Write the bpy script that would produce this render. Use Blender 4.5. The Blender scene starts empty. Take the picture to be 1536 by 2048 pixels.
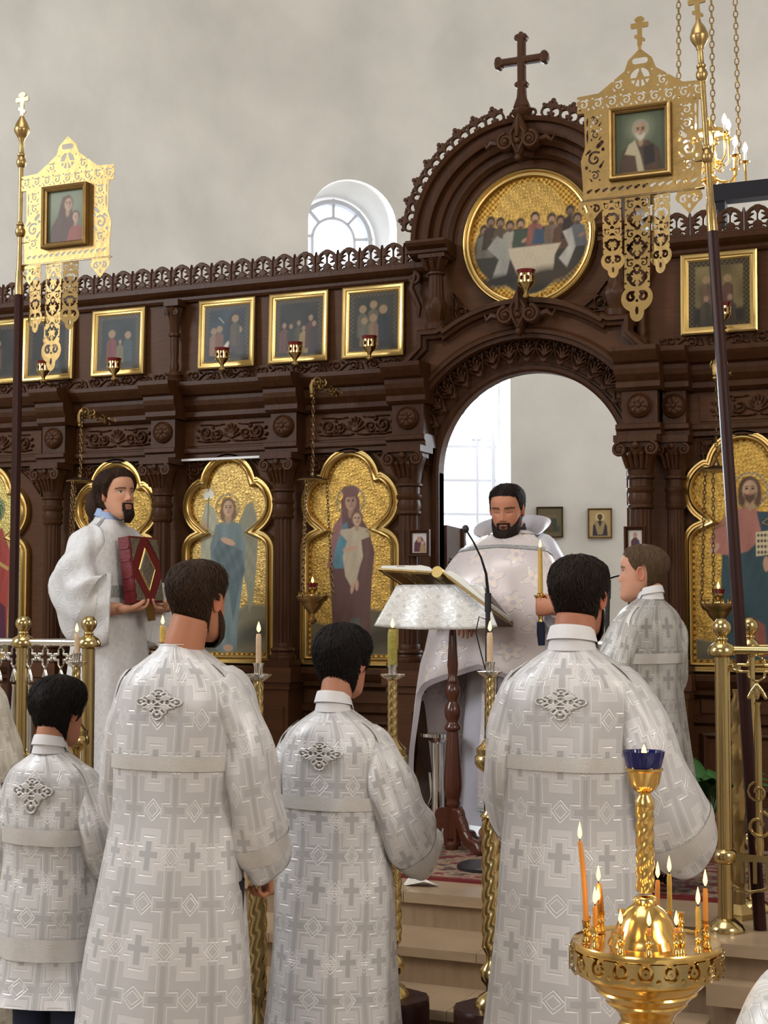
import bpy, math, random
import numpy as np
from mathutils import Matrix, Vector
PI = math.pi
random.seed(7); RNG = np.random.default_rng(7)
scene = bpy.context.scene
COL = scene.collection
# ------------------------------------------------------------------ camera, world, lights, exposure
FPX = 3000.0; YAW = math.radians(23.6); PITCH = math.atan(185/3000.0); CZ = 1.62
cam = bpy.data.cameras.new('camera'); camo = bpy.data.objects.new('camera', cam); COL.objects.link(camo)
cam.sensor_fit = 'VERTICAL'; cam.sensor_height = 24.0; cam.lens = 24.0*FPX/2048.0; cam.clip_start = .05; cam.clip_end = 200
camo.location = (0, 0, CZ); camo.rotation_euler = (PI/2+PITCH, 0, YAW); scene.camera = camo
vs = scene.view_settings; vs.view_transform = 'Standard'; vs.look = 'None'; vs.gamma = 1.0; vs.use_curve_mapping = False
vs.exposure = 0.12
world = bpy.data.worlds.new('world'); scene.world = world; world.use_nodes = True
bg = world.node_tree.nodes['Background']; bg.inputs[0].default_value = (.80, .88, 1.0, 1); bg.inputs[1].default_value = 5.5
try:
    scene.cycles.max_bounces = 7; scene.cycles.diffuse_bounces = 4; scene.cycles.glossy_bounces = 3
    scene.cycles.transmission_bounces = 4; scene.cycles.transparent_max_bounces = 8
    scene.cycles.sample_clamp_indirect = 4.0; scene.cycles.caustics_reflective = False; scene.cycles.caustics_refractive = False
    scene.cycles.use_denoising = True
except Exception: pass
def area(name, loc, target, w, h, power, col):
    l = bpy.data.lights.new(name, 'AREA'); l.shape = 'RECTANGLE'; l.size = w; l.size_y = h; l.energy = power; l.color = col
    o = bpy.data.objects.new(name, l); COL.objects.link(o); o.location = loc
    o.rotation_euler = (Vector(target)-Vector(loc)).to_track_quat('-Z', 'Y').to_euler(); return o
# daylight of the nave windows (left, right, west end); unseen broad light overhead
area('daylight_left', (-7.7, 1.6, 4.6), (-2.6, 4.8, 1.4), 1.6, 3.0, 300, (.88, .94, 1.0))
area('daylight_right', (4.2, 1.0, 4.6), (-2.0, 5.5, 1.6), 1.6, 3.0, 190, (1.0, .93, .84))
area('daylight_west', (-2.2, -6.3, 4.6), (-2.4, 6.0, 2.0), 3.0, 3.0, 200, (1.0, .95, .88))
area('overhead_light', (-2.6, 2.4, 8.6), (-2.6, 3.2, 0), 4.0, 4.0, 170, (1.0, .97, .93))
# ------------------------------------------------------------------ pixel helper: a pixel of the photograph and a real distance give a place
_f0 = np.array([-math.sin(YAW), math.cos(YAW), 0]); _r = np.array([math.cos(YAW), math.sin(YAW), 0]); _z = np.array([0, 0, 1.])
_fw = _f0*math.cos(PITCH)+_z*math.sin(PITCH); _u = _z*math.cos(PITCH)-_f0*math.sin(PITCH); _C = np.array([0, 0, CZ])
def ray(px, py): return _fw+_r*(px-768)/FPX-_u*(py-1024)/FPX
def atY(px, py, Y):
    d = ray(px, py); return _C+d*(Y/d[1])
def atZ(px, py, Z):
    d = ray(px, py); return _C+d*((Z-CZ)/d[2])
# ------------------------------------------------------------------ object helpers
def link(o, parent=None):
    COL.objects.link(o)
    if parent is not None: o.parent = parent
    return o
def tag(o, label=None, cat=None, group=None, kind=None):
    if label: o['label'] = label
    if cat: o['category'] = cat
    if group: o['group'] = group
    if kind: o['kind'] = kind
    return o
def thing(name, label, cat, loc=(0, 0, 0), rz=0, group=None):
    o = bpy.data.objects.new(name, None); o.empty_display_size = .05; link(o)
    o.location = loc; o.rotation_euler = (0, 0, rz); return tag(o, label, cat, group)
def sub(name, parent, loc=(0, 0, 0)):
    o = bpy.data.objects.new(name, None); link(o, parent); o.location = loc; return o
def copy_tree(o, parent=None):
    c = o.copy(); link(c, parent)
    for ch in o.children: copy_tree(ch, c)
    return c
class MB:
    """collects shapes; build() links them as one mesh"""
    def __init__(s): s.v = []; s.f = []; s.n = 0; s.c = []; s.uv = []; s.hascol = False; s.hasuv = False
    def add(s, v, f, col=None, uv=None):
        v = np.asarray(v, float).reshape(-1, 3); b = s.n; s.v.append(v); s.n += len(v)
        if isinstance(f, np.ndarray): s.f.extend((f+b).tolist())
        else: s.f.extend([[i+b for i in q] for q in f])
        if col is not None: s.hascol = True
        c = np.ones((len(v), 4)) if col is None else np.broadcast_to(np.asarray(col, float), (len(v), 4)); s.c.append(c)
        if uv is not None: s.hasuv = True
        s.uv.append(np.zeros((len(v), 2)) if uv is None else np.asarray(uv, float))
        return s
    def xf(s, m, start=0):
        """transform everything added from block index start"""
        M3 = np.array(m)[:3, :3]; t = np.array(m)[:3, 3]
        for i in range(start, len(s.v)): s.v[i] = s.v[i] @ M3.T + t
        return s
    def join(s, o, m=None):
        b = s.n
        for v, c, uv in zip(o.v, o.c, o.uv):
            if m is not None: v = v @ np.array(m)[:3, :3].T + np.array(m)[:3, 3]
            s.v.append(v); s.c.append(c); s.uv.append(uv); s.n += len(v)
        s.f.extend([[i+b for i in q] for q in o.f]); s.hascol |= o.hascol; s.hasuv |= o.hasuv; return s
    def box(s, c, d, rz=0):
        x, y, z = d[0]/2, d[1]/2, d[2]/2
        v = np.array([(a, b, e) for e in (-z, z) for a, b in ((-x, -y), (x, -y), (x, y), (-x, y))])
        if rz: cs, sn = math.cos(rz), math.sin(rz); v[:, :2] = np.c_[v[:, 0]*cs-v[:, 1]*sn, v[:, 0]*sn+v[:, 1]*cs]
        return s.add(v+np.array(c), [[3, 2, 1, 0], [4, 5, 6, 7], [0, 1, 5, 4], [1, 2, 6, 5], [2, 3, 7, 6], [3, 0, 4, 7]])
    def bx(s, x0, x1, y0, y1, z0, z1): return s.box(((x0+x1)/2, (y0+y1)/2, (z0+z1)/2), (abs(x1-x0), abs(y1-y0), abs(z1-z0)))
    def rings(s, R, close=True, cap0=True, cap1=True, col=None, uv=None):
        """R: array (k, n, 3) of rings lofted together"""
        R = np.asarray(R, float); k, n = R.shape[:2]; f = []
        m = n if close else n-1
        i = np.arange(k-1)[:, None]; j = np.arange(m)[None, :]; j2 = (j+1) % n
        q = np.stack([i*n+j, i*n+j2, (i+1)*n+j2, (i+1)*n+j], -1).reshape(-1, 4)
        f = q.tolist()
        if close and cap0: f.append(list(range(n))[::-1])
        if close and cap1: f.append([(k-1)*n+a for a in range(n)])
        return s.add(R.reshape(-1, 3), f, col, uv)
    def lathe(s, prof, n=16, c=(0, 0, 0), flute=None, twist=None):
        """prof: (r, z) from bottom to top"""
        a = np.arange(n)*2*PI/n; R = []
        for r, z in prof:
            rr = np.full(n, max(r, 1e-4))
            if flute: rr = rr*(1+flute(a, z))
            R.append(np.c_[np.cos(a)*rr, np.sin(a)*rr, np.full(n, z)]+np.array(c))
        return s.rings(R)
    def tube(s, path, rad, n=8, flat=None, up=None, caps=True, col=None):
        p = np.asarray(path, float); k = len(p); rad = np.broadcast_to(np.asarray(rad, float), (k,))
        t = np.gradient(p, axis=0); t /= np.linalg.norm(t, axis=1)[:, None]+1e-9
        ref = np.array(up if up is not None else (0, 0, 1.)); 
        if abs(t[0] @ ref) > .95: ref = np.array((1., 0, 0))
        a = np.arange(n)*2*PI/n; R = []
        nn = ref-t[0]*(ref @ t[0]); nn /= np.linalg.norm(nn)
        for i in range(k):
            nn = nn-t[i]*(nn @ t[i]); nn /= np.linalg.norm(nn)+1e-9; b = np.cross(t[i], nn)
            fl = 1 if flat is None else flat
            R.append(p[i]+rad[i]*(np.cos(a)[:, None]*nn*fl+np.sin(a)[:, None]*b))
        return s.rings(R, True, caps, caps, col)
    def ball(s, c, r, n=12, m=8, sc=(1, 1, 1), col=None):
        R = []
        for i in range(m+1):
            e = -PI/2+PI*i/m; a = np.arange(n)*2*PI/n; cr = max(math.cos(e), 1e-3)
            R.append(np.c_[np.cos(a)*cr*r*sc[0], np.sin(a)*cr*r*sc[1], np.full(n, math.sin(e)*r*sc[2])]+np.array(c))
        return s.rings(R, col=col)
    def prism(s, poly, y0, y1):
        """polygon in (x, z), extruded along y"""
        p = np.asarray(poly, float); n = len(p)
        v = np.r_[np.c_[p[:, 0], np.full(n, y0), p[:, 1]], np.c_[p[:, 0], np.full(n, y1), p[:, 1]]]
        f = [list(range(n)), list(range(n, 2*n))[::-1]]+[[i, i+n, (i+1) % n+n, (i+1) % n] for i in range(n)]
        ar = .5*np.sum(p[:, 0]*np.roll(p[:, 1], -1)-np.roll(p[:, 0], -1)*p[:, 1])
        if (ar > 0) != (y0 < y1): f = [q[::-1] for q in f]
        return s.add(v, f)
    def sweep(s, path, prof, closed=False, axis='y'):
        """prof (outward, -y) swept along path of (x, z); outward = left normal of the path"""
        p = np.asarray(path, float); k = len(p)
        if closed: d0 = p-np.roll(p, 1, 0); d1 = np.roll(p, -1, 0)-p
        else:
            d = np.diff(p, axis=0); d0 = np.r_[d[:1], d]; d1 = np.r_[d, d[-1:]]
        n0 = np.c_[-d0[:, 1], d0[:, 0]]/(np.linalg.norm(d0, axis=1)[:, None]+1e-12); n1 = np.c_[-d1[:, 1], d1[:, 0]]/(np.linalg.norm(d1, axis=1)[:, None]+1e-12)
        nn = n0+n1; nn /= np.maximum((nn*n0).sum(1), .35)[:, None]
        R = np.array([[(p[i, 0]+nn[i, 0]*o, -h, p[i, 1]+nn[i, 1]*o) for o, h in prof] for i in range(k)])
        m = len(prof); f = []
        for i in range(k if closed else k-1):
            a, b = i*m, ((i+1) % k)*m
            for j in range(m): j2 = (j+1) % m; f.append([a+j, a+j2, b+j2, b+j])
        if not closed: f += [list(range(m))[::-1], [(k-1)*m+j for j in range(m)]]
        return s.add(R.reshape(-1, 3), f)
    def build(s, name, mat, parent=None, world=False, smooth=40, loc=None, rot=None, colname='Col'):
        v = np.concatenate(s.v) if s.v else np.zeros((0, 3))
        if world and parent is not None:
            o = np.zeros(3); q = parent
            while q is not None: o += np.array(q.location); q = q.parent
            v = v-o
        me = bpy.data.meshes.new(name); me.from_pydata(v.tolist(), [], s.f); me.update()
        if smooth:
            me.polygons.foreach_set('use_smooth', np.ones(len(me.polygons), bool))
            if smooth < 180: me.set_sharp_from_angle(angle=math.radians(smooth))
        if s.hascol:
            at = me.color_attributes.new(colname, 'FLOAT_COLOR', 'POINT'); at.data.foreach_set('color', np.concatenate(s.c).astype(np.float32).ravel())
        if s.hasuv:
            li = np.empty(len(me.loops), int); me.loops.foreach_get('vertex_index', li)
            uv = me.uv_layers.new(name='UVMap'); uv.data.foreach_set('uv', np.concatenate(s.uv)[li].astype(np.float32).ravel())
        me.materials.append(mat); o = bpy.data.objects.new(name, me); link(o, parent)
        if loc is not None: o.location = loc
        if rot is not None: o.rotation_euler = rot
        return o
def struct(o, label=None): o['kind'] = 'structure'; return o
def shared(name, src, parent, loc=(0, 0, 0), rot=(0, 0, 0), sc=None):
    o = bpy.data.objects.new(name, src.data if hasattr(src, 'data') else src); link(o, parent); o.location = loc; o.rotation_euler = rot
    if sc: o.scale = sc
    return o
# ------------------------------------------------------------------ 2-D distance fields and carved plates
def sm(a, b, x): t = np.clip((x-a)/(b-a), 0, 1); return t*t*(3-2*t)
def d_circ(x, y, cx, cy, r): return np.hypot(x-cx, y-cy)-r
def d_ring(x, y, cx, cy, r, w): return abs(np.hypot(x-cx, y-cy)-r)-w/2
def d_ell(x, y, cx, cy, rx, ry, rot=0):
    c, s = math.cos(rot), math.sin(rot); a = ((x-cx)*c+(y-cy)*s)/rx; b = (-(x-cx)*s+(y-cy)*c)/ry
    return (np.hypot(a, b)-1)*min(rx, ry)
def d_box(x, y, cx, cy, hx, hy):
    a = abs(x-cx)-hx; b = abs(y-cy)-hy; return np.hypot(np.maximum(a, 0), np.maximum(b, 0))+np.minimum(np.maximum(a, b), 0)
def d_seg(x, y, a, b, ra, rb=None):
    rb = ra if rb is None else rb; dx, dy = b[0]-a[0], b[1]-a[1]; t = np.clip(((x-a[0])*dx+(y-a[1])*dy)/(dx*dx+dy*dy+1e-12), 0, 1)
    return np.hypot(x-a[0]-t*dx, y-a[1]-t*dy)-(ra+(rb-ra)*t)
def d_line(x, y, pts, ra, rb=None):
    rb = ra if rb is None else rb; n = len(pts)-1; d = np.full(np.shape(x), 9.)
    for i in range(n): d = np.minimum(d, d_seg(x, y, pts[i], pts[i+1], ra+(rb-ra)*i/n, ra+(rb-ra)*(i+1)/n))
    return d
def d_poly(x, y, P):
    d = np.full(np.shape(x), 1e9); ins = np.zeros(np.shape(x), bool); n = len(P)
    for i in range(n):
        a, b = P[i], P[(i+1) % n]; d = np.minimum(d, d_seg(x, y, a, b, 0))
        if a[1] != b[1]: ins ^= ((a[1] > y) != (b[1] > y)) & (x < (b[0]-a[0])*(y-a[1])/(b[1]-a[1])+a[0])
    return np.where(ins, -d, d)
def spiral(cx, cy, r0, r1, a0, turns, n=22):
    t = np.linspace(0, 1, n); a = a0+turns*2*PI*t; r = r0+(r1-r0)*t; return np.c_[cx+r*np.cos(a), cy+r*np.sin(a)]
def mn(*a):
    r = a[0]
    for q in a[1:]: r = np.minimum(r, q)
    return r
def mx(*a):
    r = a[0]
    for q in a[1:]: r = np.maximum(r, q)
    return r
def plate(field, box, step, t=.004, hgt=0, prof=.006, back=False, warp=None, col=None, y=0., flatb=False):
    """the inside (<0) of field over box=(x0,x1,z0,z1) as a plate standing on y: thickness t toward -y, domed by hgt; warp maps (x,y,z) arrays"""
    x0, x1, z0, z1 = box; nx = max(2, int(round((x1-x0)/step))); nz = max(2, int(round((z1-z0)/step)))
    X, Z = np.meshgrid(np.linspace(x0, x1, nx+1), np.linspace(z0, z1, nz+1)); Fd = field(X, Z); Fd = np.where(abs(Fd) < 1e-7, -1e-7, Fd)
    W = nx+1; ids = {}; V = []; H = []; faces = []; sides = []
    fl = Fd.ravel(); xs = X.ravel(); zs = Z.ravel(); inside = fl < 0
    def corner(i):
        k = ids.get(i)
        if k is None: k = ids[i] = len(V); V.append((xs[i], zs[i])); H.append(-fl[i])
        return k
    def cross(i, j):
        key = (i, j) if i < j else (j, i); k = ids.get(key)
        if k is None:
            a, b = key; w = fl[a]/(fl[a]-fl[b]); k = ids[key] = len(V); V.append((xs[a]+(xs[b]-xs[a])*w, zs[a]+(zs[b]-zs[a])*w)); H.append(0.)
        return k
    I = inside.reshape(nz+1, W); cnt = I[:-1, :-1].astype(int)+I[1:, :-1]+I[:-1, 1:]+I[1:, 1:]
    for r, c in zip(*np.nonzero(cnt)):
        q = (r*W+c, r*W+c+1, (r+1)*W+c+1, (r+1)*W+c)
        if cnt[r, c] == 4:
            faces.append([corner(i) for i in q])
            if r == 0: sides.append((faces[-1][0], faces[-1][1]))
            if r == nz-1: sides.append((faces[-1][2], faces[-1][3]))
            if c == 0: sides.append((faces[-1][3], faces[-1][0]))
            if c == nx-1: sides.append((faces[-1][1], faces[-1][2]))
            continue
        pg = []; kind = []
        for a in range(4):
            i, j = q[a], q[(a+1) % 4]
            if inside[i]: pg.append(corner(i)); kind.append(0)
            if inside[i] != inside[j]: pg.append(cross(i, j)); kind.append(1)
        if len(pg) >= 3:
            faces.append(pg)
            for a in range(len(pg)):
                if kind[a] and kind[(a+1) % len(pg)]: sides.append((pg[a], pg[(a+1) % len(pg)]))
    m = MB()
    if not V: return m
    V = np.array(V); H = np.array(H); n = len(V)
    dome = hgt*np.sqrt(np.clip(1-(1-np.clip(H/prof, 0, 1))**2, 0, 1)) if hgt else 0
    front = np.c_[V[:, 0], np.full(n, y)-t-dome, V[:, 1]]; rear = np.c_[V[:, 0], np.full(n, y), V[:, 1]]
    vv = np.r_[front, rear]; ff = faces+[[a, a+n, b+n, b][::1] for a, b in sides]
    if back: ff = ff+[[i+n for i in q][::-1] for q in faces]
    if warp is not None: vv = np.c_[warp(vv[:, 0], vv[:, 1], vv[:, 2])]
    cc = None
    if col is not None:
        c1 = col(V[:, 0], V[:, 1]); cc = np.r_[c1, c1]
    if t <= 0 and not back: vv = vv[:n]; ff = faces; cc = cc[:n] if cc is not None else None
    m.add(vv, ff, cc); return m
# ------------------------------------------------------------------ materials
MAT = {}
def srgb(r, g, b):
    f = lambda c: (c/255/12.92) if c/255 <= .04045 else ((c/255+.055)/1.055)**2.4
    return (f(r), f(g), f(b))
class NX:
    """tiny expression layer over shader math nodes"""
    nt = None
    def __init__(s, k): s.k = k
    @staticmethod
    def op(o, *a):
        n = NX.nt.nodes.new('ShaderNodeMath'); n.operation = o
        for i, q in enumerate(a):
            if isinstance(q, NX): NX.nt.links.new(q.k, n.inputs[i])
            else: n.inputs[i].default_value = q
        return NX(n.outputs[0])
    def __add__(s, o): return NX.op('ADD', s, o)
    __radd__ = __add__
    def __sub__(s, o): return NX.op('SUBTRACT', s, o)
    def __rsub__(s, o): return NX.op('SUBTRACT', o, s)
    def __mul__(s, o): return NX.op('MULTIPLY', s, o)
    __rmul__ = __mul__
def nabs(a): return NX.op('ABSOLUTE', a)
def nmax(a, b): return NX.op('MAXIMUM', a, b)
def nmin(a, b): return NX.op('MINIMUM', a, b)
def nstep(d, w):  # 1 inside (d<0), soft edge w
    n = NX.nt.nodes.new('ShaderNodeMapRange'); n.inputs[1].default_value = w; n.inputs[2].default_value = -w; NX.nt.links.new(d.k, n.inputs[0]); return NX(n.outputs[0])
def mat(name, base, rough=.5, metal=0, bump=0, bscale=60, vary=0, vscale=8, stretch=None, coat=0, emit=None, estr=0, trans=0, ior=1.45, sheen=0, spec=None, alpha=None, sss=0):
    m = bpy.data.materials.new(name); m.use_nodes = True; nt = m.node_tree; b = nt.nodes['Principled BSDF']; L = nt.links.new
    b.inputs['Base Color'].default_value = (*base[:3], 1); b.inputs['Roughness'].default_value = rough; b.inputs['Metallic'].default_value = metal
    b.inputs['Coat Weight'].default_value = coat; b.inputs['IOR'].default_value = ior; b.inputs['Transmission Weight'].default_value = trans
    b.inputs['Sheen Weight'].default_value = sheen
    if sss: b.inputs['Subsurface Weight'].default_value = sss; b.inputs['Subsurface Radius'].default_value = (.01, .004, .002)
    if spec is not None: b.inputs['Specular IOR Level'].default_value = spec
    if emit is not None: b.inputs['Emission Color'].default_value = (*emit, 1); b.inputs['Emission Strength'].default_value = estr
    if bump or vary:
        tc = nt.nodes.new('ShaderNodeTexCoord'); mp = nt.nodes.new('ShaderNodeMapping'); L(tc.outputs['Object'], mp.inputs[0])
        if stretch: mp.inputs['Scale'].default_value = stretch
    if vary:
        n = nt.nodes.new('ShaderNodeTexNoise'); n.inputs['Scale'].default_value = vscale; n.inputs['Detail'].default_value = 6; L(mp.outputs[0], n.inputs[0])
        r = nt.nodes.new('ShaderNodeMix'); r.data_type = 'RGBA'; L(n.outputs[0], r.inputs[0])
        r.inputs[6].default_value = (*[c*(1-vary) for c in base[:3]], 1); r.inputs[7].default_value = (*[min(1, c*(1+vary)) for c in base[:3]], 1); L(r.outputs[2], b.inputs['Base Color'])
    if bump:
        n = nt.nodes.new('ShaderNodeTexNoise'); n.inputs['Scale'].default_value = bscale; n.inputs['Detail'].default_value = 5; L(mp.outputs[0], n.inputs[0])
        bp = nt.nodes.new('ShaderNodeBump'); bp.inputs['Strength'].default_value = bump; bp.inputs['Distance'].default_value = .01; L(n.outputs[0], bp.inputs['Height']); L(bp.outputs[0], b.inputs['Normal'])
    MAT[name] = m; return m
mat('wood', (.049, .018, .0066), .40, 0, .12, 14, .45, 5, (9, 9, .9), spec=.20)
mat('wood_flat', (.074, .030, .012), .46, 0, .10, 14, .35, 5, (1.2, 9, 12), spec=.18)  # flat boards: base lightened to stand in for light falling on them
mat('gilt', (.62, .44, .17), .34, 1.0, .06, 25, .22, 6)
mat('gilt_worn', (.31, .205, .08), .42, 1.0, .15, 40, .30, 14)
mat('brass', (.56, .42, .19), .18, 1.0, .03, 30, .18, 7)
mat('brass_hot', (.80, .52, .17), .16, 1.0, .03, 30, .15, 7)
mat('brass_dull', (.40, .27, .11), .32, 1.0, .08, 60, .30, 12)
mat('bronze_dark', (.21, .14, .07), .30, 1.0, .10, 60, .30, 12)
mat('silvered', (.72, .70, .66), .16, 1.0)
mat('chrome', (.80, .80, .82), .07, 1.0)
mat('plaster', (.64, .62, .58), .9, 0, .5, 5, .30, 1.5)
mat('plaster_white', (.72, .73, .71), .9, 0, .15, 5, .06, 2.2)
mat('stone', (.37, .265, .17), .34, 0, .06, 30, .22, 7, (1, 1, 4), coat=.15)
mat('stone_riser', (.31, .215, .135), .42, 0, .08, 30, .30, 9, (4, 4, .8))
mat('floor_stone', (.33, .26, .19), .35, 0, .05, 20, .2, 5)
mat('pole_wood', (.030, .010, .008), .32, 0, .05, 20, .5, 6, (6, 6, .4), spec=.12)
mat('lectern_wood', (.075, .020, .010), .24, 0, .05, 20, .4, 6, (8, 8, .8), coat=.25)
mat('wax_orange', (.70, .27, .045), .42, 0, .1, 40, .12, 20, sss=.0)
mat('wax_green', (.30, .25, .045), .40, 0, .35, 60, .25, 30)
mat('wax_yellow', (.55, .35, .07), .42, 0, .3, 60, .2, 30)
mat('wax_pale', (.60, .43, .27), .45, 0, .3, 60, .15, 30)
mat('wick', (.01, .008, .006), .9)
mat('flame', (1, .55, .15), .5, emit=(1.0, .56, .17), estr=3.6)
mat('bulb', (1, .8, .5), .5, emit=(1.0, .74, .42), estr=14)
mat('red_glass', (.19, .008, .008), .08, 0, trans=.35, coat=.5)
mat('blue_glass', (.003, .005, .11), .06, 0, trans=.25, coat=.3)
mat('black_plastic', (.014, .013, .014), .38)
mat('black_metal', (.02, .018, .018), .3, .6)
mat('linen_white', (.66, .66, .67), .75, 0, .15, 90, .05, 6, sheen=.2)
mat('shirt_white', (.68, .66, .67), .75, 0, .1, 90)
mat('shirt_blue', (.30, .40, .62), .75, 0, .1, 90)
mat('cassock_blue', (.40, .44, .68), .7, 0, .1, 30)
mat('navy', (.012, .016, .045), .8)
mat('dark_cloth', (.014, .013, .018), .85)
mat('shoe', (.012, .010, .010), .35)
mat('paper', (.70, .68, .62), .8)
mat('page_edge', (.74, .62, .42), .6, 0, .3, 90, .1, 60, (1, 1, 20))
mat('leather_red', (.14, .012, .014), .45, 0, .2, 80)
mat('tin_relief', (.30, .28, .23), .35, .8, .9, 70, .4, 40)
mat('leaf', (.035, .105, .028), .40, 0, .2, 20, .4, 9)
mat('soil', (.03, .02, .012), .9)
mat('terracotta', (.25, .10, .055), .8)
mat('iron_frame', (.42, .42, .46), .5, .3)
mat('window_frame', (.50, .50, .54), .6)
mat('black_hair', (.010, .007, .006), .55, 0, .8, 60, .5, 30, (4, 4, .6), spec=.18)
mat('dark_hair', (.018, .0105, .007), .55, 0, .8, 60, .5, 30, (4, 4, .6), spec=.18)
mat('brown_hair', (.040, .021, .012), .55, 0, .8, 60, .5, 30, (4, 4, .6), spec=.18)
mat('fair_hair', (.12, .075, .042), .55, 0, .8, 60, .5, 30, (4, 4, .6), spec=.18)
def mat_paint(name, rough=.45, bump=0.0, metal=True):
    m = bpy.data.materials.new(name); m.use_nodes = True; nt = m.node_tree; b = nt.nodes['Principled BSDF']; L = nt.links.new
    a = nt.nodes.new('ShaderNodeAttribute'); a.attribute_name = 'Col'; L(a.outputs['Color'], b.inputs['Base Color']); b.inputs['Roughness'].default_value = rough; b.inputs['Specular IOR Level'].default_value = .25
    NX.nt = nt
    if metal:
        k = 1-NX(a.outputs['Alpha']); L((k*.85).k, b.inputs['Metallic'])
    if bump:
        tc = nt.nodes.new('ShaderNodeTexCoord'); n = nt.nodes.new('ShaderNodeTexNoise'); n.inputs['Scale'].default_value = 55; n.inputs['Detail'].default_value = 3; L(tc.outputs['Object'], n.inputs[0])
        bp = nt.nodes.new('ShaderNodeBump'); bp.inputs['Distance'].default_value = .008; L((nabs(NX(n.outputs[0])-.5)*k if metal else NX(n.outputs[0])*1.0).k, bp.inputs['Height']); bp.inputs['Strength'].default_value = bump; L(bp.outputs[0], b.inputs['Normal'])
    MAT[name] = m; return m
mat_paint('painting', .42, .9); mat_paint('skin', .5, .05, False)
def mat_brocade(name, light, dark, line, rough=.42, metal=.15, w=.15, h=.24, kind=0):
    """woven cross brocade over the UV map (metres)"""
    m = bpy.data.materials.new(name); m.use_nodes = True; nt = m.node_tree; b = nt.nodes['Principled BSDF']; L = nt.links.new; NX.nt = nt
    uv = nt.nodes.new('ShaderNodeUVMap'); sp = nt.nodes.new('ShaderNodeSeparateXYZ'); L(uv.outputs[0], sp.inputs[0])
    U, V = NX(sp.outputs[0]), NX(sp.outputs[1])
    fx = lambda a, p, o: (NX.op('FRACT', a*(1/p)+(100.5+o))-.5)*p
    x, y = fx(U, w, 0), fx(V, h, 0); x2, y2 = fx(U, w, .5), fx(V, h, .5)
    e = .0012
    bar = lambda X, Y, hx, hy: nmax(nabs(X)-hx, nabs(Y)-hy)
    if kind == 0:
        crossd = lambda X, Y, o: nmin(bar(X, Y, .009+o, .038+o), bar(X, Y+(-.004), .031+o, .008+o))
        c1 = crossd(x, y, 0); c2 = crossd(x, y, .012)
        box = nmin(bar(x, y, .036, .072), bar(x, y, .060, .034))
        dia = nabs(x2)+nabs(y)-.026; dia2 = nabs(x)+nabs(y2)-.029
        lc = nmin(bar(x2, y2, .0075, .085), bar(x2, y2, .034, .0085)); 
        line1 = nabs(nmin(bar(x2, y2, .017, .097), bar(x2, y2, .046, .018)))-.0018
        ln = nmax(nstep(nabs(c2)-.0016, e), nstep(nabs(nmin(dia, dia2))-.0022, e)); ln = nmax(ln, nstep(line1, e)); ln = nmax(ln, nstep(nabs(nmin(dia, dia2)+.011)-.0016, e))
        dk = nmax(nstep(c1, e), nstep(lc, e)); lt = nstep(box, e)
        hat = nstep(nabs(fx(U, .0045, 0))-.0008, .0006)*.35
    else:
        r1 = NX.op('SQRT', x*x+y*y); r2 = NX.op('SQRT', x2*x2+y2*y2); an = NX.op('ARCTAN2', y, x); an2 = NX.op('ARCTAN2', y2, x2)
        pet = r1-(.032+NX.op('SINE', an*6.0)*.010); pet2 = r2-(.028+NX.op('SINE', an2*4.0)*.014)
        lt = nmax(nstep(pet, .003), nstep(pet2, .003)); ln = nstep(nabs(nmin(pet, pet2)-.010)-.003, .002)
        dk = nmax(nstep(r1-.012, .002), nstep(r2-.010, .002)); hat = nstep(nabs(fx(V, .006, 0))-.001, .001)*.2
    def mixc(fac, a, c2):
        r = nt.nodes.new('ShaderNodeMix'); r.data_type = 'RGBA'; L(fac.k, r.inputs[0])
        if isinstance(a, tuple): r.inputs[6].default_value = (*a, 1)
        else: L(a, r.inputs[6])
        r.inputs[7].default_value = (*c2, 1); return r.outputs[2]
    mid = tuple((a+c)/2 for a, c in zip(light, dark))
    c = mixc(lt, mid, light); c = mixc(hat*(1-lt), c, dark); c = mixc(dk, c, dark); c = mixc(ln, c, line); L(c, b.inputs['Base Color'])
    L((ln*(-.10)+rough).k, b.inputs['Roughness']); b.inputs['Metallic'].default_value = metal; b.inputs['Sheen Weight'].default_value = .15
    bp = nt.nodes.new('ShaderNodeBump'); bp.inputs['Strength'].default_value = .35; bp.inputs['Distance'].default_value = .003; L((ln+lt*.4-dk*.3).k, bp.inputs['Height']); L(bp.outputs[0], b.inputs['Normal'])
    MAT[name] = m; return m
mat_brocade('brocade', (.64, .615, .615), (.45, .435, .44), (.71, .69, .68))
mat_brocade('brocade_small', (.62, .595, .59), (.43, .415, .415), (.70, .675, .665), w=.125, h=.20)
mat_brocade('brocade_shaded', (.46, .44, .42), (.30, .285, .275), (.55, .53, .50), w=.125, h=.20)  # darker copy of the small brocade: shade put into the robe colour
mat_brocade('brocade_cream', (.60, .55, .46), (.44, .40, .34), (.66, .61, .52))
mat_brocade('brocade_priest', (.74, .63, .57), (.56, .52, .56), (.60, .56, .60), rough=.38, kind=1, w=.17, h=.22)
mat_brocade('brocade_cloth', (.66, .64, .61), (.50, .485, .47), (.74, .72, .69), rough=.4, kind=1, w=.11, h=.12)
mat_brocade('brocade_white', (.68, .67, .675), (.60, .59, .60), (.70, .69, .69), rough=.6, metal=.02, kind=1, w=.10, h=.13)
mat('galloon', (.60, .57, .545), .38, .25, .16, 260, .08, 60)
mat('galloon_silver', (.40, .40, .40), .35, .45, .7, 120, .25, 60)
mat('satin_lilac', (.52, .50, .56), .38, .05, .1, 20)
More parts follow.
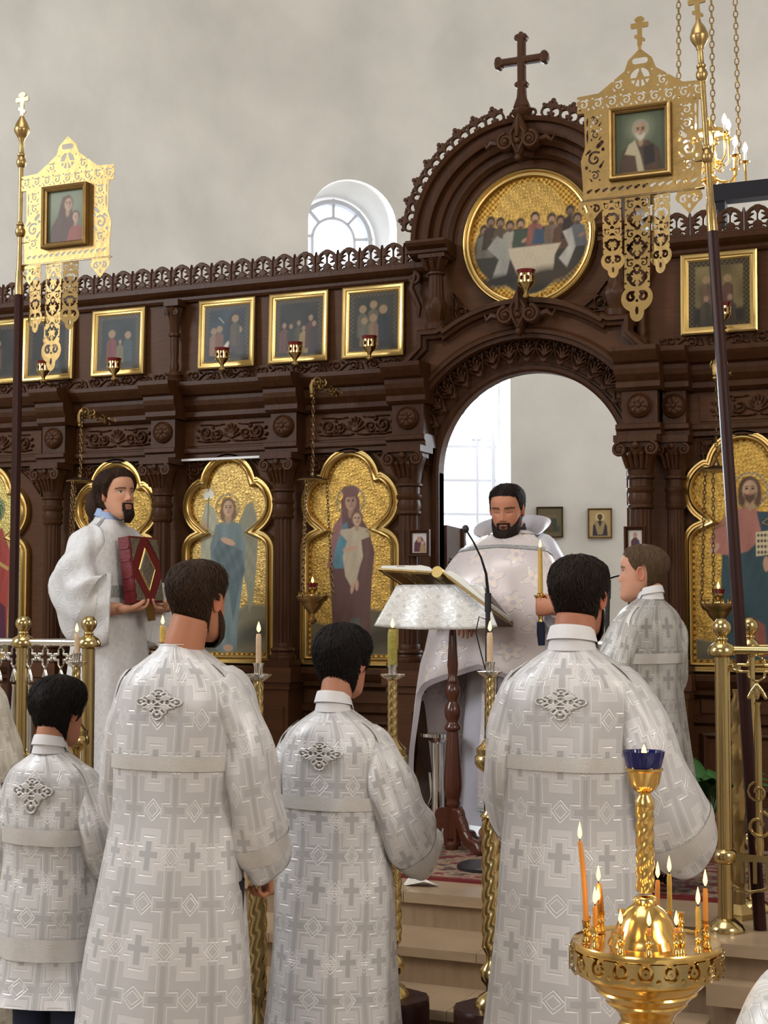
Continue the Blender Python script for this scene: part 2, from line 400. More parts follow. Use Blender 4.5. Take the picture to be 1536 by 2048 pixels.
def mat_carpet():
    m = mat('carpet', (.2, .1, .08), .95); nt = m.node_tree; b = nt.nodes['Principled BSDF']; L = nt.links.new
    tc = nt.nodes.new('ShaderNodeTexCoord'); v = nt.nodes.new('ShaderNodeTexVoronoi'); v.inputs['Scale'].default_value = 9; L(tc.outputs['Object'], v.inputs[0])
    n = nt.nodes.new('ShaderNodeTexNoise'); n.inputs['Scale'].default_value = 16; n.inputs['Detail'].default_value = 6; L(tc.outputs['Object'], n.inputs[0])
    cr = nt.nodes.new('ShaderNodeValToRGB'); L(n.outputs[0], cr.inputs[0]); e = cr.color_ramp.elements
    e[0].position = .36; e[0].color = (.11, .018, .022, 1); e[1].position = .50; e[1].color = (.30, .20, .13, 1)
    q = e.new(.44); q.color = (.16, .035, .035, 1); q = e.new(.56); q.color = (.22, .16, .10, 1); q = e.new(.63); q.color = (.07, .03, .03, 1)
    L(cr.outputs[0], b.inputs['Base Color'])
mat_carpet()
def mat_brickwall():
    m = mat('outside_brick', (.5, .3, .25), .9); nt = m.node_tree; b = nt.nodes['Principled BSDF']; L = nt.links.new
    tc = nt.nodes.new('ShaderNodeTexCoord'); mp = nt.nodes.new('ShaderNodeMapping'); mp.inputs['Rotation'].default_value = (PI/2, 0, 0); L(tc.outputs['Object'], mp.inputs[0])
    v = nt.nodes.new('ShaderNodeTexBrick'); v.inputs['Scale'].default_value = 2.2; L(mp.outputs[0], v.inputs[0])
    v.inputs['Color1'].default_value = (.74, .68, .66, 1); v.inputs['Color2'].default_value = (.84, .80, .78, 1); v.inputs['Mortar'].default_value = (.9, .9, .9, 1); L(v.outputs[0], b.inputs['Base Color'])  # bricks whitened: the outdoor glare is put into their colour
mat_brickwall()
def mat_pane():
    m = bpy.data.materials.new('pane'); m.use_nodes = True; nt = m.node_tree; nt.nodes.remove(nt.nodes['Principled BSDF']); o = nt.nodes['Material Output']
    t = nt.nodes.new('ShaderNodeBsdfTransparent'); t.inputs[0].default_value = (.93, .96, 1, 1); g = nt.nodes.new('ShaderNodeBsdfGlossy'); g.inputs['Roughness'].default_value = .02
    x = nt.nodes.new('ShaderNodeMixShader'); x.inputs[0].default_value = .05; nt.links.new(t.outputs[0], x.inputs[1]); nt.links.new(g.outputs[0], x.inputs[2]); nt.links.new(x.outputs[0], o.inputs[0]); MAT['pane'] = m
mat_pane()
# ------------------------------------------------------------------ the setting
AX = -2.27            # axis of the royal door, steps and apse
PZ = .52              # height of the raised platform
def slab(name, x0, x1, y0, y1, z0, z1, m, parent=None):
    return MB().bx(x0, x1, y0, y1, z0, z1).build(name, MAT[m], parent, smooth=0)
struct(slab('floor', -8.2, 4.8, -7, 4.98, -.2, 0, 'floor_stone'))
struct(slab('wall_left', -8.4, -8.2, -7, 7.2, -.2, 9.2, 'plaster'))
struct(slab('wall_right', 4.8, 5.0, -7, 7.2, -.2, 9.2, 'plaster'))
struct(slab('wall_back', -8.4, 5.0, -7.2, -7, -.2, 9.2, 'plaster'))
struct(slab('ceiling', -8.4, 5.0, -7.2, 13.2, 9.2, 9.4, 'plaster'))
pf = sub('platform', None); struct(pf)
MB().bx(-8.2, -3.51, 5.02, 13.2, 0, PZ-.04).bx(-1.03, 4.8, 5.02, 13.2, 0, PZ-.04).bx(-3.51, -1.03, 5.40, 13.2, 0, PZ-.04).build('core', MAT['stone_riser'], pf, smooth=0)
MB().bx(-8.2, -3.49, 4.98, 5.42, PZ-.04, PZ).build('edge_slab', MAT['stone'], pf, smooth=0)
MB().bx(-1.05, 4.8, 4.98, 5.42, PZ-.04, PZ).build('edge_slab', MAT['stone'], pf, smooth=0)
for i in range(4): MB().bx(-3.49+.61*i+.0015, -3.49+.61*(i+1)-.0015, 5.38, 5.70, PZ-.04, PZ).build('edge_slab', MAT['stone'], pf, smooth=0)
MB().bx(-8.2, 4.8, 5.42, 13.2, PZ-.05, PZ-.002).build('paving', MAT['floor_stone'], pf, smooth=0)
st = sub('steps', None); struct(st)
for k, (y, z) in enumerate(((5.06, .39), (4.77, .26), (4.46, .13))):
    for i in range(3):
        x0 = -3.51+.827*i; MB().bx(x0+.001, x0+.826, y, y+.36, z-.033, z).build('tread', MAT['stone'], st, smooth=0)
    MB().bx(-3.51, -1.03, y+.025, 5.42, z-.13, z-.033).build('riser', MAT['stone_riser'], st, smooth=0)
MB().bx(-3.51, -1.03, 5.405, 5.43, .39, PZ-.04).build('riser', MAT['stone_riser'], st, smooth=0)
MB().bx(-1.02, -.86, 4.93, 5.02, .33, .40).build('socle_block', MAT['stone'], st, smooth=0)
cp = MB().bx(-3.3, -.95, 5.66, 6.72, PZ, PZ+.010).build('carpet', MAT['carpet'], None, smooth=0); tag(cp, 'patterned red and beige carpet on the stone platform', 'carpet')
MB().bx(-3.32, -.93, 5.64, 5.672, PZ+.0005, PZ+.012).build('border', MAT['leather_red'], cp, smooth=0)
# apse: a thick half-round wall, a quarter dome above it, tall arched windows cut through
AC = np.array([AX, 7.8]); AR = 4.0; AT = .8; ASP = 5.5
def radial(ang):  # ang from +Y, positive to the left
    return np.array([-math.sin(ang), math.cos(ang)])
angs = np.radians(np.linspace(-104, 104, 105))
def apse_mesh():
    R = []
    for a in angs:
        d = radial(a); p0 = AC+d*AR; p1 = AC+d*(AR+AT)
        R.append([(p0[0], p0[1], .3), (p0[0], p0[1], ASP), (p1[0], p1[1], ASP), (p1[0], p1[1], .3)])
    m = MB(); m.rings(R); return m
apse = apse_mesh().build('wall_apse', MAT['plaster'], None, smooth=30); struct(apse)
def arch_pts(hw, z0, ztop, n=24):
    zc = ztop-hw; a = np.linspace(0, PI, n); return [(-hw, z0)]+[(-math.cos(t)*hw, zc+math.sin(t)*hw) for t in a]+[(hw, z0)]
def hit(px):  # where the sight line through px meets the apse wall
    d = ray(px, 700)[:2]; d = d/np.linalg.norm(d); b = d @ AC; s = b+math.sqrt(b*b-AC @ AC+AR*AR); p = d*s-AC; return math.atan2(-p[0], p[1])
WANG = [hit(704), hit(929)]; WANG += [-WANG[0], -WANG[1]]
WHW, WZ0, WZT = .37, 2.05, 5.02
cut = MB()
for a in WANG:
    m = MB().prism(arch_pts(WHW, WZ0, WZT), -.25, AT+.3); d = radial(a); p = AC+d*AR
    # local x across, local y outward
    M = np.eye(4); M[:3, 0] = (d[1], -d[0], 0); M[:3, 1] = (d[0], d[1], 0); M[:3, 3] = (*p, 0); cut.join(m, M)
co = cut.build('cutter', MAT['plaster_white'], None, smooth=0)
md = apse.modifiers.new('cut', 'BOOLEAN'); md.object = co; md.operation = 'DIFFERENCE'; md.solver = 'EXACT'
dg = bpy.context.evaluated_depsgraph_get(); me = bpy.data.meshes.new_from_object(apse.evaluated_get(dg)); apse.modifiers.clear(); apse.data = me
me.polygons.foreach_set('use_smooth', np.ones(len(me.polygons), bool)); me.set_sharp_from_angle(angle=math.radians(25))
bpy.data.objects.remove(co)
dome = []
for e in np.radians(np.linspace(0, 88, 24)):
    rr = AR*math.cos(e); dome.append([(AC[0]+radial(a)[0]*rr, AC[1]+radial(a)[1]*rr, ASP-.004+AR*.8*math.sin(e)) for a in angs])
struct(MB().rings(dome, close=False).build('ceiling_apse', MAT['plaster'], None, smooth=180))
# triumphal wall either side of the apse, out of the picture
struct(slab('wall_chancel_left', -8.4, -6.25, 7.2, 7.5, 0, 9.2, 'plaster')); struct(slab('wall_chancel_right', 1.72, 5.0, 7.2, 7.5, 0, 9.2, 'plaster'))
def window(idx, ang, full=True):
    d = radial(ang); p = AC+d*(AR+.52)
    w = sub('window_%d' % idx, None, (*p, WZ0)); w.rotation_euler = (0, 0, ang); struct(w)   # local x: across, local y: outward
    hw, top = WHW-.006, WZT-WZ0-.006; zc = top-hw
    MB().sweep(arch_pts(hw-.03, .03, top-.03)[::-1], [(0, -.03), (.034, -.03), (.034, .03), (0, .03)]).bx(-hw, hw, -.035, .035, 0, .045).build('window_frame', MAT['window_frame'], w, smooth=35)
    g = MB(); ir = hw*.5; b = .011
    for sx in (-1, 1): g.bx(sx*ir-b, sx*ir+b, -.016, .016, .04, zc)
    for i in range(1, 9): z = .04+(zc-.04)*i/9+.0; g.bx(-hw+.02, hw-.02, -.014, .014, z-b, z+b)
    a = np.linspace(0, PI, 18); g.sweep([(math.cos(t)*ir, zc+math.sin(t)*ir) for t in a], [(-b, -.014), (b, -.014), (b, .014), (-b, .014)])
    sp = [5, 48, 90, 132, 175]
    for s in sp:
        s = math.radians(s); q = np.array([math.cos(s), math.sin(s)]); n = np.array([-q[1], q[0]])*b; A0 = q*ir; A1 = q*(hw-.02)
        g.prism([(A0[0]+n[0], zc+A0[1]+n[1]), (A0[0]-n[0], zc+A0[1]-n[1]), (A1[0]-n[0], zc+A1[1]-n[1]), (A1[0]+n[0], zc+A1[1]+n[1])], -.014, .014)
    g.build('glazing_bars', MAT['window_frame'], w, smooth=30)
    if not full: return
    h = (zc-.04)/9
    for i in range(9):
        for x0, x1 in ((-hw+.02, -ir), (-ir, ir), (ir, hw-.02)): MB().bx(x0, x1, -.002, .002, .04+h*i, .04+h*(i+1)).build('pane', MAT['pane'], w, smooth=0)
    MB().prism([(math.cos(t)*ir, zc+math.sin(t)*ir) for t in np.linspace(0, PI, 14)], -.002, .002).build('pane', MAT['pane'], w, smooth=0)
    for s0, s1 in zip(sp[:-1], sp[1:]):
        t = np.radians(np.linspace(s0, s1, 7)); MB().prism([(math.cos(q)*ir, zc+math.sin(q)*ir) for q in t]+[(math.cos(q)*(hw-.02), zc+math.sin(q)*(hw-.02)) for q in t[::-1]], -.002, .002).build('pane', MAT['pane'], w, smooth=0)
for i, a in enumerate(WANG): window(i+1, a, i < 2)
for i, a in enumerate(WANG):   # daylight of the apse windows
    d = radial(a); p = AC+d*(AR+.44); q = AC+d*(AR-2)
    area('daylight_apse', (*p, 3.5), (*q, 2.9), .62, 2.6, 95, (.90, .95, 1.0))
# house across the yard, seen through the window behind the royal door
d = radial(WANG[1]); p = AC+d*(AR+5.5)
ow = sub('wall_outside', None, (*p, 0)); ow.rotation_euler = (0, 0, WANG[1]); struct(ow)
MB().bx(-4, 4, 0, .4, 0, 3.55).build('brick_face', MAT['outside_brick'], ow, smooth=0)
MB().bx(-4.2, 4.2, -.15, .5, 3.55, 3.68).build('eaves', MAT['window_frame'], ow, smooth=0)
struct(slab('ground_outside', -16, 12, 13.2, 22, -.3, -.05, 'floor_stone'))
# ------------------------------------------------------------------ iconostasis
YF = 7.0
ico = thing('iconostasis', 'tall carved dark-brown wooden icon screen with arched royal door and openwork cresting', 'icon screen', (AX, YF, PZ))
OX, OY, OZ = AX, YF, PZ
WD = MAT['wood']; WF = MAT['wood_flat']
def ip(mb, name, m=WD, smooth=40, parent=None): return mb.build(name, m, parent or ico, world=True, smooth=smooth)
def loc(x, y, z): return (x-OX, y-OY, z-OZ)
def mould(x0, x1, prof, mb=None):
    """profile of (projection, z) from bottom to top run along x, with square returns at the ends"""
    mb = mb or MB(); p = np.array(prof, float)
    for (d0, z0), (d1, z1) in zip(p[:-1], p[1:]):
        if z1-z0 < 1e-5: continue
        v = [(x0-d0*0, YF, z0), (x1, YF, z0), (x1, YF-d0, z0), (x0, YF-d0, z0), (x0, YF, z1), (x1, YF, z1), (x1, YF-d1, z1), (x0, YF-d1, z1)]
        mb.add(v, [[0, 1, 2, 3][::-1], [4, 5, 6, 7][::-1][::-1], [3, 2, 6, 7], [2, 1, 5, 6], [0, 3, 7, 4], [1, 0, 4, 5]])
    return mb
XL, XR = -6.2, -.05
# boarding behind everything
ip(MB().bx(XL, -2.79, YF, YF+.05, PZ, 3.32), 'boarding', WF, 0); ip(MB().bx(-1.75, XR, YF, YF+.05, PZ, 3.32), 'boarding', WF, 0)
DH, DZ = .48, 2.28    # half width and springing of the royal door
a = np.linspace(0, PI, 40)
outer = [(AX+.57*math.cos(t), 3.44+.57*math.sin(t)) for t in a]
inner = [(AX-DH*math.cos(t), DZ+DH*math.sin(t)) for t in a]
ip(MB().prism([(AX+.57, PZ)]+outer+[(AX-.57, PZ), (AX-DH, PZ)]+inner+[(AX+DH, PZ)], YF-.01, YF+.05), 'door_wall', WF, 30)
# plinth with panels
for x0, x1 in ((XL, -2.75), (-1.79, XR)):
    ip(mould(x0, x1, [(.09, PZ), (.09, .60), (.075, .615), (.05, .66), (.03, .68), (.02, .70)]), 'skirting')
    ip(mould(x0, x1, [(.02, 1.19), (.05, 1.205), (.05, 1.225), (.065, 1.24), (.085, 1.27), (.085, 1.295), (.03, 1.30)]), 'dado_rail')
    ip(mould(x0, x1, [(.015, 1.065), (.03, 1.075), (.03, 1.10), (.015, 1.11)]), 'dado_rail')
COLX = [-5.02, -4.31, -3.58, -2.85, -1.69, -.80]
bays = [(-5.02, -4.31), (-4.31, -3.58), (-3.58, -2.85), (-1.55, -.80)]
for x0, x1 in bays:
    c = (x0+x1)/2; w = (x1-x0)/2-.10
    p = MB().sweep([(c-w, .76), (c+w, .76), (c+w, 1.03), (c-w, 1.03)], [(0, 0), (0, .02), (.012, .028), (.03, .012), (.03, 0)], closed=True); p.v[-1][:, 1] += YF
    ip(p, 'panel_moulding'); ip(MB().bx(c-w+.03, c+w-.03, YF-.012, YF, .79, 1.0), 'panel', WF, 0)
    ip(MB().bx(c-w, c+w, YF-.012, YF, 1.12, 1.18), 'panel', WF, 0)
# --- ornaments built once
def frieze_f(x, z):
    ax = abs(x); d = d_line(ax, z, spiral(.155, .002, .040, .008, PI, 1.55), .0075, .005)
    d = mn(d, d_line(ax, z, spiral(.085, -.004, .032, .007, 0, -1.4), .0065, .004), d_circ(ax, z, .155, .002, .011), d_circ(ax, z, .085, -.004, .010))
    for k in range(-3, 4): t = k*.42; d = mn(d, d_seg(x, z, (0, -.03), (.050*math.sin(t), -.03+.072*math.cos(t)), .004, .008))
    d = mn(d, d_line(ax, z, [(.012, -.042), (.05, -.047), (.10, -.044), (.15, -.046), (.205, -.040)], .005), d_line(ax, z, [(.045, .046), (.10, .040), (.12, .046), (.19, .046)], .004))
    for (cx, cz) in ((.205, .018), (.21, -.018), (.115, .030), (.122, -.03)): d = mn(d, d_ell(ax, z, cx, cz, .013, .008, .7))
    return d
FR = plate(frieze_f, (-.235, .235, -.058, .058), .0042, .004, .012, .010)
def band_f(x, z):
    d = d_line(x, z, spiral(-.05, .004, .026, .006, -.6, -1.5), .006, .004)
    d = mn(d, d_line(x, z, spiral(.05, -.004, .026, .006, PI-.6, -1.5), .006, .004), d_line(x, z, [(-.10, .020), (-.085, -.012), (-.06, -.024), (-.03, -.02), (0, .004), (.03, .022), (.06, .024), (.09, .01), (.10, -.02)], .005))
    for cx, cz, r in ((-.088, .016, .5), (-.02, .022, -.6), (.02, -.022, .5), (.088, -.016, -.5), (-.05, .004, 0), (.05, -.004, 0)): d = mn(d, d_ell(x, z, cx, cz, .016, .007, r))
    return d
BND = plate(band_f, (-.105, .105, -.034, .034), .0042, .003, .010, .008)
def span_f(x, z):   # corner carving, right angle at the upper left
    tri = mx(-x+.0, z-.0, (x-z)*.7071-.115)
    d = d_line(x, z, spiral(.048, -.048, .036, .006, 2.4, 1.6), .0065, .004)
    for p0, p1 in (((.085, -.02), (.135, -.008)), ((.02, -.085), (.008, -.135)), ((.07, -.012), (.10, -.03)), ((.012, -.07), (.03, -.10)), ((.01, -.01), (.03, -.03))): d = mn(d, d_seg(x, z, p0, p1, .009, .003))
    d = mn(d, d_circ(x, z, .048, -.048, .011), abs(d_poly(x, z, [(0, 0), (.158, 0), (.145, -.012), (.07, -.07), (.012, -.145), (0, -.158)]))-.004)
    return d
SPN = plate(span_f, (-.006, .165, -.165, .006), .004, .004, .012, .009)
def ros_m():
    m = MB(); n = 32; R = []
    a = np.arange(n)*2*PI/n
    for r, h in ((.058, 0), (.058, .010), (.052, .016), (.048, .012), (.044, .018), (.026, .024), (.011, .020), (.010, .027), (.001, .030)):
        hh = h+(.006*(abs(np.cos(a*4))-.5) if .02 < r < .047 else 0); R.append(np.c_[np.cos(a)*r, -hh*np.ones(n), np.sin(a)*r])
    R = np.array(R); m.rings(R[:, ::-1], cap0=False); return m
ROS = ros_m()
def src(mb, name, m=WD, smooth=50):
    """mesh data only, to be shared"""
    o = mb.build(name, m, None, smooth=smooth); d = o.data; bpy.data.objects.remove(o); return d
FRd, BNDd, SPNd, ROSd = src(FR, 'frieze_carving'), src(BND, 'scroll_carving'), src(SPN, 'corner_carving'), src(ROS, 'rosette')
# --- entablature
CORN = [(.02, 2.615), (.04, 2.63), (.04, 2.655), (.03, 2.66), (.055, 2.69), (.06, 2.715), (.06, 2.735), (.085, 2.745), (.11, 2.775), (.12, 2.79), (.12, 2.812), (.03, 2.818)]
ARCHT = [(.02, 2.40), (.035, 2.405), (.035, 2.425), (.05, 2.435), (.05, 2.455), (.02, 2.462)]
def grow(prof, e): return [(d+e, z) for d, z in prof]
for x0, x1 in ((XL, -2.80), (-1.74, XR)):
    ip(mould(x0, x1, CORN), 'cornice'); ip(mould(x0, x1, ARCHT), 'architrave')
    ip(mould(x0, x1, [(.02, 3.262), (.03, 3.275), (.03, 3.29), (.055, 3.305), (.07, 3.32), (.07, 3.345)]), 'top_cornice')
def ressaut(x, hw, e, z0=2.40):
    g = sub('entablature_block', ico, loc(x, YF, z0)); o = np.array((x, YF, z0))
    def q(mb, n, m=WD): return mb.build(n, m, g, world=True)
    b = mould(x-hw-.02, x+hw+.02, grow(ARCHT, e)); b.bx(x-hw, x+hw, YF-e-.01, YF, 2.46, 2.625); mould(x-hw-.02, x+hw+.02, grow(CORN, e), b); q(b, 'block')
    shared('rosette', ROSd, g, (0, -e-.01, 2.545-z0))
    return g
for x, hw, e in ((-5.02, .075, .10), (-4.31, .075, .10), (-3.58, .075, .10), (-2.86, .085, .15), (-1.69, .085, .15), (-1.545, .055, .07), (-.80, .075, .10)): ressaut(x, hw, e)
for c in (-5.45, -4.665, -3.945, -3.215, -1.17):
    ip(MB().bx(c-.27, c+.27, YF-.006, YF, 2.475, 2.605), 'frieze_panel', WF, 0); shared('frieze_carving', FRd, ico, loc(c, YF-.006, 2.54))
for c in (-5.45, -4.665, -3.945, -3.215, -1.17):
    shared('corner_carving', SPNd, ico, loc(c-.275, YF, 2.392)); shared('corner_carving', SPNd, ico, loc(c+.275, YF, 2.392), sc=(-1, 1, 1))
x = XL+.6
while x < -2.98: shared('scroll_carving', BNDd, ico, loc(x, YF-.015, 2.852)); x += .212
x = -1.52
while x < -.3: shared('scroll_carving', BNDd, ico, loc(x, YF-.015, 2.852)); x += .212
ip(MB().bx(XL, -2.80, YF-.016, YF, 2.815, 2.888).bx(-1.74, XR, YF-.016, YF, 2.815, 2.888), 'scroll_band', WF, 0)
# --- columns
def flutes(a, z): return -.10*np.clip(np.cos(a*12), 0, 1)
def capital_mb(s=1.0):
    m = MB(); m.lathe([(.056*s, 2.20), (.062*s, 2.205), (.062*s, 2.215), (.054*s, 2.22), (.058*s, 2.27), (.066*s, 2.31), (.080*s, 2.345), (.08*s, 2.35)], 20, flute=lambda a, z: .06*np.cos(a*10)*(2.222 < z < 2.34))
    m.bx(-.092*s, .092*s, -.092*s, .06*s, 2.368, 2.40)
    for sx in (-1, 1):
        p = spiral(sx*.066*s, 2.335, .030*s, .005*s, PI/2, -sx*1.75, 26); m.tube(np.c_[p[:, 0], np.full(26, -.085*s), p[:, 1]], np.linspace(.0095, .0055, 26)*s, 6)
        m.ball((sx*.066*s, -.085*s, 2.335), .010*s, 8, 6)
    m.ball((0, -.085*s, 2.352), .016*s, 10, 6, (1, .7, 1))
    for k in range(-2, 3): m.tube([(k*.020*s, -.056*s, 2.25), (k*.024*s, -.072*s, 2.29), (k*.027*s, -.088*s, 2.315), (k*.028*s, -.096*s, 2.305)], [.010*s, .011*s, .008*s, .004*s], 6)
    m.bx(-.075*s, .075*s, -.075*s, .05*s, 2.345, 2.37); return m
def shaft_mb(s=1.0):
    m = MB(); m.lathe([(.050*s, 1.40), (.050*s, 1.42), (.048*s, 1.425)], 24); m.lathe([(.048*s, 1.42), (.047*s, 1.6), (.045*s, 2.06)], 96, flute=flutes)
    m.lathe([(.048*s, 2.06), (.056*s, 2.068), (.056*s, 2.08), (.05*s, 2.085), (.054*s, 2.11), (.05*s, 2.135), (.058*s, 2.145), (.058*s, 2.16), (.05*s, 2.165), (.05*s, 2.20)], 24, flute=lambda a, z: .05*np.cos(a*12)*(2.09 < z < 2.13)); return m
def base_mb(s=1.0):
    m = MB(); m.lathe([(.070*s, 1.335), (.072*s, 1.345), (.070*s, 1.36), (.058*s, 1.366), (.056*s, 1.375), (.064*s, 1.385), (.062*s, 1.395), (.052*s, 1.402)], 24); m.bx(-.078*s, .078*s, -.078*s, .05*s, 1.30, 1.337); return m
def ped_mb(s=1.0, e=.10):
    m = MB(); m.bx(-.085*s, .085*s, -.085*s, e-.0, PZ, .62).bx(-.07*s, .07*s, -.07*s, e, .62, 1.19).bx(-.08*s, .08*s, -.08*s, e, 1.19, 1.225).bx(-.095*s, .095*s, -.095*s, e, 1.225, 1.30)
    m.bx(-.045*s, .045*s, -.078*s, -.06*s, .72, 1.10); return m
for x, s, e in ((-5.02, 1, .11), (-4.31, 1, .11), (-3.58, 1, .11), (-2.855, 1.1, .155), (-1.69, 1.1, .155), (-1.545, .85, .075), (-.80, 1, .11)):
    g = sub('column', ico, loc(x, YF-e, PZ))
    for nm, f, m in (('shaft', shaft_mb(s), WD), ('capital', capital_mb(s), WD), ('base', base_mb(s), WD), ('pedestal', ped_mb(s, e), WF)):
        f.xf(Matrix.Translation((0, 0, -PZ))); f.build(nm, m, g, smooth=45)
# small turned columns of the upper tier
def baluster(x, e=.05, z0=2.82, z1=3.27):
    h = z1-z0; P = [(.040, 0), (.042, .03), (.03, .05), (.036, .09), (.03, .12), (.022, .14), (.026, .2), (.020, .26), (.023, .34), (.024, .55), (.032, .565), (.032, .60), (.024, .61), (.030, .75), (.040, .86), (.044, .90), (.03, .93)]
    g = sub('upper_column', ico, loc(x, YF-e, z0))
    MB().lathe([(r, q*h) for r, q in P[:11]], 20).build('shaft', WD, g); m = MB().lathe([(r, q*h) for r, q in P[10:]], 20, flute=lambda a, z: .10*np.cos(a*8)*(z > .63*h)).bx(-.045, .045, -.045, .045, .92*h, h)
    for sx in (-1, 1):
        p = spiral(sx*.030, .84*h, .016, .004, PI/2, -sx*1.4, 14); m.tube(np.c_[p[:, 0], np.full(14, -.044), p[:, 1]], .005, 6)
    m.build('capital', WD, g)
baluster(-4.275, .055); baluster(-1.70, .06, 2.82, 3.30)
# --- cresting
def leaf_f(x, z, cx, cz, r):
    d = d_circ(x, z, cx, cz, r*.55)
    for k in range(7): t = -.35+k*(PI+.7)/6; d = mn(d, d_seg(x, z, (cx, cz), (cx+r*math.cos(t), cz+r*math.sin(t)), r*.30, r*.07))
    return d
def crest_f(x, z):
    d = mn(leaf_f(x, z, -.062, .062, .046), d_ell(x, z, -.062, .022, .026, .022), leaf_f(x, z, .062, .062, .046), d_ell(x, z, .062, .022, .026, .022))
    d = mn(d, mx(d_ring(x, z, 0, .055, .050, .019), .055-z), d_ell(x, z, 0, .024, .024, .020), d_seg(x, z, (0, .03), (0, .07), .005), d_seg(x, z, (0, .075), (0, .100), .005, .020))
    d = mn(d, d_line(x, z, spiral(-.026, .014, .013, .004, 2.6, -.8, 8), .004), d_line(x, z, spiral(.026, .014, .013, .004, .5, .8, 8), .004))
    return mx(mn(d, d_box(x, z, 0, .001, .064, .007)), abs(x)-.062)
CRd = src(plate(crest_f, (-.063, .063, -.006, .115), .0032, .008, .006, .006, back=True), 'crest_piece')
x = -2.80-.063
while x > XL: shared('crest_piece', CRd, ico, loc(x, YF-.035, 3.352)); x -= .1255
x = -1.72+.063
while x < -.4: shared('crest_piece', CRd, ico, loc(x, YF-.035, 3.352)); x += .1255
# --- upper arch over the round icon
ZA = 3.42; 
def arc(r, z, a0=0, a1=180, n=48): t = np.radians(np.linspace(a0, a1, n)); return [(AX+r*math.cos(q), z+r*math.sin(q)) for q in t]
p = MB().sweep(arc(.40, ZA), [(0, .0), (0, .03), (-.02, .05), (-.05, .055), (-.055, .08), (-.08, .09), (-.10, .085), (-.10, .115), (-.13, .125), (-.15, .125), (-.155, .15), (-.175, .16), (-.175, 0)]); p.v[-1][:, 1] += YF
ip(p, 'arch_moulding', WD, 35)
for sx in (-1, 1):
    xx = AX+sx*.49
    ip(mould(xx-.105, xx+.105, [(.06, 3.355), (.12, 3.365), (.14, 3.375), (.14, 3.39), (.17, 3.405), (.18, 3.42), (.18, 3.432)]), 'impost')
    g = sub('upper_column', ico, loc(xx-sx*.03, YF-.10, 2.985))
    m = MB().lathe([(.056, 0), (.058, .03), (.04, .045), (.046, .07), (.056, .10), (.056, .13), (.044, .15), (.040, .16)], 24, flute=lambda a, z: .08*np.cos(a*8)*(.06 < z < .14)); m.build('base', WD, g)
    MB().lathe([(.04, .16), (.038, .20), (.036, .275)], 72, flute=flutes).build('shaft', WD, g)
    m = MB().lathe([(.040, .275), (.046, .28), (.046, .29), (.04, .295), (.05, .33), (.066, .36), (.066, .372)], 24, flute=lambda a, z: .10*np.cos(a*8)*(z > .30)); m.bx(-.07, .07, -.07, .07, .355, .375)
    for k in (-1, 0, 1): m.tube([(k*.03, -.042, .30), (k*.04, -.06, .33), (k*.05, -.07, .352), (k*.05, -.075, .34)], [.012, .012, .008, .004], 6)
    m.build('capital', WD, g)
    q = spiral(AX+sx*.60, 3.27, .032, .006, PI/2, sx*1.5, 20); m = MB().tube(np.c_[q[:, 0], np.full(20, YF-.05), q[:, 1]], np.linspace(.014, .008, 20), 6)
    m.tube([(AX+sx*.59, YF-.05, 3.30), (AX+sx*.615, YF-.05, 3.22), (AX+sx*.57, YF-.05, 3.12), (AX+sx*.575, YF-.05, 3.07)], [.014, .018, .016, .010], 6); ip(m, 'bracket')
    horn = plate(lambda x, z: mn(d_line(x, z, [(0, -.06), (.0, .0), (-.02, .05), (-.045, .085)], .032, .006), d_circ(x, z, .012, -.055, .02)), (-.08, .06, -.1, .11), .005, .02, .014, .014, back=True)
    horn.xf(Matrix.Translation((AX+sx*.565, YF-.04, 3.60)) @ Matrix.Scale(sx if sx > 0 else 1, 4, (1, 0, 0)) @ (Matrix.Scale(-1, 4, (1, 0, 0)) if sx > 0 else Matrix.Identity(4))); ip(horn, 'horn_leaf')
def crocket_f(x, z):
    d = mn(d_ring(x, z, -.024, .030, .024, .011), d_ring(x, z, .024, .030, .024, .011), d_circ(x, z, 0, .056, .017), d_circ(x, z, 0, .088, .012), d_circ(x, z, -.014, .074, .010), d_circ(x, z, .014, .074, .010))
    d = mn(d, d_line(x, z, [(-.048, .02), (-.044, .05), (-.03, .066), (-.012, .06)], .0055), d_line(x, z, [(.048, .02), (.044, .05), (.03, .066), (.012, .06)], .0055), d_circ(x, z, -.044, .064, .009), d_circ(x, z, .044, .064, .009), d_circ(x, z, -.012, .024, .008), d_circ(x, z, .012, .024, .008))
    return mn(d, d_box(x, z, 0, 0, .05, .007))
CKd = src(plate(crocket_f, (-.056, .056, -.008, .104), .0032, .008, .006, .006, back=True), 'crocket')
for k in range(18):
    if k in (8, 9): continue
    t = math.radians(12+156*k/17); r = .580; shared('crocket', CKd, ico, loc(AX+r*math.cos(t), YF-.10, ZA+r*math.sin(t)), (0, PI/2-t, 0))
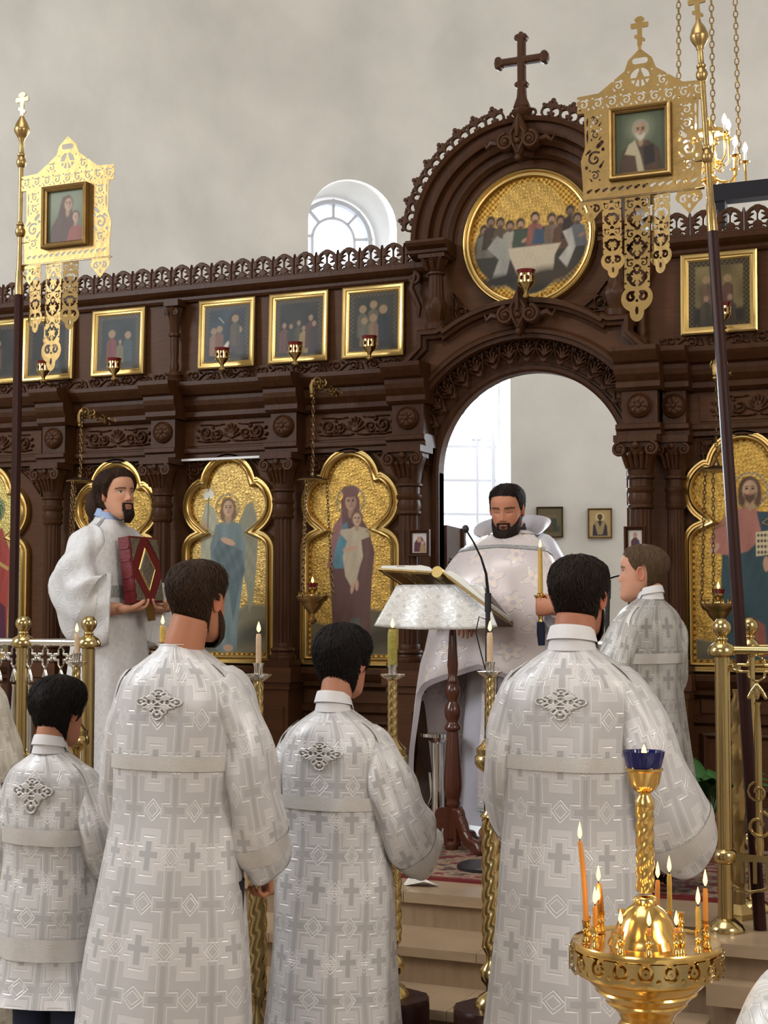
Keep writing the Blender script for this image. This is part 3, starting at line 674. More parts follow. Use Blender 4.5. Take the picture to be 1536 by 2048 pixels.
# cartouches (top with the cross, lower over the door)
def cart_f(x, z):
    ax = abs(x); d = mn(d_poly(x, z, [(0, .13), (.045, .04), (.05, -.01), (0, -.12), (-.05, -.01), (-.045, .04)]), d_circ(ax, z, .062, -.018, .045))
    return d
def cartouche(z, y, top):
    g = sub('cartouche', ico, loc(AX, y, z)); m = plate(cart_f, (-.12, .12, -.14, .14), .006, .03, .02, .03)
    m.build('shield', WD, g); m = MB()
    for sx in (-1, 1):
        p = spiral(sx*.062, -.018, .042, .008, PI/2, -sx*1.9, 30); m.tube(np.c_[p[:, 0], np.full(30, -.05), p[:, 1]], np.linspace(.012, .007, 30), 6); m.ball((sx*.062, -.052, -.018), .016, 10, 6)
        m.tube([(sx*.10, -.03, -.02), (sx*.14, -.025, -.01), (sx*.165, -.02, -.03), (sx*.18, -.02, .0)], [.014, .018, .014, .004], 6)
        m.tube([(sx*.01, -.05, .06), (sx*.035, -.05, .02), (sx*.03, -.05, -.02), (sx*.0, -.05, -.08)], [.008, .012, .01, .006], 6)
    m.ball((0, -.05, -.02), .018, 10, 6).ball((0, -.045, -.10), .016, 8, 6, (1, .8, 1.3)); m.tube([(0, -.05, .10), (0, -.055, .05), (0, -.055, .0)], [.006, .016, .010], 6); m.build('volutes', WD, g)
cartouche(3.885, YF-.14, True); cartouche(3.03, YF-.15, False)
cr = sub('altar_cross', ico, loc(AX, YF-.10, 4.0))
def cross_f(x, z):
    d = mn(d_box(x, z, 0, .25, .018, .15), d_box(x, z, 0, .286, .105, .018))
    for cx, cz in ((0, .40), (-.118, .286), (.118, .286)): d = mn(d, d_circ(x, z, cx, cz, .020), d_circ(x, z, cx-.016*(cx == 0)*1+0, cz, .018), d_circ(x, z, cx+.014*(cx == 0), cz-.0, .018), d_circ(x, z, cx, cz+.014*(cx != 0), .018), d_circ(x, z, cx, cz-.014*(cx != 0), .018), d_box(x, z, cx*1.06, cz+.018*(cx == 0), .009, .009))
    for sx in (-1, 1): d = mn(d, d_circ(x, z, sx*.020, .165, .014))
    d = mn(d, d_poly(x, z, [(-.018, .15), (.018, .15), (.022, .10), (.042, .05), (-.042, .05), (-.022, .10)]))
    return d
plate(cross_f, (-.16, .16, .04, .44), .0045, .030, .008, .012, back=True).build('cross', WD, cr)
MB().lathe([(.030, -.03), (.034, .0), (.052, .02), (.056, .04), (.04, .055)], 20).build('foot', WD, cr)
m = MB(); 
for sx in (-1, 1):
    p = spiral(sx*.052, .02, .024, .006, PI, -sx*1.3, 16); m.tube(np.c_[p[:, 0], np.full(16, -.01), p[:, 1]], .007, 6)
m.lathe([(.045, -.20), (.058, -.15), (.052, -.08), (.032, -.03)], 16, flute=lambda a, z: .10*np.cos(a*6)); m.build('support', WD, cr)
# --- lower pediment and door arch
def ped(e=0): 
    L = [(-.70, 2.80+e*.0), (-.655, 2.80), (-.545, 2.905), (-.545, 2.985), (-.44, 2.985), (-.40, 3.005)]
    t = np.radians(np.linspace(124, 90, 10)); A0 = [(.70*math.cos(q), 2.445+.66*math.sin(q)) for q in t]
    h = L+A0[0:]; return [(AX+x, z) for x, z in h]+[(AX-x, z) for x, z in h[::-1][1:]]
PP = ped()
prof = [(0, 0), (0, .15), (-.012, .175), (-.03, .175), (-.034, .155), (-.05, .15), (-.054, .12), (-.07, .115), (-.07, 0)]
m = MB().sweep(PP, prof); m.v[-1][:, 1] += YF; ip(m, 'pediment_moulding', WD, 35)
bot = [(AX+.665*math.cos(t), DZ+.665*math.sin(t)) for t in np.radians(np.linspace(0, 180, 40))]
pl = [(x, z-.05) for x, z in PP]
ip(MB().prism(pl+[(AX+.665, 2.75), ]+bot+[(AX-.665, 2.75)], YF-.115, YF), 'pediment_field', WF, 30)
m = MB().sweep(arc(.665, DZ, 18, 162), [(-.02, .09), (-.02, .125), (-.005, .14), (.012, .14), (.015, .125), (.035, .125), (.04, .09)]); m.v[-1][:, 1] += YF; ip(m, 'arch_moulding', WD, 35)
m = MB().sweep([(AX+DH, PZ)]+arc(DH, DZ)+[(AX-DH, PZ)], [(.0, -.05), (.0, .02), (-.012, .03), (-.03, .03), (-.034, .02), (-.045, .02), (-.05, -.0), (-.05, -.05)]); m.v[-1][:, 1] += YF; ip(m, 'door_moulding', WD, 35)
def palm_f(x, z):
    ax = abs(x); d = d_line(x, z, [(0, -.058), (.028, -.040), (.046, -.008), (.046, .024), (.030, .042), (.012, .030), (0, .012)], .0042)
    d = mn(d, d_line(x, z, [(0, -.058), (-.028, -.040), (-.046, -.008), (-.046, .024), (-.030, .042), (-.012, .030), (0, .012)], .0042))
    for t in (-.9, -.45, 0, .45, .9): d = mn(d, d_seg(x, z, (0, -.042), (.040*math.sin(t), -.042+.055*math.cos(t)), .003, .0065))
    d = mn(d, d_ring(ax, z, .028, .020, .012, .005), d_circ(ax, z, .028, .020, .005), d_circ(x, z, 0, -.066, .010), d_circ(ax, z, .012, -.060, .007))
    return d
PMd = src(plate(palm_f, (-.054, .054, -.08, .05), .0036, .006, .008, .006, back=True), 'palmette')
for k in range(17):
    t = math.radians(17+146*k/16); r = .595; shared('palmette', PMd, ico, loc(AX+r*math.cos(t), YF-.055, DZ+r*math.sin(t)), (0, PI/2-t, 0))
for sx in (-1, 1):
    p = spiral(AX+sx*.595, 2.40, .042, .008, PI/2, sx*1.8, 28); m = MB().tube(np.c_[p[:, 0], np.full(28, YF-.04), p[:, 1]], np.linspace(.010, .006, 28), 6); m.ball((AX+sx*.595, YF-.04, 2.40), .014, 8, 6)
    m.tube([(AX+sx*.60, YF-.035, 2.36), (AX+sx*.56, YF-.035, 2.335), (AX+sx*.52, YF-.03, 2.32)], [.012, .014, .004], 6); ip(m, 'scroll')
    shared('corner_carving', SPNd, ico, loc(AX+sx*.385, YF-.01, 3.085), (0, 0, 0), (sx*1, 1, -1.0) if sx < 0 else (-1, 1, -1)) if False else None
    o = shared('corner_carving', SPNd, ico, loc(AX+sx*.40, YF-.012, 3.035), sc=(-sx*.95, 1, -.95))
# --- open leaf of the royal door, swung into the altar
lf = sub('royal_door_leaf', ico, loc(AX-.485, YF+.055, PZ)); lf.rotation_euler = (0, 0, math.radians(99))
def leaf2(x, z): return mx(d_box(x, z, .20, .86, .20, .86), -.0-0*x)
MB().bx(0, .38, -.018, .018, .02, 1.50).build('panel', WD, lf, smooth=0)
m = plate(lambda x, z: mx(d_box(x, z, .38, .75, .035, .75), -(.012-abs(np.sin(z*26))*.022+(x-.40))*-1), (.34, .43, 0, 1.5), .006, .03, .008, .01, back=True); m.build('carved_edge', WD, lf)
plate(frieze_f, (-.235, .235, -.058, .058), .0055, .004, .012, .010).xf(Matrix.Translation((.19, -.018, 1.3)) @ Matrix.Scale(.7, 4)).build('carving', WD, lf)
# carved brackets under the dado beside the door
def tref_f(x, z):
    ax = abs(x); d = mn(d_ring(ax, z, .022, .03, .018, .008), d_ring(x, z, 0, .055, .017, .008), d_ell(x, z, 0, -.03, .012, .06), d_line(ax, z, [(.01, .0), (.035, -.01), (.03, -.035), (.012, -.03)], .005))
    return d
TRd = src(plate(tref_f, (-.05, .05, -.10, .08), .0042, .004, .010, .008), 'trefoil_carving')
for x in (-2.96, -3.13, -3.30, -3.47, -3.70, -3.95): shared('trefoil_carving', TRd, ico, loc(x, YF-.012, .90))
tag(MB().bx(-.345, .345, -.008, .008, -.006, .006).build('light_strip', MAT['linen_white'], None, smooth=0, loc=(-3.945, YF-.062, 2.395)), 'thin white light strip fixed above the angel icon', 'light strip')
# ------------------------------------------------------------------ painted icons
class Pnt:
    def __init__(s, base, metal=1.0): s.L = []; s.base = base; s.m = metal
    def add(s, sdf, col, soft=.0035, a=1.0, gold=False): s.L.append((sdf, col, soft, a, gold)); return s
    def __call__(s, x, y):
        n = len(x); C = np.ones((n, 4)); C[:, :3] = s.base(x, y) if callable(s.base) else srgb(*s.base); C[:, 3] = 0 if s.m == 0 else 1
        for sdf, col, soft, a, gold in s.L:
            w = np.clip(.5-sdf(x, y)/soft, 0, 1)*a; c = col(x, y) if callable(col) else np.array(srgb(*col))
            C[:, :3] = C[:, :3]*(1-w[:, None])+c*w[:, None]; C[:, 3] = C[:, 3]*(1-w)+(0 if gold else 1)*w
        g = C[:, :3].mean(1, keepdims=True); nz = (np.sin(x*310+7*np.sin(y*190))*np.sin(y*270+5*np.sin(x*230)))[:, None]; k = np.where(C[:, 3:] > .5, 1., 0.); C[:, :3] = np.where(k > 0, (C[:, :3]*.72+g*.28*np.array((1.08, 1.0, .86)))*.80*(1+.10*nz), C[:, :3]*.74)
        return C
def E(cx, cy, rx, ry, rot=0): return lambda x, y: d_ell(x, y, cx, cy, rx, ry, rot)
def G(pts): return lambda x, y: d_poly(x, y, pts)
def S(a, b, ra, rb=None): return lambda x, y: d_seg(x, y, a, b, ra, rb)
def fold(c, fx=120., amp=.32, sl=14., seed=0.):
    c = np.array(srgb(*c))
    def f(x, y):
        k = np.sin(fx*.62*x+sl*y+2.6*np.sin(6*y+seed+8*x)+seed)*.6+np.sin(fx*1.15*x-sl*1.3*y+2*np.sin(9*y-5*x)+seed*3)*.4; k = k*(.6+.4*np.sin(13*y+7*x+seed))
        return c*(1+amp*.62*k)[:, None]
    return f
def goldf(c=(200, 160, 84), s=1.0):
    c = np.array(srgb(*c))
    def f(x, y):
        k = np.sin(x*170*s+2.4*np.sin(y*110*s))*np.sin(y*160*s+2.2*np.sin(x*120*s)); return c*np.clip(1+.38*k, .35, 1.5)[:, None]
    return f
def rings(c1, c2, p):
    a, b = np.array(srgb(*c1)), np.array(srgb(*c2))
    def f(x, y):
        k = np.clip(.5+.9*np.sin(x*2*PI/p)*np.sin(y*2*PI/p), 0, 1)[:, None]; return a*(1-k)+b*k
    return f
def halo(P, cx, cy, r, c=(206, 164, 84)):
    P.add(E(cx, cy, r, r), goldf(c, .6), .003, 1, True); P.add(lambda x, y: d_ring(x, y, cx, cy, r*.93, r*.14), rings((96, 84, 60), (190, 170, 110), r*.28), .002, .85)
def face(P, cx, cy, r, skin=(196, 146, 112), hair=(84, 52, 34), beard=None, long=True, tilt=0.):
    P.add(E(cx, cy+.10*r, r*1.0, r*1.12), hair, r*.15)
    if long: P.add(E(cx-.75*r, cy-.8*r, r*.34, r*.85, .15), hair, r*.2).add(E(cx+.75*r, cy-.8*r, r*.34, r*.85, -.15), hair, r*.2)
    P.add(E(cx, cy-1.25*r, r*.36, r*.7), tuple(int(v*.86) for v in skin), r*.12)
    P.add(E(cx+tilt*r, cy-.10*r, r*.68, r*.93), skin, r*.14); P.add(E(cx+(.35+tilt)*r, cy-.15*r, r*.28, r*.75), tuple(int(v*.80) for v in skin), r*.35, .7)
    if beard: P.add(G([(cx-.60*r, cy-.30*r), (cx-.30*r, cy-.45*r), (cx+.30*r, cy-.45*r), (cx+.60*r, cy-.30*r), (cx+.42*r, cy-.95*r), (cx, cy-1.35*r), (cx-.42*r, cy-.95*r)]), beard, r*.2)
    for sx in (-1, 1):
        P.add(E(cx+(tilt+sx*.28)*r, cy+.05*r, r*.15, r*.085), (50, 34, 28), r*.06); P.add(E(cx+(tilt+sx*.28)*r, cy+.24*r, r*.19, r*.045), (70, 46, 34), r*.06)
    P.add(S((cx+(tilt+.02)*r, cy+.05*r), (cx+(tilt+.04)*r, cy-.30*r), r*.05, r*.10), tuple(int(v*.82) for v in skin), r*.06); P.add(E(cx+tilt*r, cy-.52*r, r*.20, r*.06), (150, 78, 66), r*.06)
# -- lobed outline shared by the large icons
def arc3(p0, p1, p2, n=12):
    (x1, y1), (x2, y2), (x3, y3) = p0, p1, p2; A = x1*(y2-y3)-y1*(x2-x3)+x2*y3-x3*y2
    B = (x1*x1+y1*y1)*(y3-y2)+(x2*x2+y2*y2)*(y1-y3)+(x3*x3+y3*y3)*(y2-y1); Cc = (x1*x1+y1*y1)*(x2-x3)+(x2*x2+y2*y2)*(x3-x1)+(x3*x3+y3*y3)*(x1-x2)
    cx, cy = -B/(2*A), -Cc/(2*A); r = math.hypot(x1-cx, y1-cy); t = [math.atan2(q[1]-cy, q[0]-cx) for q in (p0, p1, p2)]
    def up(a, b): return (b-a) % (2*PI)
    ccw = up(t[0], t[1]) < up(t[0], t[2]); tot = up(t[0], t[2]) if ccw else -up(t[2], t[0]); return [(cx+r*math.cos(t[0]+tot*i/n), cy+r*math.sin(t[0]+tot*i/n)) for i in range(n+1)]
def lobed(w=.285, H=1.125):
    R = [(w, 0), (w, .585)]+arc3((w, .60), (w-.018, .662), (w-.078, .706), 6)+arc3((w-.078, .706), (w-.004, .845), (w-.108, .995), 14)[1:]+[(.175*math.cos(t), H-.175+.175*math.sin(t)) for t in np.linspace(.25, PI/2, 10)]
    return R+[(-x, z) for x, z in R[::-1][1:]]
LOB = lobed()
FPROF = [(o*1.18, h*1.1) for o, h in [(.0, 0), (.0, .018), (.006, .030), (.013, .030), (.016, .020), (.022, .020), (.026, .034), (.033, .038), (.040, .032), (.042, .0)]]
def inset(P, d):
    p = np.array(P); d0 = p-np.roll(p, 1, 0); d1 = np.roll(p, -1, 0)-p; n0 = np.c_[-d0[:, 1], d0[:, 0]]/np.linalg.norm(d0, axis=1)[:, None]; n1 = np.c_[-d1[:, 1], d1[:, 0]]/np.linalg.norm(d1, axis=1)[:, None]
    nn = n0+n1; nn /= np.maximum((nn*n0).sum(1), .4)[:, None]; return p+nn*d
def big_icon(name, label, cx, P, mirror=False, z0=1.305):
    t = thing(name, label, 'icon', (cx, YF-.002, z0), group='large icons of the lower tier')
    MB().sweep(LOB, FPROF, closed=True).build('frame', MAT['gilt'], t, smooth=50)
    m = plate(lambda x, z: d_poly(x, z, LOB)+.030, (-.27, .27, .015, 1.11), .0042, .010, col=P); m.build('painting', MAT['painting'], t, smooth=30)
    rim = MB().sweep(inset(LOB, .060), [(0, .010), (0, .0125), (.003, .0125), (.003, .010)], closed=True); rim.build('tooled_rim', MAT['gilt_worn'], t, smooth=30)
    return t
def ground(P, z1=.30, c1=(104, 92, 66), c2=(66, 56, 42)):
    P.add(G([(-.3, 0), (.3, 0), (.3, z1), (.12, z1+.02), (0, z1-.04), (-.12, z1-.06), (-.3, z1-.03)]), fold(c1, 14, .2, 30), .02); P.add(E(.16, z1*.55, .13, .05, .3), c2, .05, .8); P.add(E(-.12, z1*.3, .15, .03, .1), c2, .04, .6)
    P.add(lambda x, y: y-.052, rings((120, 84, 30), (206, 160, 74), .034), .004, 1, True)
def border(P):
    P.add(lambda x, y: -(d_poly(x, y, LOB)+.060), rings((110, 78, 28), (214, 166, 78), .030), .003, 1, True)
P = Pnt(goldf(), 0); ground(P, .27); border(P)
# mother of God with the child, standing
halo(P, .0, .845, .082)
P.add(G([(-.095, .06), (-.11, .35), (-.125, .55), (-.10, .69), (-.05, .77), (-.055, .85), (0, .915), (.05, .85), (.05, .77), (.10, .70), (.135, .58), (.12, .45), (.11, .25), (.12, .06), (.05, .03), (-.06, .03)]), fold((104, 66, 60), 95, .34, 8), .005)
P.add(G([(-.12, .555), (-.085, .70), (-.02, .74), (0, .60), (-.02, .50), (-.09, .50)]), fold((70, 130, 148), 110, .30, 40), .006)
P.add(G([(-.135, .50), (-.10, .71), (-.05, .78), (-.045, .72), (-.09, .60), (-.10, .52)]), fold((150, 92, 92), 100, .2, 20), .005)
P.add(G([(-.02, .03), (.0, .24), (.05, .25), (.06, .12), (.03, .03)]), fold((88, 92, 84), 150, .3, 6), .006); P.add(E(.02, .06, .03, .02), (40, 92, 100), .006)
face(P, 0, .845, .045, (190, 140, 108), (120, 72, 66), None, True); P.add(E(0, .895, .05, .03), (126, 78, 72), .008)
P.add(G([(-.03, .46), (-.045, .56), (-.02, .64), (-.06, .68), (-.055, .70), (.0, .705), (.03, .72), (.10, .70), (.105, .66), (.06, .645), (.07, .56), (.05, .50), (.03, .42), (.0, .41)]), fold((186, 166, 136), 120, .18, 30), .005)
face(P, .035, .755, .034, (204, 158, 122), (120, 84, 54), None, False); P.add(E(.0, .60, .045, .012, .1), (196, 148, 114), .004); P.add(E(.01, .40, .010, .03, -.2), (196, 148, 114), .004); P.add(E(.035, .415, .010, .03), (196, 148, 114), .004)
big_icon('icon', 'large lobed icon of a standing mother in brown and blue cloak holding a child', -3.240, P)
# archangel with wings and lily
P = Pnt(goldf((202, 168, 100), .9), 0); ground(P, .30, (128, 118, 90), (74, 74, 70)); border(P); halo(P, -.01, .83, .075, (200, 160, 86))
for sx in (-1, 1): P.add(G([(sx*.03, .68), (sx*.10, .84), (sx*.145, .86), (sx*.175, .74), (sx*.17, .55), (sx*.15, .34), (sx*.125, .26), (sx*.11, .40), (sx*.07, .55)]), fold((170, 168, 140) if sx < 0 else (140, 138, 112), 160, .22, 60), .005)
P.add(G([(-.10, .10), (-.095, .40), (-.115, .62), (-.08, .74), (0, .765), (.075, .74), (.10, .62), (.085, .42), (.06, .25), (.05, .07), (-.04, .055)]), fold((106, 130, 132), 105, .34, 16), .005)
P.add(G([(-.105, .58), (-.06, .66), (.08, .60), (.10, .50), (.06, .38), (.03, .22), (.0, .40), (-.05, .52)]), fold((84, 104, 110), 130, .35, -40), .006)
face(P, -.005, .83, .045, (204, 156, 116), (128, 88, 50)); P.add(E(-.005, .65, .045, .016, -.35), (202, 152, 114), .004); P.add(E(-.14, .72, .016, .05, .2), (196, 150, 114), .005)
P.add(S((-.13, .70), (-.125, .92), .004), (110, 120, 80), .003); 
for q in ((-.125, .92), (-.14, .90), (-.11, .905)): P.add(E(*q, .016, .020), (222, 220, 204), .005)
P.add(E(.0, .085, .03, .018), (190, 140, 106), .006)
big_icon('icon', 'lobed icon of a winged angel in pale blue robes', -3.955, P)
# saint largely hidden behind the reader
P = Pnt(goldf((186, 150, 80), .9), 0); ground(P, .28); border(P); halo(P, 0, .83, .075)
P.add(G([(-.10, .08), (-.11, .6), (-.07, .74), (.07, .74), (.11, .6), (.10, .08)]), fold((150, 140, 120), 110, .3, 10), .005); P.add(G([(.0, .6), (.05, .74), (.09, .7), (.12, .45), (.10, .10), (.04, .10)]), fold((176, 160, 150), 120, .2, 10), .005)
face(P, 0, .83, .045, beard=(100, 80, 60))
big_icon('icon', 'lobed gilt icon largely hidden behind the bearded reader', -4.660, P)
# saint in red on the deacon's door
P = Pnt(lambda x, y: np.array(srgb(196, 178, 108))*(1-.10*np.sin(y*5))[:, None], 0); halo(P, .02, .86, .088, (104, 122, 84)); ground(P, .12, (150, 138, 92), (120, 110, 70))
P.add(G([(-.07, .10), (-.09, .6), (-.05, .75), (.09, .75), (.145, .62), (.14, .35), (.13, .10)]), fold((170, 34, 26), 120, .38, 12), .005); P.add(G([(.02, .10), (.05, .35), (.12, .30), (.13, .10)]), fold((92, 22, 60), 130, .3, 5), .006)
P.add(S((-.06, .62), (.13, .52), .010), (190, 150, 60), .005); face(P, .02, .855, .05, hair=(58, 40, 30))
big_icon('icon', 'pale gold lobed icon of a red-robed saint, cut by the left edge', -5.528, P)
# Christ with open book
P = Pnt(goldf((206, 166, 84)), 0); ground(P, .20, (110, 102, 78), (64, 58, 48)); border(P); halo(P, .03, .84, .085)
P.add(G([(-.10, .08), (-.11, .35), (-.10, .55), (.0, .72), (.09, .73), (.15, .62), (.16, .40), (.13, .08), (.0, .05)]), fold((40, 74, 84), 100, .40, 30), .005)
P.add(G([(-.155, .60), (-.13, .68), (-.06, .74), (.02, .77), (.08, .74), (.08, .62), (.02, .56), (-.05, .54), (-.13, .55)]), fold((172, 98, 82), 90, .26, 20), .006)
P.add(G([(.06, .74), (.12, .74), (.165, .66), (.16, .50), (.10, .48), (.09, .60)]), fold((38, 70, 84), 100, .3, 20), .005); P.add(G([(.0, .08), (.03, .26), (.09, .22), (.10, .08)]), fold((150, 74, 48), 90, .3, 20), .008)
face(P, .03, .845, .050, (200, 152, 112), (92, 60, 36), (96, 62, 38)); P.add(E(-.135, .575, .03, .016, .8), (196, 146, 110), .004)
P.add(G([(.055, .535), (.125, .545), (.125, .655), (.055, .645)]), (206, 186, 140), .003); P.add(G([(.128, .545), (.20, .535), (.20, .645), (.128, .655)]), (196, 176, 132), .003)
for k in range(4):
    for j in range(4): P.add(E(.066+.0155*j, .632-.026*k, .0055, .0075), (70, 52, 36), .003); P.add(E(.139+.0155*j, .634-.026*k, .0055, .0075), (70, 52, 36), .003)
P.add(E(.10, .50, .014, .035), (190, 140, 104), .004)
big_icon('icon', 'lobed icon of bearded figure in red and blue holding an open book', -1.245, P)
# round icon with a group at a table
RT = thing('round_icon', 'round gilt-framed painting of figures seated around a white table', 'icon', (AX+.005, YF-.015, 3.42))
cc = [(.305*math.cos(t), .305*math.sin(t)) for t in np.linspace(0, 2*PI, 73)[:-1]]
MB().sweep(cc, [(0, 0), (0, .02), (-.006, .034), (-.014, .036), (-.018, .024), (-.022, .024), (-.026, .036), (-.034, .040), (-.042, .034), (-.044, 0)], closed=True).build('frame', MAT['gilt'], RT, smooth=50)
P = Pnt(goldf((186, 150, 82), 1.2), 0)
P.add(lambda x, y: -mn(d_circ(x, y, 0, .10, .185), d_circ(x, y, -.12, -.02, .18), d_circ(x, y, .12, -.02, .18), d_circ(x, y, 0, -.11, .18)), rings((120, 86, 34), (212, 164, 78), .028), .004, 1, True)
P.add(lambda x, y: mx(mn(d_circ(x, y, -.12, -.04, .168), d_circ(x, y, .12, -.04, .168), d_circ(x, y, 0, -.12, .155)), y-.055), fold((62, 56, 46), 22, .25, 18), .01)
figs = [(-.235, .045, (112, 104, 92), (150, 110, 84)), (-.20, .085, (70, 54, 42), (140, 100, 76)), (-.15, .075, (92, 74, 54), (150, 108, 80)), (-.10, .055, (160, 152, 134), (160, 118, 90)), (-.045, .06, (66, 82, 64), (176, 130, 98)), (.03, .085, (146, 78, 62), (190, 140, 106)), (.115, .07, (120, 96, 76), (170, 126, 96)), (.16, .055, (96, 62, 44), (150, 108, 82)), (.21, .10, (60, 46, 38), (120, 88, 66)), (.245, .06, (96, 98, 104), (150, 112, 86))]
for x0, z0, c, sk in figs:
    P.add(E(x0, z0+.020, .030, .032), (150, 116, 56), .006, .5, True)
    P.add(G([(x0-.05, z0-.12), (x0-.035, z0-.02), (x0, z0), (x0+.035, z0-.02), (x0+.05, z0-.12)]), fold(c, 130, .3, 20, x0*9), .008); P.add(E(x0, z0+.020, .022, .027), (58, 42, 32), .006); P.add(E(x0, z0+.013, .016, .020), sk, .006); P.add(E(x0, z0-.002, .012, .010), (74, 54, 40), .006, .8); P.add(E(x0+.02, z0-.065, .018, .009, .5), sk, .005)
P.add(G([(.03, .05), (.07, .04), (.08, -.03), (.01, -.03)]), fold((54, 82, 108), 100, .2, 10), .006)
P.add(G([(-.13, -.04), (.16, -.035), (.13, -.09), (.12, -.17), (-.06, -.18), (-.10, -.09)]), fold((196, 180, 150), 60, .14, 12), .008)
P.add(G([(-.22, -.03), (-.17, .03), (-.12, .0), (-.10, -.09), (-.12, -.17), (-.20, -.19), (-.16, -.09)]), fold((150, 148, 140), 110, .3, 25), .008); P.add(G([(.17, .02), (.215, .035), (.235, -.06), (.19, -.16), (.15, -.11), (.20, -.05)]), fold((176, 170, 160), 110, .25, 30), .008)
P.add(E(-.16, -.20, .10, .03), (48, 44, 40), .03); P.add(E(.10, -.19, .12, .04), (70, 56, 40), .04)
plate(lambda x, z: d_circ(x, z, 0, 0, .312), (-.32, .32, -.32, .32), .0042, .010, col=P).build('painting', MAT['painting'], RT, smooth=30)
# small framed icons of the upper tier
def rect_frame(w, h, fw, t, mt, parent, y=0, dp=.0):
    pr = [(0, 0), (0, .010+dp), (fw*.22, .016+dp), (fw*.42, .014+dp), (fw*.5, .020+dp), (fw*.8, .024+dp), (fw, .020+dp), (fw, 0)]
    P0 = [(-w/2+fw, -h/2+fw), (w/2-fw, -h/2+fw), (w/2-fw, h/2-fw), (-w/2+fw, h/2-fw)]
    return MB().sweep(P0, [(-o, q) for o, q in pr], closed=True).build('frame', MAT[mt], parent, smooth=30)
def scene_paint(seed, bgc, figs, extra=None, w=.27, h=.31):
    P = Pnt(lambda x, y: np.array(srgb(*bgc))*.7*(1+.35*np.sin(x*31+seed)*np.sin(y*27+seed*2))[:, None])
    P.add(lambda x, y: -d_box(x, y, 0, 0, w/2-.024, h/2-.024), rings((44, 34, 20), (96, 78, 44), .022), .004)
    P.add(G([(-.12, -.14), (.12, -.14), (.12, -.07), (.03, -.085), (-.12, -.06)]), (46, 40, 30), .02)
    if extra: extra(P)
    for i, (x0, z0, s, c, hl) in enumerate(figs):
        P.add(G([(x0-.03*s, z0-.13*s), (x0-.028*s, z0-.02*s), (x0, z0+.005*s), (x0+.028*s, z0-.02*s), (x0+.03*s, z0-.13*s)]), fold(c, 170, .35, 20, seed+i), .006)
        if hl: P.add(E(x0, z0+.018*s, .021*s, .021*s), (150, 120, 60), .004)
        P.add(E(x0, z0+.016*s, .012*s, .015*s), (150, 112, 84), .005)
    return P
def small_icon(cx, label, P, w=.345, h=.375, zc=3.072):
    t = thing('framed_icon', label, 'icon', (cx, YF-.018, zc), group='small gilt-framed icons of the upper tier')
    t.rotation_euler = (math.radians(-2), 0, 0)
    rect_frame(w, h, .036, 0, 'gilt', t); plate(lambda x, z: d_box(x, z, 0, 0, w/2-.030, h/2-.030), (-w/2+.028, w/2-.028, -h/2+.028, h/2-.028), .0042, .008, col=P).build('painting', MAT['painting'], t, smooth=30)
    MB().bx(-w/2+.01, w/2-.01, -.004, .012, -h/2+.01, h/2-.01).build('back_board', WF, t, smooth=0)
    return t
bl, dk = (34, 48, 54), (44, 40, 32)
small_icon(-5.48, 'gilt-framed icon cut off by the left edge of the picture', scene_paint(1, dk, [(0, .03, 1, (90, 60, 44), 1)]))
small_icon(-5.125, 'gilt-framed icon behind the pendants of the left banner', scene_paint(2, dk, [(-.02, .03, 1.1, (84, 62, 44), 1), (.05, .0, .9, (60, 70, 66), 1)]))
small_icon(-4.655, 'gilt-framed dark icon with one red figure beside the small turned column', scene_paint(3, (40, 50, 50), [(-.045, .03, 1.1, (120, 40, 34), 1), (.06, .02, 1, (50, 66, 66), 1), (.01, -.01, .8, (110, 96, 60), 0)]))
small_icon(-3.968, 'gilt-framed icon with blue night sky, leftmost of three between turned column and arch', scene_paint(4, (38, 60, 74), [(-.08, .0, .9, (140, 96, 66), 1), (-.045, .01, .9, (120, 74, 56), 1), (.04, .0, .8, (70, 58, 50), 1), (.075, .0, .9, (66, 60, 56), 1), (.05, .06, 1.0, (84, 70, 52), 1)], lambda P: (P.add(E(.055, .05, .05, .07), (40, 34, 30), .01), P.add(E(-.005, -.075, .012, .035, -.5), (200, 190, 166), .005), P.add(S((-.05, .09), (-.02, .06), .002), (200, 200, 190), .002))))
small_icon(-3.536, 'gilt-framed icon of robed men, middle of three between turned column and arch', scene_paint(5, (50, 46, 38), [(-.085, .0, 1, (104, 60, 48), 0), (-.045, -.005, .9, (52, 50, 44), 0), (0, .01, .9, (70, 66, 44), 0), (.03, -.02, .9, (150, 120, 66), 0), (.07, .03, 1.1, (84, 46, 40), 0), (.09, .0, 1, (60, 48, 44), 0)]))
small_icon(-3.107, 'gilt-framed icon with standing figures nearest the left side of the arch', scene_paint(6, (64, 58, 42), [(-.06, .05, 1, (90, 84, 62), 1), (0, .07, 1, (96, 84, 66), 1), (.055, .04, 1.1, (40, 44, 50), 1), (0, .0, 1.0, (130, 96, 66), 1), (-.05, -.01, .9, (100, 90, 70), 1)]))
small_icon(-1.340, 'gilt-framed golden icon behind the right banner pole', scene_paint(7, (136, 116, 62), [(-.06, .05, .9, (100, 74, 52), 1), (.04, .05, .9, (96, 58, 44), 1), (-.06, -.04, 1, (70, 60, 46), 0), (.05, -.04, 1, (66, 52, 42), 0)]), .355, .385)
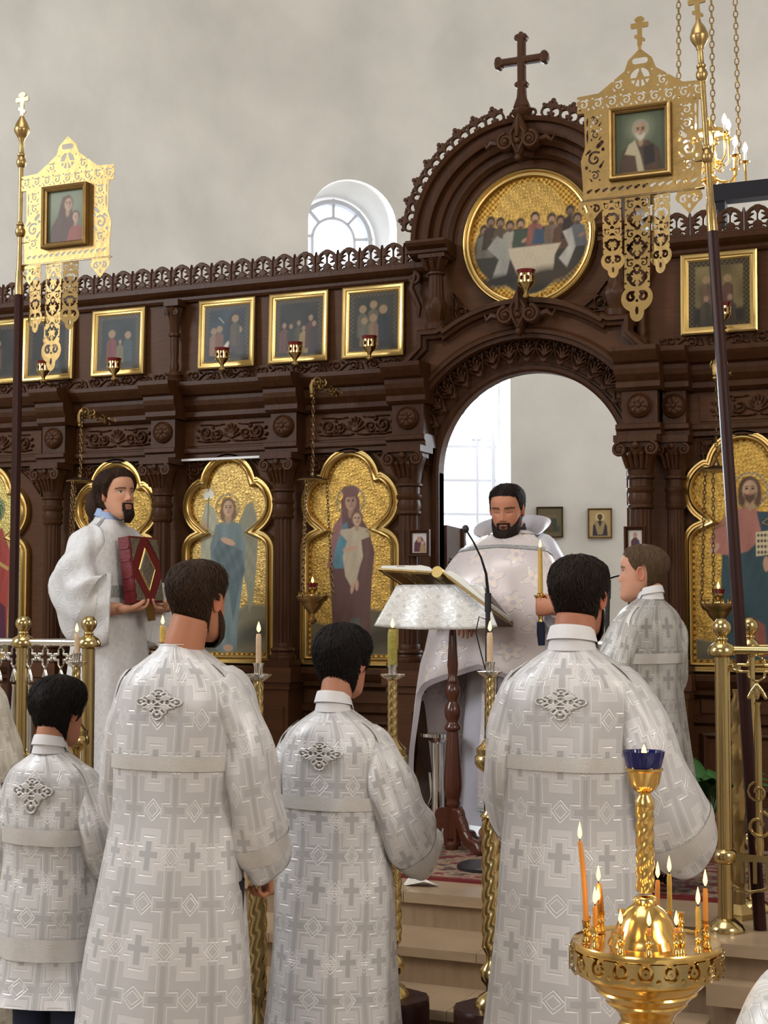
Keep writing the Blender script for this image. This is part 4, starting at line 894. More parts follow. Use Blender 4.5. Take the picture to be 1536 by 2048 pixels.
# two little framed prints on the columns either side of the door, and two icons on the altar wall
def print_icon(px, py, Y, w, h, label, P, fw=.02, mt='bronze_dark', rz=0):
    c = atY(px, py, Y); t = thing('small_icon', label, 'icon', tuple(c), rz)
    rect_frame(w, h, fw, 0, mt, t); plate(lambda x, z: d_box(x, z, 0, 0, w/2-fw*.8, h/2-fw*.8), (-w/2, w/2, -h/2, h/2), .0036, .006, col=P).build('painting', MAT['painting'], t, smooth=30)
    MB().bx(-w/2+.006, w/2-.006, -.003, .012, -h/2+.006, h/2-.006).build('back_board', MAT['pole_wood'], t, smooth=0); return t
P = Pnt((206, 196, 200)); P.add(G([(-.03, -.045), (-.028, .0), (-.01, .025), (.012, .03), (.03, .0), (.034, -.045)]), (96, 40, 62), .004); P.add(E(-.002, .018, .012, .015), (190, 140, 114), .004); P.add(E(.016, .0, .009, .011), (196, 150, 120), .004); P.add(G([(0, -.045), (.005, -.01), (.03, -.012), (.03, -.045)]), (170, 130, 80), .004)
print_icon(840, 1086, YF-.205, .112, .132, 'small print of mother and child on column left of the royal door', P, .018, 'wood')
P = Pnt((200, 190, 186)); P.add(G([(-.02, -.045), (-.02, .0), (.0, .025), (.02, .0), (.022, -.045)]), (92, 44, 56), .004); P.add(E(0, .028, .010, .013), (180, 130, 104), .004); P.add(G([(.004, -.045), (.006, .0), (.022, -.01), (.022, -.045)]), (50, 60, 96), .004)
print_icon(1271, 1082, YF-.205, .10, .135, 'small print of a red-robed figure on column right of the royal door', P, .018, 'wood')
P = Pnt((120, 110, 76)); P.add(G([(-.08, -.08), (.08, -.08), (.08, -.03), (-.08, -.03)]), (84, 84, 66), .02)
for x0, c in ((-.045, (66, 72, 92)), (.035, (72, 84, 72)), (0, (110, 80, 56))): P.add(G([(x0-.022, -.07), (x0-.02, .02), (x0, .04), (x0+.02, .02), (x0+.024, -.07)]), c, .006); P.add(E(x0, .048, .010, .013), (150, 112, 84), .004)
def apse_icon(px, py, w, h, label, P, mt):
    an = hit(px); d = radial(an); Yw = AC[1]+d[1]*AR; c = atY(px, py, Yw); p = AC+d*(AR-.014); t = thing('small_icon', label, 'icon', (p[0], p[1], c[2]), an)
    rect_frame(w, h, .012, 0, mt, t); plate(lambda x, z: d_box(x, z, 0, 0, w/2-.009, h/2-.009), (-w/2, w/2, -h/2, h/2), .0042, .006, col=P).build('painting', MAT['painting'], t, smooth=30)
    MB().bx(-w/2+.004, w/2-.004, -.003, .010, -h/2+.004, h/2-.004).build('back_board', MAT['pole_wood'], t, smooth=0)
apse_icon(1097, 1045, .215, .25, 'dark old icon of two figures on the white altar wall', P, 'bronze_dark')
P = Pnt((206, 172, 106)); P.add(E(0, .05, .036, .036), (228, 204, 130), .004); P.add(G([(-.06, -.10), (-.055, -.02), (-.03, .02), (.03, .02), (.055, -.02), (.06, -.10)]), fold((70, 56, 74), 150, .4, 10), .005)
P.add(G([(-.02, -.09), (-.045, .015), (-.02, .02), (0, -.03), (.02, .02), (.045, .015), (.02, -.09)]), rings((210, 190, 120), (130, 110, 80), .02), .004); face(P, 0, .05, .020, (120, 86, 62), (60, 46, 38), (60, 44, 34), False)
apse_icon(1197, 1047, .195, .24, 'bright gold icon of a bearded saint on the white altar wall', P, 'gilt_worn')
# ------------------------------------------------------------------ metalwork
def chain_mb(p0, p1, link=.024, r=.0017, w=.0055, mb=None):
    mb = mb or MB(); p0, p1 = np.array(p0, float), np.array(p1, float); d = p1-p0; L = np.linalg.norm(d); d /= L; n = max(1, int(L/(link*.82)))
    a0 = np.cross(d, (0, 1, 0.1)); a0 /= np.linalg.norm(a0); b0 = np.cross(d, a0); st = L/n
    t = np.arange(8)*2*PI/8; q = np.arange(4)*2*PI/4; f = []
    for i in range(8):
        for j in range(4): f.append([i*4+j, i*4+(j+1) % 4, ((i+1) % 8)*4+(j+1) % 4, ((i+1) % 8)*4+j])
    f = np.array(f)
    for k in range(n):
        c = p0+d*st*(k+.5); a, b = (a0, b0) if k % 2 else (b0, a0); V = []
        for ti in t:
            e = a*math.cos(ti)*w+d*math.sin(ti)*st*.62; o = a*math.cos(ti)+d*math.sin(ti)
            for qi in q: V.append(c+e+o*r*math.cos(qi)+b*r*math.sin(qi))
        mb.add(V, f)
    return mb
FLP = [(.0005, 0), (.35, .10), (.62, .22), (.70, .34), (.55, .55), (.28, .80), (.02, 1.0)]
def flame(parent, z, h=.030, r=.0095, loc=(0, 0)):
    g = MB().lathe([(r*q, h*t) for q, t in FLP], 10, (loc[0], loc[1], z+.004)); g.build('flame', MAT['flame'], parent, smooth=180)
    MB().lathe([(.0009, 0), (.0009, .009)], 5, (loc[0], loc[1], z-.001)).build('wick', MAT['wick'], parent)
def candle(label, p, h, r, mt, fl=.030, lean=(0, 0), group=None, fr=.0095, power=0):
    t = thing('candle', label, 'candle', tuple(p), 0, group); lx, ly = lean
    pts = np.array([(lx*q*q*h, ly*q*q*h, h*q) for q in np.linspace(0, 1, 8)]); rr = np.full(8, r); rr[-1] *= .8
    MB().tube(pts, rr, 12).build('wax', MAT[mt], t)
    if fl: flame(t, h, fl, fr, (lx*h, ly*h))
    if power:
        l = bpy.data.lights.new('candle_light', 'POINT'); l.energy = power; l.color = (1, .56, .22); l.shadow_soft_size = .012; o = bpy.data.objects.new('candle_light', l); link(o, t); o.location = (lx*h, ly*h, h+.03)
    return t
# cup lamps before the upper icons
def cup_lamp(px, py, Y, label, s=1.2, group='red cup lamps before the upper icons'):
    c = atY(px, py, Y); t = thing('cup_lamp', label, 'lamp', tuple(c), 0, group)
    MB().lathe([(.012*s, -.055*s), (.016*s, -.05*s), (.007*s, -.035*s), (.010*s, -.025*s), (.024*s, -.01*s), (.030*s, .0)], 20).build('bowl', MAT['brass'], t)
    m = MB(); n = 18; a = np.arange(n*4)*2*PI/(n*4)
    f = plate(lambda x, z: mx(abs(z-.015*s)-.0155*s, -mn(d_ell((x+100*.0209*s) % (.0209*s)-.01045*s, z, 0, .014*s, .0055*s, .009*s), d_circ((x+100*.0209*s+.01045*s) % (.0209*s)-.01045*s, z, 0, .026*s, .003*s))), (0, .1885*s, -.001, .031*s), .0022*s, .0015, warp=lambda x, y, z: (np.cos(x/(.030*s))*(.031*s-y), np.sin(x/(.030*s))*(.031*s-y), z))
    f.build('filigree', MAT['brass'], t); MB().lathe([(.026*s, .002*s), (.028*s, .028*s), (.034*s, .046*s), (.031*s, .046*s), (.025*s, .03*s), (.022*s, .004*s)], 20).build('red_glass_cup', MAT['red_glass'], t)
    MB().tube([(0, 0, -.05*s), (0, .04, -.06*s), (0, YF-Y-.01, -.05*s)], .005, 6).build('bracket', MAT['brass_dull'], t)
for px, py, Y, l in ((87, 742, 6.84, 'half hidden under the left banner pendants'), (228, 737, 6.84, 'before icon with one red figure'), (444, 717, 6.84, 'before icon with blue night sky'), (590, 706, 6.84, 'before icon of robed men'), (739, 694, 6.84, 'before icon nearest the arch'), (1445, 630, 6.84, 'beside the dark right banner pole')): cup_lamp(px, py, Y, 'red glass lamp in brass cup '+l)
cup_lamp(1052, 566, 6.76, 'larger red glass lamp in brass cup before the round icon', 1.35)
# hanging lamps on chains
def hang_lamp(px, py, Y, ytop, pcap, pbr, label, lit=True):
    c = atY(px, py, Y); cap = atY(*pcap, Y); br = atY(*pbr, Y); t = thing('hanging_lamp', label, 'lamp', tuple(c), 0, 'hanging lamps before the large icons')
    BD = MAT['bronze_dark']; zc = cap[2]-c[2]; zb = br[2]-c[2]
    MB().lathe([(.004, -.135), (.018, -.125), (.022, -.112), (.010, -.10), (.012, -.085), (.018, -.08), (.040, -.055), (.052, -.035), (.055, -.03), (.07, -.02), (.078, -.002), (.080, .004), (.074, .004), (.06, -.01), (.002, -.012)], 28).build('bowl', MAT['brass_dull'], t)
    m = MB()
    for k in range(12): a = k*2*PI/12; m.lathe([(.006, .0), (.0045, .006), (.0045, .014), (.0065, .02), (.004, .02)], 8, (.066*math.cos(a), .066*math.sin(a), 0))
    m.build('sockets', MAT['brass_dull'], t)
    MB().lathe([(.018, -.01), (.010, .01), (.012, .02), (.022, .03), (.024, .045)], 16).build('cup_holder', MAT['brass'], t)
    MB().lathe([(.018, .03), (.021, .045), (.028, .066), (.026, .066), (.018, .05), (.012, .034)], 16, flute=lambda a, z: .06*np.cos(a*8)).build('red_glass_cup', MAT['red_glass'], t)
    if lit: flame(t, .062, .032, .010)
    MB().lathe([(.075, zc-.012), (.076, zc-.006), (.05, zc+.004), (.015, zc+.015), (.008, zc+.03), (.001, zc+.034)], 24).build('cap', BD, t)
    for k in range(3):
        m = MB(); a = k*2*PI/3+.5; ca, sa = math.cos(a), math.sin(a)
        m.tube([(.08*ca, .08*sa, .0), (.10*ca, .10*sa, -.006), (.108*ca, .108*sa, .01), (.098*ca, .098*sa, .024)], .003, 6); chain_mb((.098*ca, .098*sa, .02), (.068*ca, .068*sa, zc-.008), .024, .0024, .0065, m).build('side_chain', BD, t)
    chain_mb((0, 0, zc+.03), (0, 0, zb), .026, .0022, .0065).build('main_chain', BD, t)
    m = MB(); dy = YF-.13-Y   # leafy gilt wall bracket
    m.tube([(0, 0, zb), (0, .01, zb+.02), (0, .10, zb+.035), (.01, dy, zb-.005)], .008, 8)
    for k in range(7):
        u = k/6; p = np.array((0.02*math.sin(k*2), dy*u, zb+.025-.02*u)); q = spiral(0, 0, .022, .004, k, 1.1*(-1)**k, 9); m.tube(np.c_[p[0]+q[:, 0]*.6+.02*math.cos(k), p[1]+q[:, 0], p[2]+q[:, 1]], .0042, 5); m.ball(p+np.array((.015, 0, -.02)), .009, 6, 4, (1, 1.6, .8))
    m.tube([(0, -.005, zb+.03), (.0, -.02, zb+.0), (0, -.015, zb-.035), (0, -.0, zb-.045)], [.006, .010, .009, .004], 6); m.ball((0, -.012, zb-.05), .010, 8, 6)
    m.build('bracket', MAT['gilt_worn'], t)
    return t
hang_lamp(625, 1193, 6.60, 0, (640, 956), (636, 772), 'dark brass hanging lamp with lit red cup before icon of mother and child')
hang_lamp(1437, 1208, 6.62, 0, (1424, 938), (1418, 735), 'dark brass hanging lamp with lit red cup behind the right banner pole')
hang_lamp(158, 1180, 6.60, 0, (153, 960), (156, 832), 'brass lamp on long dark chain behind the reader', False)
# ---- processional banners
def cell(x, z, cx, cz, s, fl):
    u, v = (x-cx)/s*fl, (z-cz)/s
    d = mn(d_line(u, v, spiral(0, -.02, .34, .10, 2.2, -1.05, 14), .055, .04), d_circ(u, v, -.38, .38, .085), d_circ(u, v, .38, -.38, .085), d_seg(u, v, (.22, .36), (.42, .20), .07, .02), d_seg(u, v, (-.42, -.16), (-.25, -.40), .03, .07), d_circ(u, v, 0, -.02, .05))
    return d*s
def panel_f(x, z):
    T = d_poly(x, z, [(-.245, .40), (-.245, .335), (.245, .335), (.245, .40), (.16, .405), (.06, .475), (.045, .515), (0, .555), (-.045, .515), (-.06, .475), (-.16, .405)])
    B = d_poly(x, z, [(-.225, 0), (.225, 0), (.225, .06), (.232, .15), (.215, .20), (.218, .335), (-.218, .335), (-.215, .20), (-.232, .15), (-.225, .06)])
    d = mn(T, B); h = np.full(np.shape(x), 9.)
    for k in range(9): h = mn(h, cell(x, z, -.22+.055*k, .368, .052, 1 if k < 4.5 else -1))
    for sx in (-1, 1):
        for k, cz in enumerate((.30, .247)): h = mn(h, cell(x, z, sx*.172, cz, .05, sx))
        for k, cz in enumerate((.125, )): h = mn(h, cell(x, z, sx*.178, cz+.03, .085, sx), cell(x, z, sx*.178, cz-.035, .05, -sx))
        h = mn(h, cell(x, z, sx*.085, .425, .05, -sx), d_seg(x, z, (sx*.165, .20), (sx*.15, .215), .008), d_ell(x, z, sx*.206, .245, .004, .03), d_ell(x, z, sx*.206, .30, .004, .02))
    h = mn(h, mx(d_circ(x, z, 0, .445, .036), -mn(d_seg(x, z, (-.02, .42), (.0, .47), .004), d_seg(x, z, (.02, .42), (0, .47), .004), d_seg(x, z, (-.036, .44), (.036, .44), .004), d_seg(x, z, (0, .41), (0, .48), .004))), d_seg(x, z, (-.018, .508), (.018, .508), .012), d_circ(x, z, -.045, .47, .004), d_circ(x, z, .045, .47, .004))
    for k in range(14): h = mn(h, d_seg(x, z, (-.205+.0305*k, .028), (-.19+.0305*k, .036), .006, .003))
    return mx(d, -h, -(d_box(x, z, 0, .195, .105, .125)))
PANELd = None
def strip_f(w, L, n):
    def f(x, z):   # hangs from z=0 down, heart tip
        d = mn(d_box(x, z, 0, -(L-w*1.3)/2, w/2, (L-w*1.3)/2), d_ell(x, z, 0, -L+w*.9, w*.62, w*.55), d_ell(x, z, 0, -L+w*.35, w*.28, w*.36)); h = np.full(np.shape(x), 9.); ax = abs(x)
        s = (L-w*1.4)/n
        for k in range(n):
            cz = -s*(k+.5); h = mn(h, cell(ax, z, w*.26, cz, min(w*.5, s*.9), 1), d_ell(x, z, 0, cz+s*.33, w*.10, s*.12), mx(d_ring(x, z, 0, cz, w*.30, w*.10), -abs(x)+w*.05) if k % 2 else d_ell(x, z, 0, cz-s*.2, w*.08, s*.12))
        h = mn(h, d_line(ax, z, spiral(w*.22, -L+w*.95, w*.20, w*.06, 2.0, -1.0, 10), w*.06), d_ell(x, z, 0, -L+w*.42, w*.07, w*.16), d_circ(x, z, 0, -L+w*.8, w*.06))
        return mx(d, -h)
    return f
def banner(label, base, top, P, px_panel, yb, po=0.):
    t = thing('banner', label, 'banner', tuple(base), 0, 'gilt openwork church banners'); base = np.array(base); top = np.array(top); ax = top-base; L = np.linalg.norm(ax); ax = ax/L
    q = Vector((0, 0, 1)).rotation_difference(Vector(ax)).to_euler()
    zj = L*.729; pl = sub('pole', t); pl.rotation_euler = q
    MB().lathe([(.0205, 0), (.021, .02), (.0205, zj*.5), (.019, zj)], 16, flute=lambda a, z: .05*abs(np.cos(a*4))).build('wooden_shaft', MAT['pole_wood'], pl, smooth=30)
    z = zj; B = [(.019, z), (.019, z+.02), (.017, z+.10), (.013, z+.115)]
    for zz in (L*.812, L*.906): B += [(.011, zz-.02), (.016, zz-.015), (.022, zz), (.022, zz+.012), (.014, zz+.03), (.018, zz+.035), (.018, zz+.042), (.011, zz+.05)]
    z = L*.936; B += [(.0105, z), (.015, z+.006), (.015, z+.012), (.020, z+.02), (.034, z+.045), (.035, z+.055), (.034, z+.06), (.026, z+.085), (.012, z+.11), (.007, z+.12)]
    MB().lathe(B, 20).build('brass_shaft', MAT['brass_dull'], pl, smooth=40)
    zc = z+.12
    cf = lambda x, z: mn(d_box(x, z, 0, .055, .009, .057), d_box(x, z, 0, .078, .034, .010), d_box(x, z, 0, .100, .018, .007), d_poly(x, z, [(-.020, .045), (.020, .026), (.020, .012), (-.020, .031)]))
    plate(cf, (-.04, .04, 0, .115), .004, .006, back=True).xf(Matrix.Translation((0, .003, zc-.003))).build('cross', MAT['brass_dull'], pl, smooth=30)
    c = np.array(px_panel)-base; g = sub('panel', t, tuple(c)); GM = MAT['gilt_worn']
    o = shared('openwork', PANELd, g)
    fr = rect_frame(.235, .275, .024, 0, 'gilt_worn', g, dp=.006); fr.location = (0, -.004, .195)
    pm = plate(lambda x, z: d_box(x, z, 0, 0, .10, .12), (-.1, .1, -.12, .12), .0036, .004, col=P); o = pm.build('painting', MAT['painting'], g, smooth=30); o.location = (0, -.004, .195)
    MB().bx(-.108, .108, -.004, .004, .065, .325).build('back_board', MAT['pole_wood'], g, smooth=0)
    if yb:
        cf2 = lambda x, z: mn(cf(x, z), d_box(x, z, 0, -.01, .006, .02)); plate(cf2, (-.04, .04, -.02, .115), .004, .004, back=True).build('cross', GM, g, loc=(0, 0, .565))
    for x, w, LL, n in ((-.195, .085, .07, 0), (-.115, .072, .30, 4), (-.015, .098, .475, 6), (.075, .072, .30, 4), (.178, .10, .08, 0)):
        if n: shared('pendant', STR[(w, LL)], g, (x+po, 0, -.008), (math.radians(random.uniform(-3, 3)), math.radians(random.uniform(-1.5, 1.5)), math.radians(random.uniform(-14, 14))))
        else: shared('pendant', STR['h'], g, (x, 0, -.008))
    MB().tube([(-.23, 0, -.004), (.235, 0, -.004)], .0035, 6).build('lower_rod', MAT['bronze_dark'], g)
    for zz in (.335, .10, -.002):
        h = (c[2]+zz)/ax[2]; pp = ax*h-c; MB().tube([(pp[0], pp[1], zz), (.20*(1 if pp[0] > 0 else -1), 0, zz)], .0035, 6).build('hanger', MAT['bronze_dark'], g)
    return t
PANELd = src(plate(panel_f, (-.25, .25, -.004, .56), .0034, .0022, back=True), 'openwork', MAT['gilt_worn'], 30)
STR = {(w, L): src(plate(strip_f(w, L, n), (-w*.66, w*.66, -L-.01, .002), .0034, .0016, back=True), 'pendant', MAT['gilt_worn'], 30) for w, L, n in ((.072, .30, 4), (.098, .475, 6))}
STR['h'] = src(plate(lambda x, z: mx(mn(d_ell(x, z, 0, -.022, .05, .030), d_poly(x, z, [(-.046, -.03), (.046, -.03), (0, -.085)]), d_box(x, z, 0, -.005, .045, .008)), -mn(d_line(abs(x), z, spiral(.02, -.03, .016, .004, 2.0, -1.0, 10), .004), d_ell(x, z, 0, -.055, .006, .010), d_circ(x, z, 0, -.02, .006))), (-.055, .055, -.09, .004), .0034, .0016, back=True), 'pendant', MAT['gilt_worn'], 30)
P = Pnt(lambda x, y: np.array(srgb(92, 104, 78))*(1+.4*y*4)[:, None]*.8); P.add(E(0, .055, .05, .055), (112, 124, 92), .03)
P.add(G([(-.085, -.12), (-.07, -.03), (-.03, .005), (.03, .005), (.07, -.03), (.085, -.12)]), fold((84, 60, 46), 130, .3, 20), .006); P.add(G([(-.045, -.005), (-.02, .01), (.0, -.05), (.015, -.12), (-.01, -.12), (-.02, -.05), (-.06, -.04)]), (176, 164, 128), .006); P.add(G([(.01, -.02), (.05, -.01), (.055, -.08), (.015, -.09)]), (46, 40, 40), .005)
face(P, 0, .048, .033, (176, 140, 104), (150, 142, 128), (186, 178, 160), False)
b0 = np.array((-.897, 5.235, PZ)); tp = atY(1393, -8, 5.47); banner('tall openwork gilt banner with icon of a white-bearded saint on the right', b0, tp, P, atY(1283, 388, 5.44), True)
P = Pnt(lambda x, y: np.array(srgb(112, 122, 94))*(1+.25*np.sin(y*20))[:, None])
P.add(G([(-.09, -.12), (-.075, -.04), (-.045, .0), (-.02, .085), (.015, .095), (.035, .06), (.03, .0), (.055, -.05), (.06, -.12)]), fold((92, 62, 46), 130, .3, 20), .006); face(P, .008, .055, .030, (184, 142, 106), (104, 70, 48), None, False, .15); P.add(G([(.0, -.12), (.02, -.06), (.05, -.03), (.085, -.06), (.09, -.12)]), fold((150, 66, 50), 120, .2, 10), .005); face(P, .05, -.005, .022, (190, 148, 112), (92, 66, 44), None, False)
b0 = atY(22, 1420, 5.30); b0[2] = PZ; b0[0] = atY(22, 1500, 5.30)[0]; tp = atY(45, 190, 5.42); banner('openwork gilt banner with icon of mother and child at the left edge', b0, tp, P, atY(133, 521, 5.40), False, -.05)
# ---- chandelier above the altar
c = atY(1421, 330, 9.0); CH = thing('chandelier', 'small gilt two-tier chandelier with lit candle bulbs on chains', 'chandelier', tuple(c))
MB().lathe([(.003, -.24), (.02, -.22), (.028, -.20), (.012, -.18), (.03, -.14), (.05, -.11), (.045, -.08), (.02, -.06), (.016, .0), (.03, .03), (.04, .06), (.025, .09), (.014, .12), (.02, .16), (.03, .19), (.016, .22), (.008, .30)], 20).build('stem', MAT['brass_hot'], CH)
MB().lathe([(.10, .17), (.112, .175), (.112, .20), (.10, .205)], 28).build('crown', MAT['brass_hot'], CH)
for tier, (n, R, z, z0, ph) in enumerate(((8, .205, .0, -.09, .2), (6, .115, .16, .05, .5))):
    for k in range(n):
        a = k*2*PI/n+ph; ca, sa = math.cos(a), math.sin(a)
        g = sub('arm', CH); pts = [(.03, z0), (R*.45, z0-.035), (R*.8, z0-.05), (R*1.02, z0-.02), (R, z-.02), (R, z)]
        m = MB().tube([(r*ca, r*sa, q) for r, q in pts], .0075, 6); q = spiral(R*.55, z0-.07, .028, .006, 1.2, 1.3, 12); m.tube(np.c_[q[:, 0]*ca, q[:, 0]*sa, q[:, 1]], .005, 5); m.lathe([(.006, -.006), (.026, .0), (.030, .008), (.012, .008)], 12, (R*ca, R*sa, z)); m.build('branch', MAT['brass_hot'], g)
        MB().lathe([(.0095, .005), (.0095, .055), (.006, .06)], 8, (R*ca, R*sa, z)).build('candle_sleeve', MAT['linen_white'], g)
        MB().lathe([(.004, .058), (.013, .075), (.016, .09), (.010, .11), (.001, .128)], 10, (R*ca, R*sa, z)).build('bulb', MAT['bulb'], g, smooth=180)
l = bpy.data.lights.new('chandelier_light', 'POINT'); l.energy = 16; l.color = (1, .76, .46); l.shadow_soft_size = .16; o = bpy.data.objects.new('chandelier_light', l); link(o, CH); o.location = (0, 0, .12)
for k in range(3):
    a = k*2*PI/3+2.9; chain_mb((.21*math.cos(a), .21*math.sin(a), .02), (.16*math.cos(a), .16*math.sin(a), 4.4), .045, .004, .013).build('chain', MAT['brass_dull'], CH)
# dark beam and post behind the screen
bm = thing('wooden_frame', 'dark wooden beam and post rising behind the right side of the cresting', 'beam', (atY(1442, 440, 8.4)[0], 8.4, PZ))
z0 = atY(1480, 384, 8.4)[2]-PZ; MB().bx(-.05, 2.2, -.05, .05, z0-.05, z0+.045).build('beam', MAT['dark_cloth'], bm, smooth=0); MB().bx(-.045, .03, -.04, .04, 0, z0-.05).build('post', MAT['dark_cloth'], bm, smooth=0); MB().bx(2.1, 2.18, -.04, .04, 0, z0-.05).build('post', MAT['dark_cloth'], bm, smooth=0)
# ---- brass railings
def post_mb(h=1.008, r=.026, s=1.0):
    return [('foot', MB().lathe([(.062, 0), (.064, .008), (.056, .022), (.040, .036), (r+.004, .045)], 24)), ('shaft', MB().lathe([(r, .04), (r, .24), (r, h-.08)], 24)), ('collar', MB().lathe([(r, .225), (r+.012, .235), (r+.016, .25), (r+.012, .265), (r, .275)], 24)),
            ('cap', MB().lathe([(r, h-.088), (r+.020, h-.080), (r+.024, h-.066), (r+.014, h-.046), (.018, h-.032), (.021, h-.027), (.021, h-.023), (.016, h-.018)], 24)), ('finial', MB().lathe([(.010, h-.025), (.016, h-.018), (.030, h-.0), (.0325, h+.012), (.03, h+.026), (.018, h+.042), (.002, h+.046)], 20))]
POSTS = {k: [(n, src(m, n, MAT['brass'])) for n, m in post_mb(r=k)] for k in (.026, .018)}
def post(parent, x, y, r=.026, z=0):
    g = sub('post', parent, (x, y, z))
    for n, d in POSTS[r]: shared(n, d, g)
    return g
def quat_f(x, z):
    o = lambda e: mn(d_poly(x, z, [(0, .052+e), (.024+e*.6, .03), (.024+e*.6, -.03), (0, -.052-e), (-.024-e*.6, -.03), (-.024-e*.6, .03)]), d_box(x, z, 0, 0, .052+e, .017+e))
    d = mx(o(0), -(o(-.011)+0)); ax = abs(x)
    d = mn(d, d_seg(ax, z, (.05, .012), (.085, -.016), .005), d_seg(ax, z, (.05, -.012), (.085, .016), .005))
    d = mn(d, d_line(ax, z, [(0, -.055), (.012, -.075), (.022, -.10)], .005), d_ell(x, z, 0, -.085, .007, .022))
    return mx(d, ax-.0635)
QUd = src(plate(quat_f, (-.065, .065, -.11, .06), .0034, .006, .003, .004, back=True), 'cross_ornament', MAT['brass'], 40)
QSd = src(plate(quat_f, (-.065, .065, -.11, .06), .0034, .006, .003, .004, back=True), 'cross_ornament', MAT['silvered'], 40)
def railing(label, x0, y0, xs, step, n, mt, dr):
    t = thing('railing', label, 'railing', (x0, y0, PZ), 0)
    for x in xs: post(t, x, 0)
    a, b = min(0, dr), max(0, dr)
    MB().tube([(a, 0, .945), (b, 0, .945)], .0155, 12).build('top_rail', MAT[mt], t); MB().bx(a, b, -.012, .012, .238, .262).build('bottom_rail', MAT['brass'], t, smooth=0)
    for k in range(n): shared('cross_ornament', QSd if mt == 'silvered' else QUd, t, ((k+.7)*step*(1 if dr > 0 else -1), .0, .885), sc=(step/.127, 1, 1))
    for k in range(n):
        x = (k+.7)*step*(1 if dr > 0 else -1); g = MB().lathe([(.012, .26), (.016, .30), (.011, .34), (.013, .66), (.008, .755), (.012, .77)], 12, (x, 0, 0)); g.build('baluster', MAT[mt], t)
        q = np.r_[spiral(x, .36, .012, .05, 0, 1.2, 16)]; MB().tube(np.c_[q[:, 0], np.full(16, -.012), q[:, 1]], .006, 6).build('scroll', MAT['brass'], t)
        q = np.r_[spiral(x, .47, .010, .036, PI, -1.2, 14)]; MB().tube(np.c_[q[:, 0], np.full(14, -.012), q[:, 1]], .005, 6).build('scroll', MAT['brass'], t)
    for k in range(n*4): MB().bx((k+.4)*step/4*(1 if dr > 0 else -1)-.006, (k+.4)*step/4*(1 if dr > 0 else -1)+.006, -.005, .005, .165, .238).build('spindle', MAT['brass'], t, smooth=0)
    q = [((k/24*n*step)*(1 if dr > 0 else -1), 0, .165-.03*abs(math.sin(k/24*n*PI))) for k in range(25)]; MB().tube(q, .006, 6).build('swag', MAT['brass'], t)
    return t
railing('shining brass railing of the platform beside the right banner pole', -1.0, 5.173, (0, ), .165, 6, 'brass', 1.0)
railing('brass railing with polished silvery rail and crosses at left', -3.545, 5.12, (0, -.325, ), .078, 12, 'silvered', -.95)
t = thing('railing_post', 'slender brass post with ball finial behind the right banner pole', 'post', (-.975, 5.56, PZ)); 
for n, d in POSTS[.018]: shared(n, d, t)
MB().tube([(0, 0, .945), (.6, 0, .945)], .012, 10).build('rail', MAT['brass'], t)
# small brass candlestick cluster glinting behind the right post
t = thing('brass_stand', 'dark cast-brass baluster stand standing right behind the railing post', 'stand', (-.995, 5.40, PZ))
MB().lathe([(.05, 0), (.05, .02), (.02, .05), (.022, .09)]+[(.016+.010*abs(math.sin(k*1.3)), .10+.03*k) for k in range(22)]+[(.012, .78), (.016, .80)], 10, flute=lambda a, z: .16*np.cos(a*5+z*30)).build('shaft', MAT['brass_dull'], t)
# ---- twisted floor candlesticks
def twist_mb(r, z0, z1, pitch, amp=.17, lobes=3, n=24, steps=None):
    steps = steps or int((z1-z0)/.006); a = np.arange(n)*2*PI/n; R = []
    for i in range(steps+1):
        z = z0+(z1-z0)*i/steps; rr = r*(1+amp*np.abs(np.cos(lobes/2*(a-z*2*PI/pitch)))-amp*.6); R.append(np.c_[np.cos(a)*rr, np.sin(a)*rr, np.full(n, z)])
    return MB().rings(R)
CS = {}
def cs_parts():
    B = 'brass'; L = []
    L.append(('plinth', MB().lathe([(.13, 0), (.13, .20), (.12, .215)], 8), 'pole_wood'))
    L.append(('foot', MB().lathe([(.055, .21), (.055, .225), (.040, .25), (.018, .265), (.018, .28), (.034, .30), (.038, .32), (.034, .34), (.016, .36), (.018, .385), (.028, .40), (.030, .41)], 24), B))
    L.append(('lower_shaft', twist_mb(.029, .405, .82, .16), B))
    L.append(('knop', MB().lathe([(.026, .82), (.034, .83), (.018, .85), (.016, .93), (.018, .97), (.044, .99), (.050, 1.0), (.050, 1.025), (.044, 1.03), (.046, 1.05), (.03, 1.065), (.016, 1.085)], 24), B))
    L.append(('upper_shaft', twist_mb(.0155, 1.08, 1.285, .09), B))
    L.append(('drip_plate', MB().lathe([(.012, 1.28), (.020, 1.285), (.040, 1.298), (.042, 1.304), (.014, 1.306), (.014, 1.325), (.018, 1.335), (.013, 1.335)], 20), 'silvered'))
    return [(n, src(m, n, MAT[mt], 50), ) for n, m, mt in L]
CSP = cs_parts()
def candlestick(px, py, Y, zb, label, cl, h, r, mt):
    c = atY(px, py, Y); t = thing('floor_candlestick', 'tall twisted brass candlestick '+label, 'candlestick', (c[0], Y, zb), 0, 'twisted floor candlesticks'); s = (c[2]-zb)/1.325
    for n, d in CSP: shared(n, d, t, sc=(1, 1, s) if n in ('plinth', 'lower_shaft', 'upper_shaft', 'foot', 'knop', 'drip_plate') else None)
    candle(cl, (c[0], Y, c[2]+.0105), h, r, mt, .034, power=.12)
candlestick(980, 1330, 4.60, .13, 'partly hidden by left sleeve of the tallest-robed man', 'pale lumpy lit candle before the microphone stand', .094, .0105, 'wax_pale')
candlestick(785, 1336, 4.60, .13, 'right of the black-haired boy in the middle', 'thick greenish lit candle left of the lectern', .118, .0165, 'wax_green')
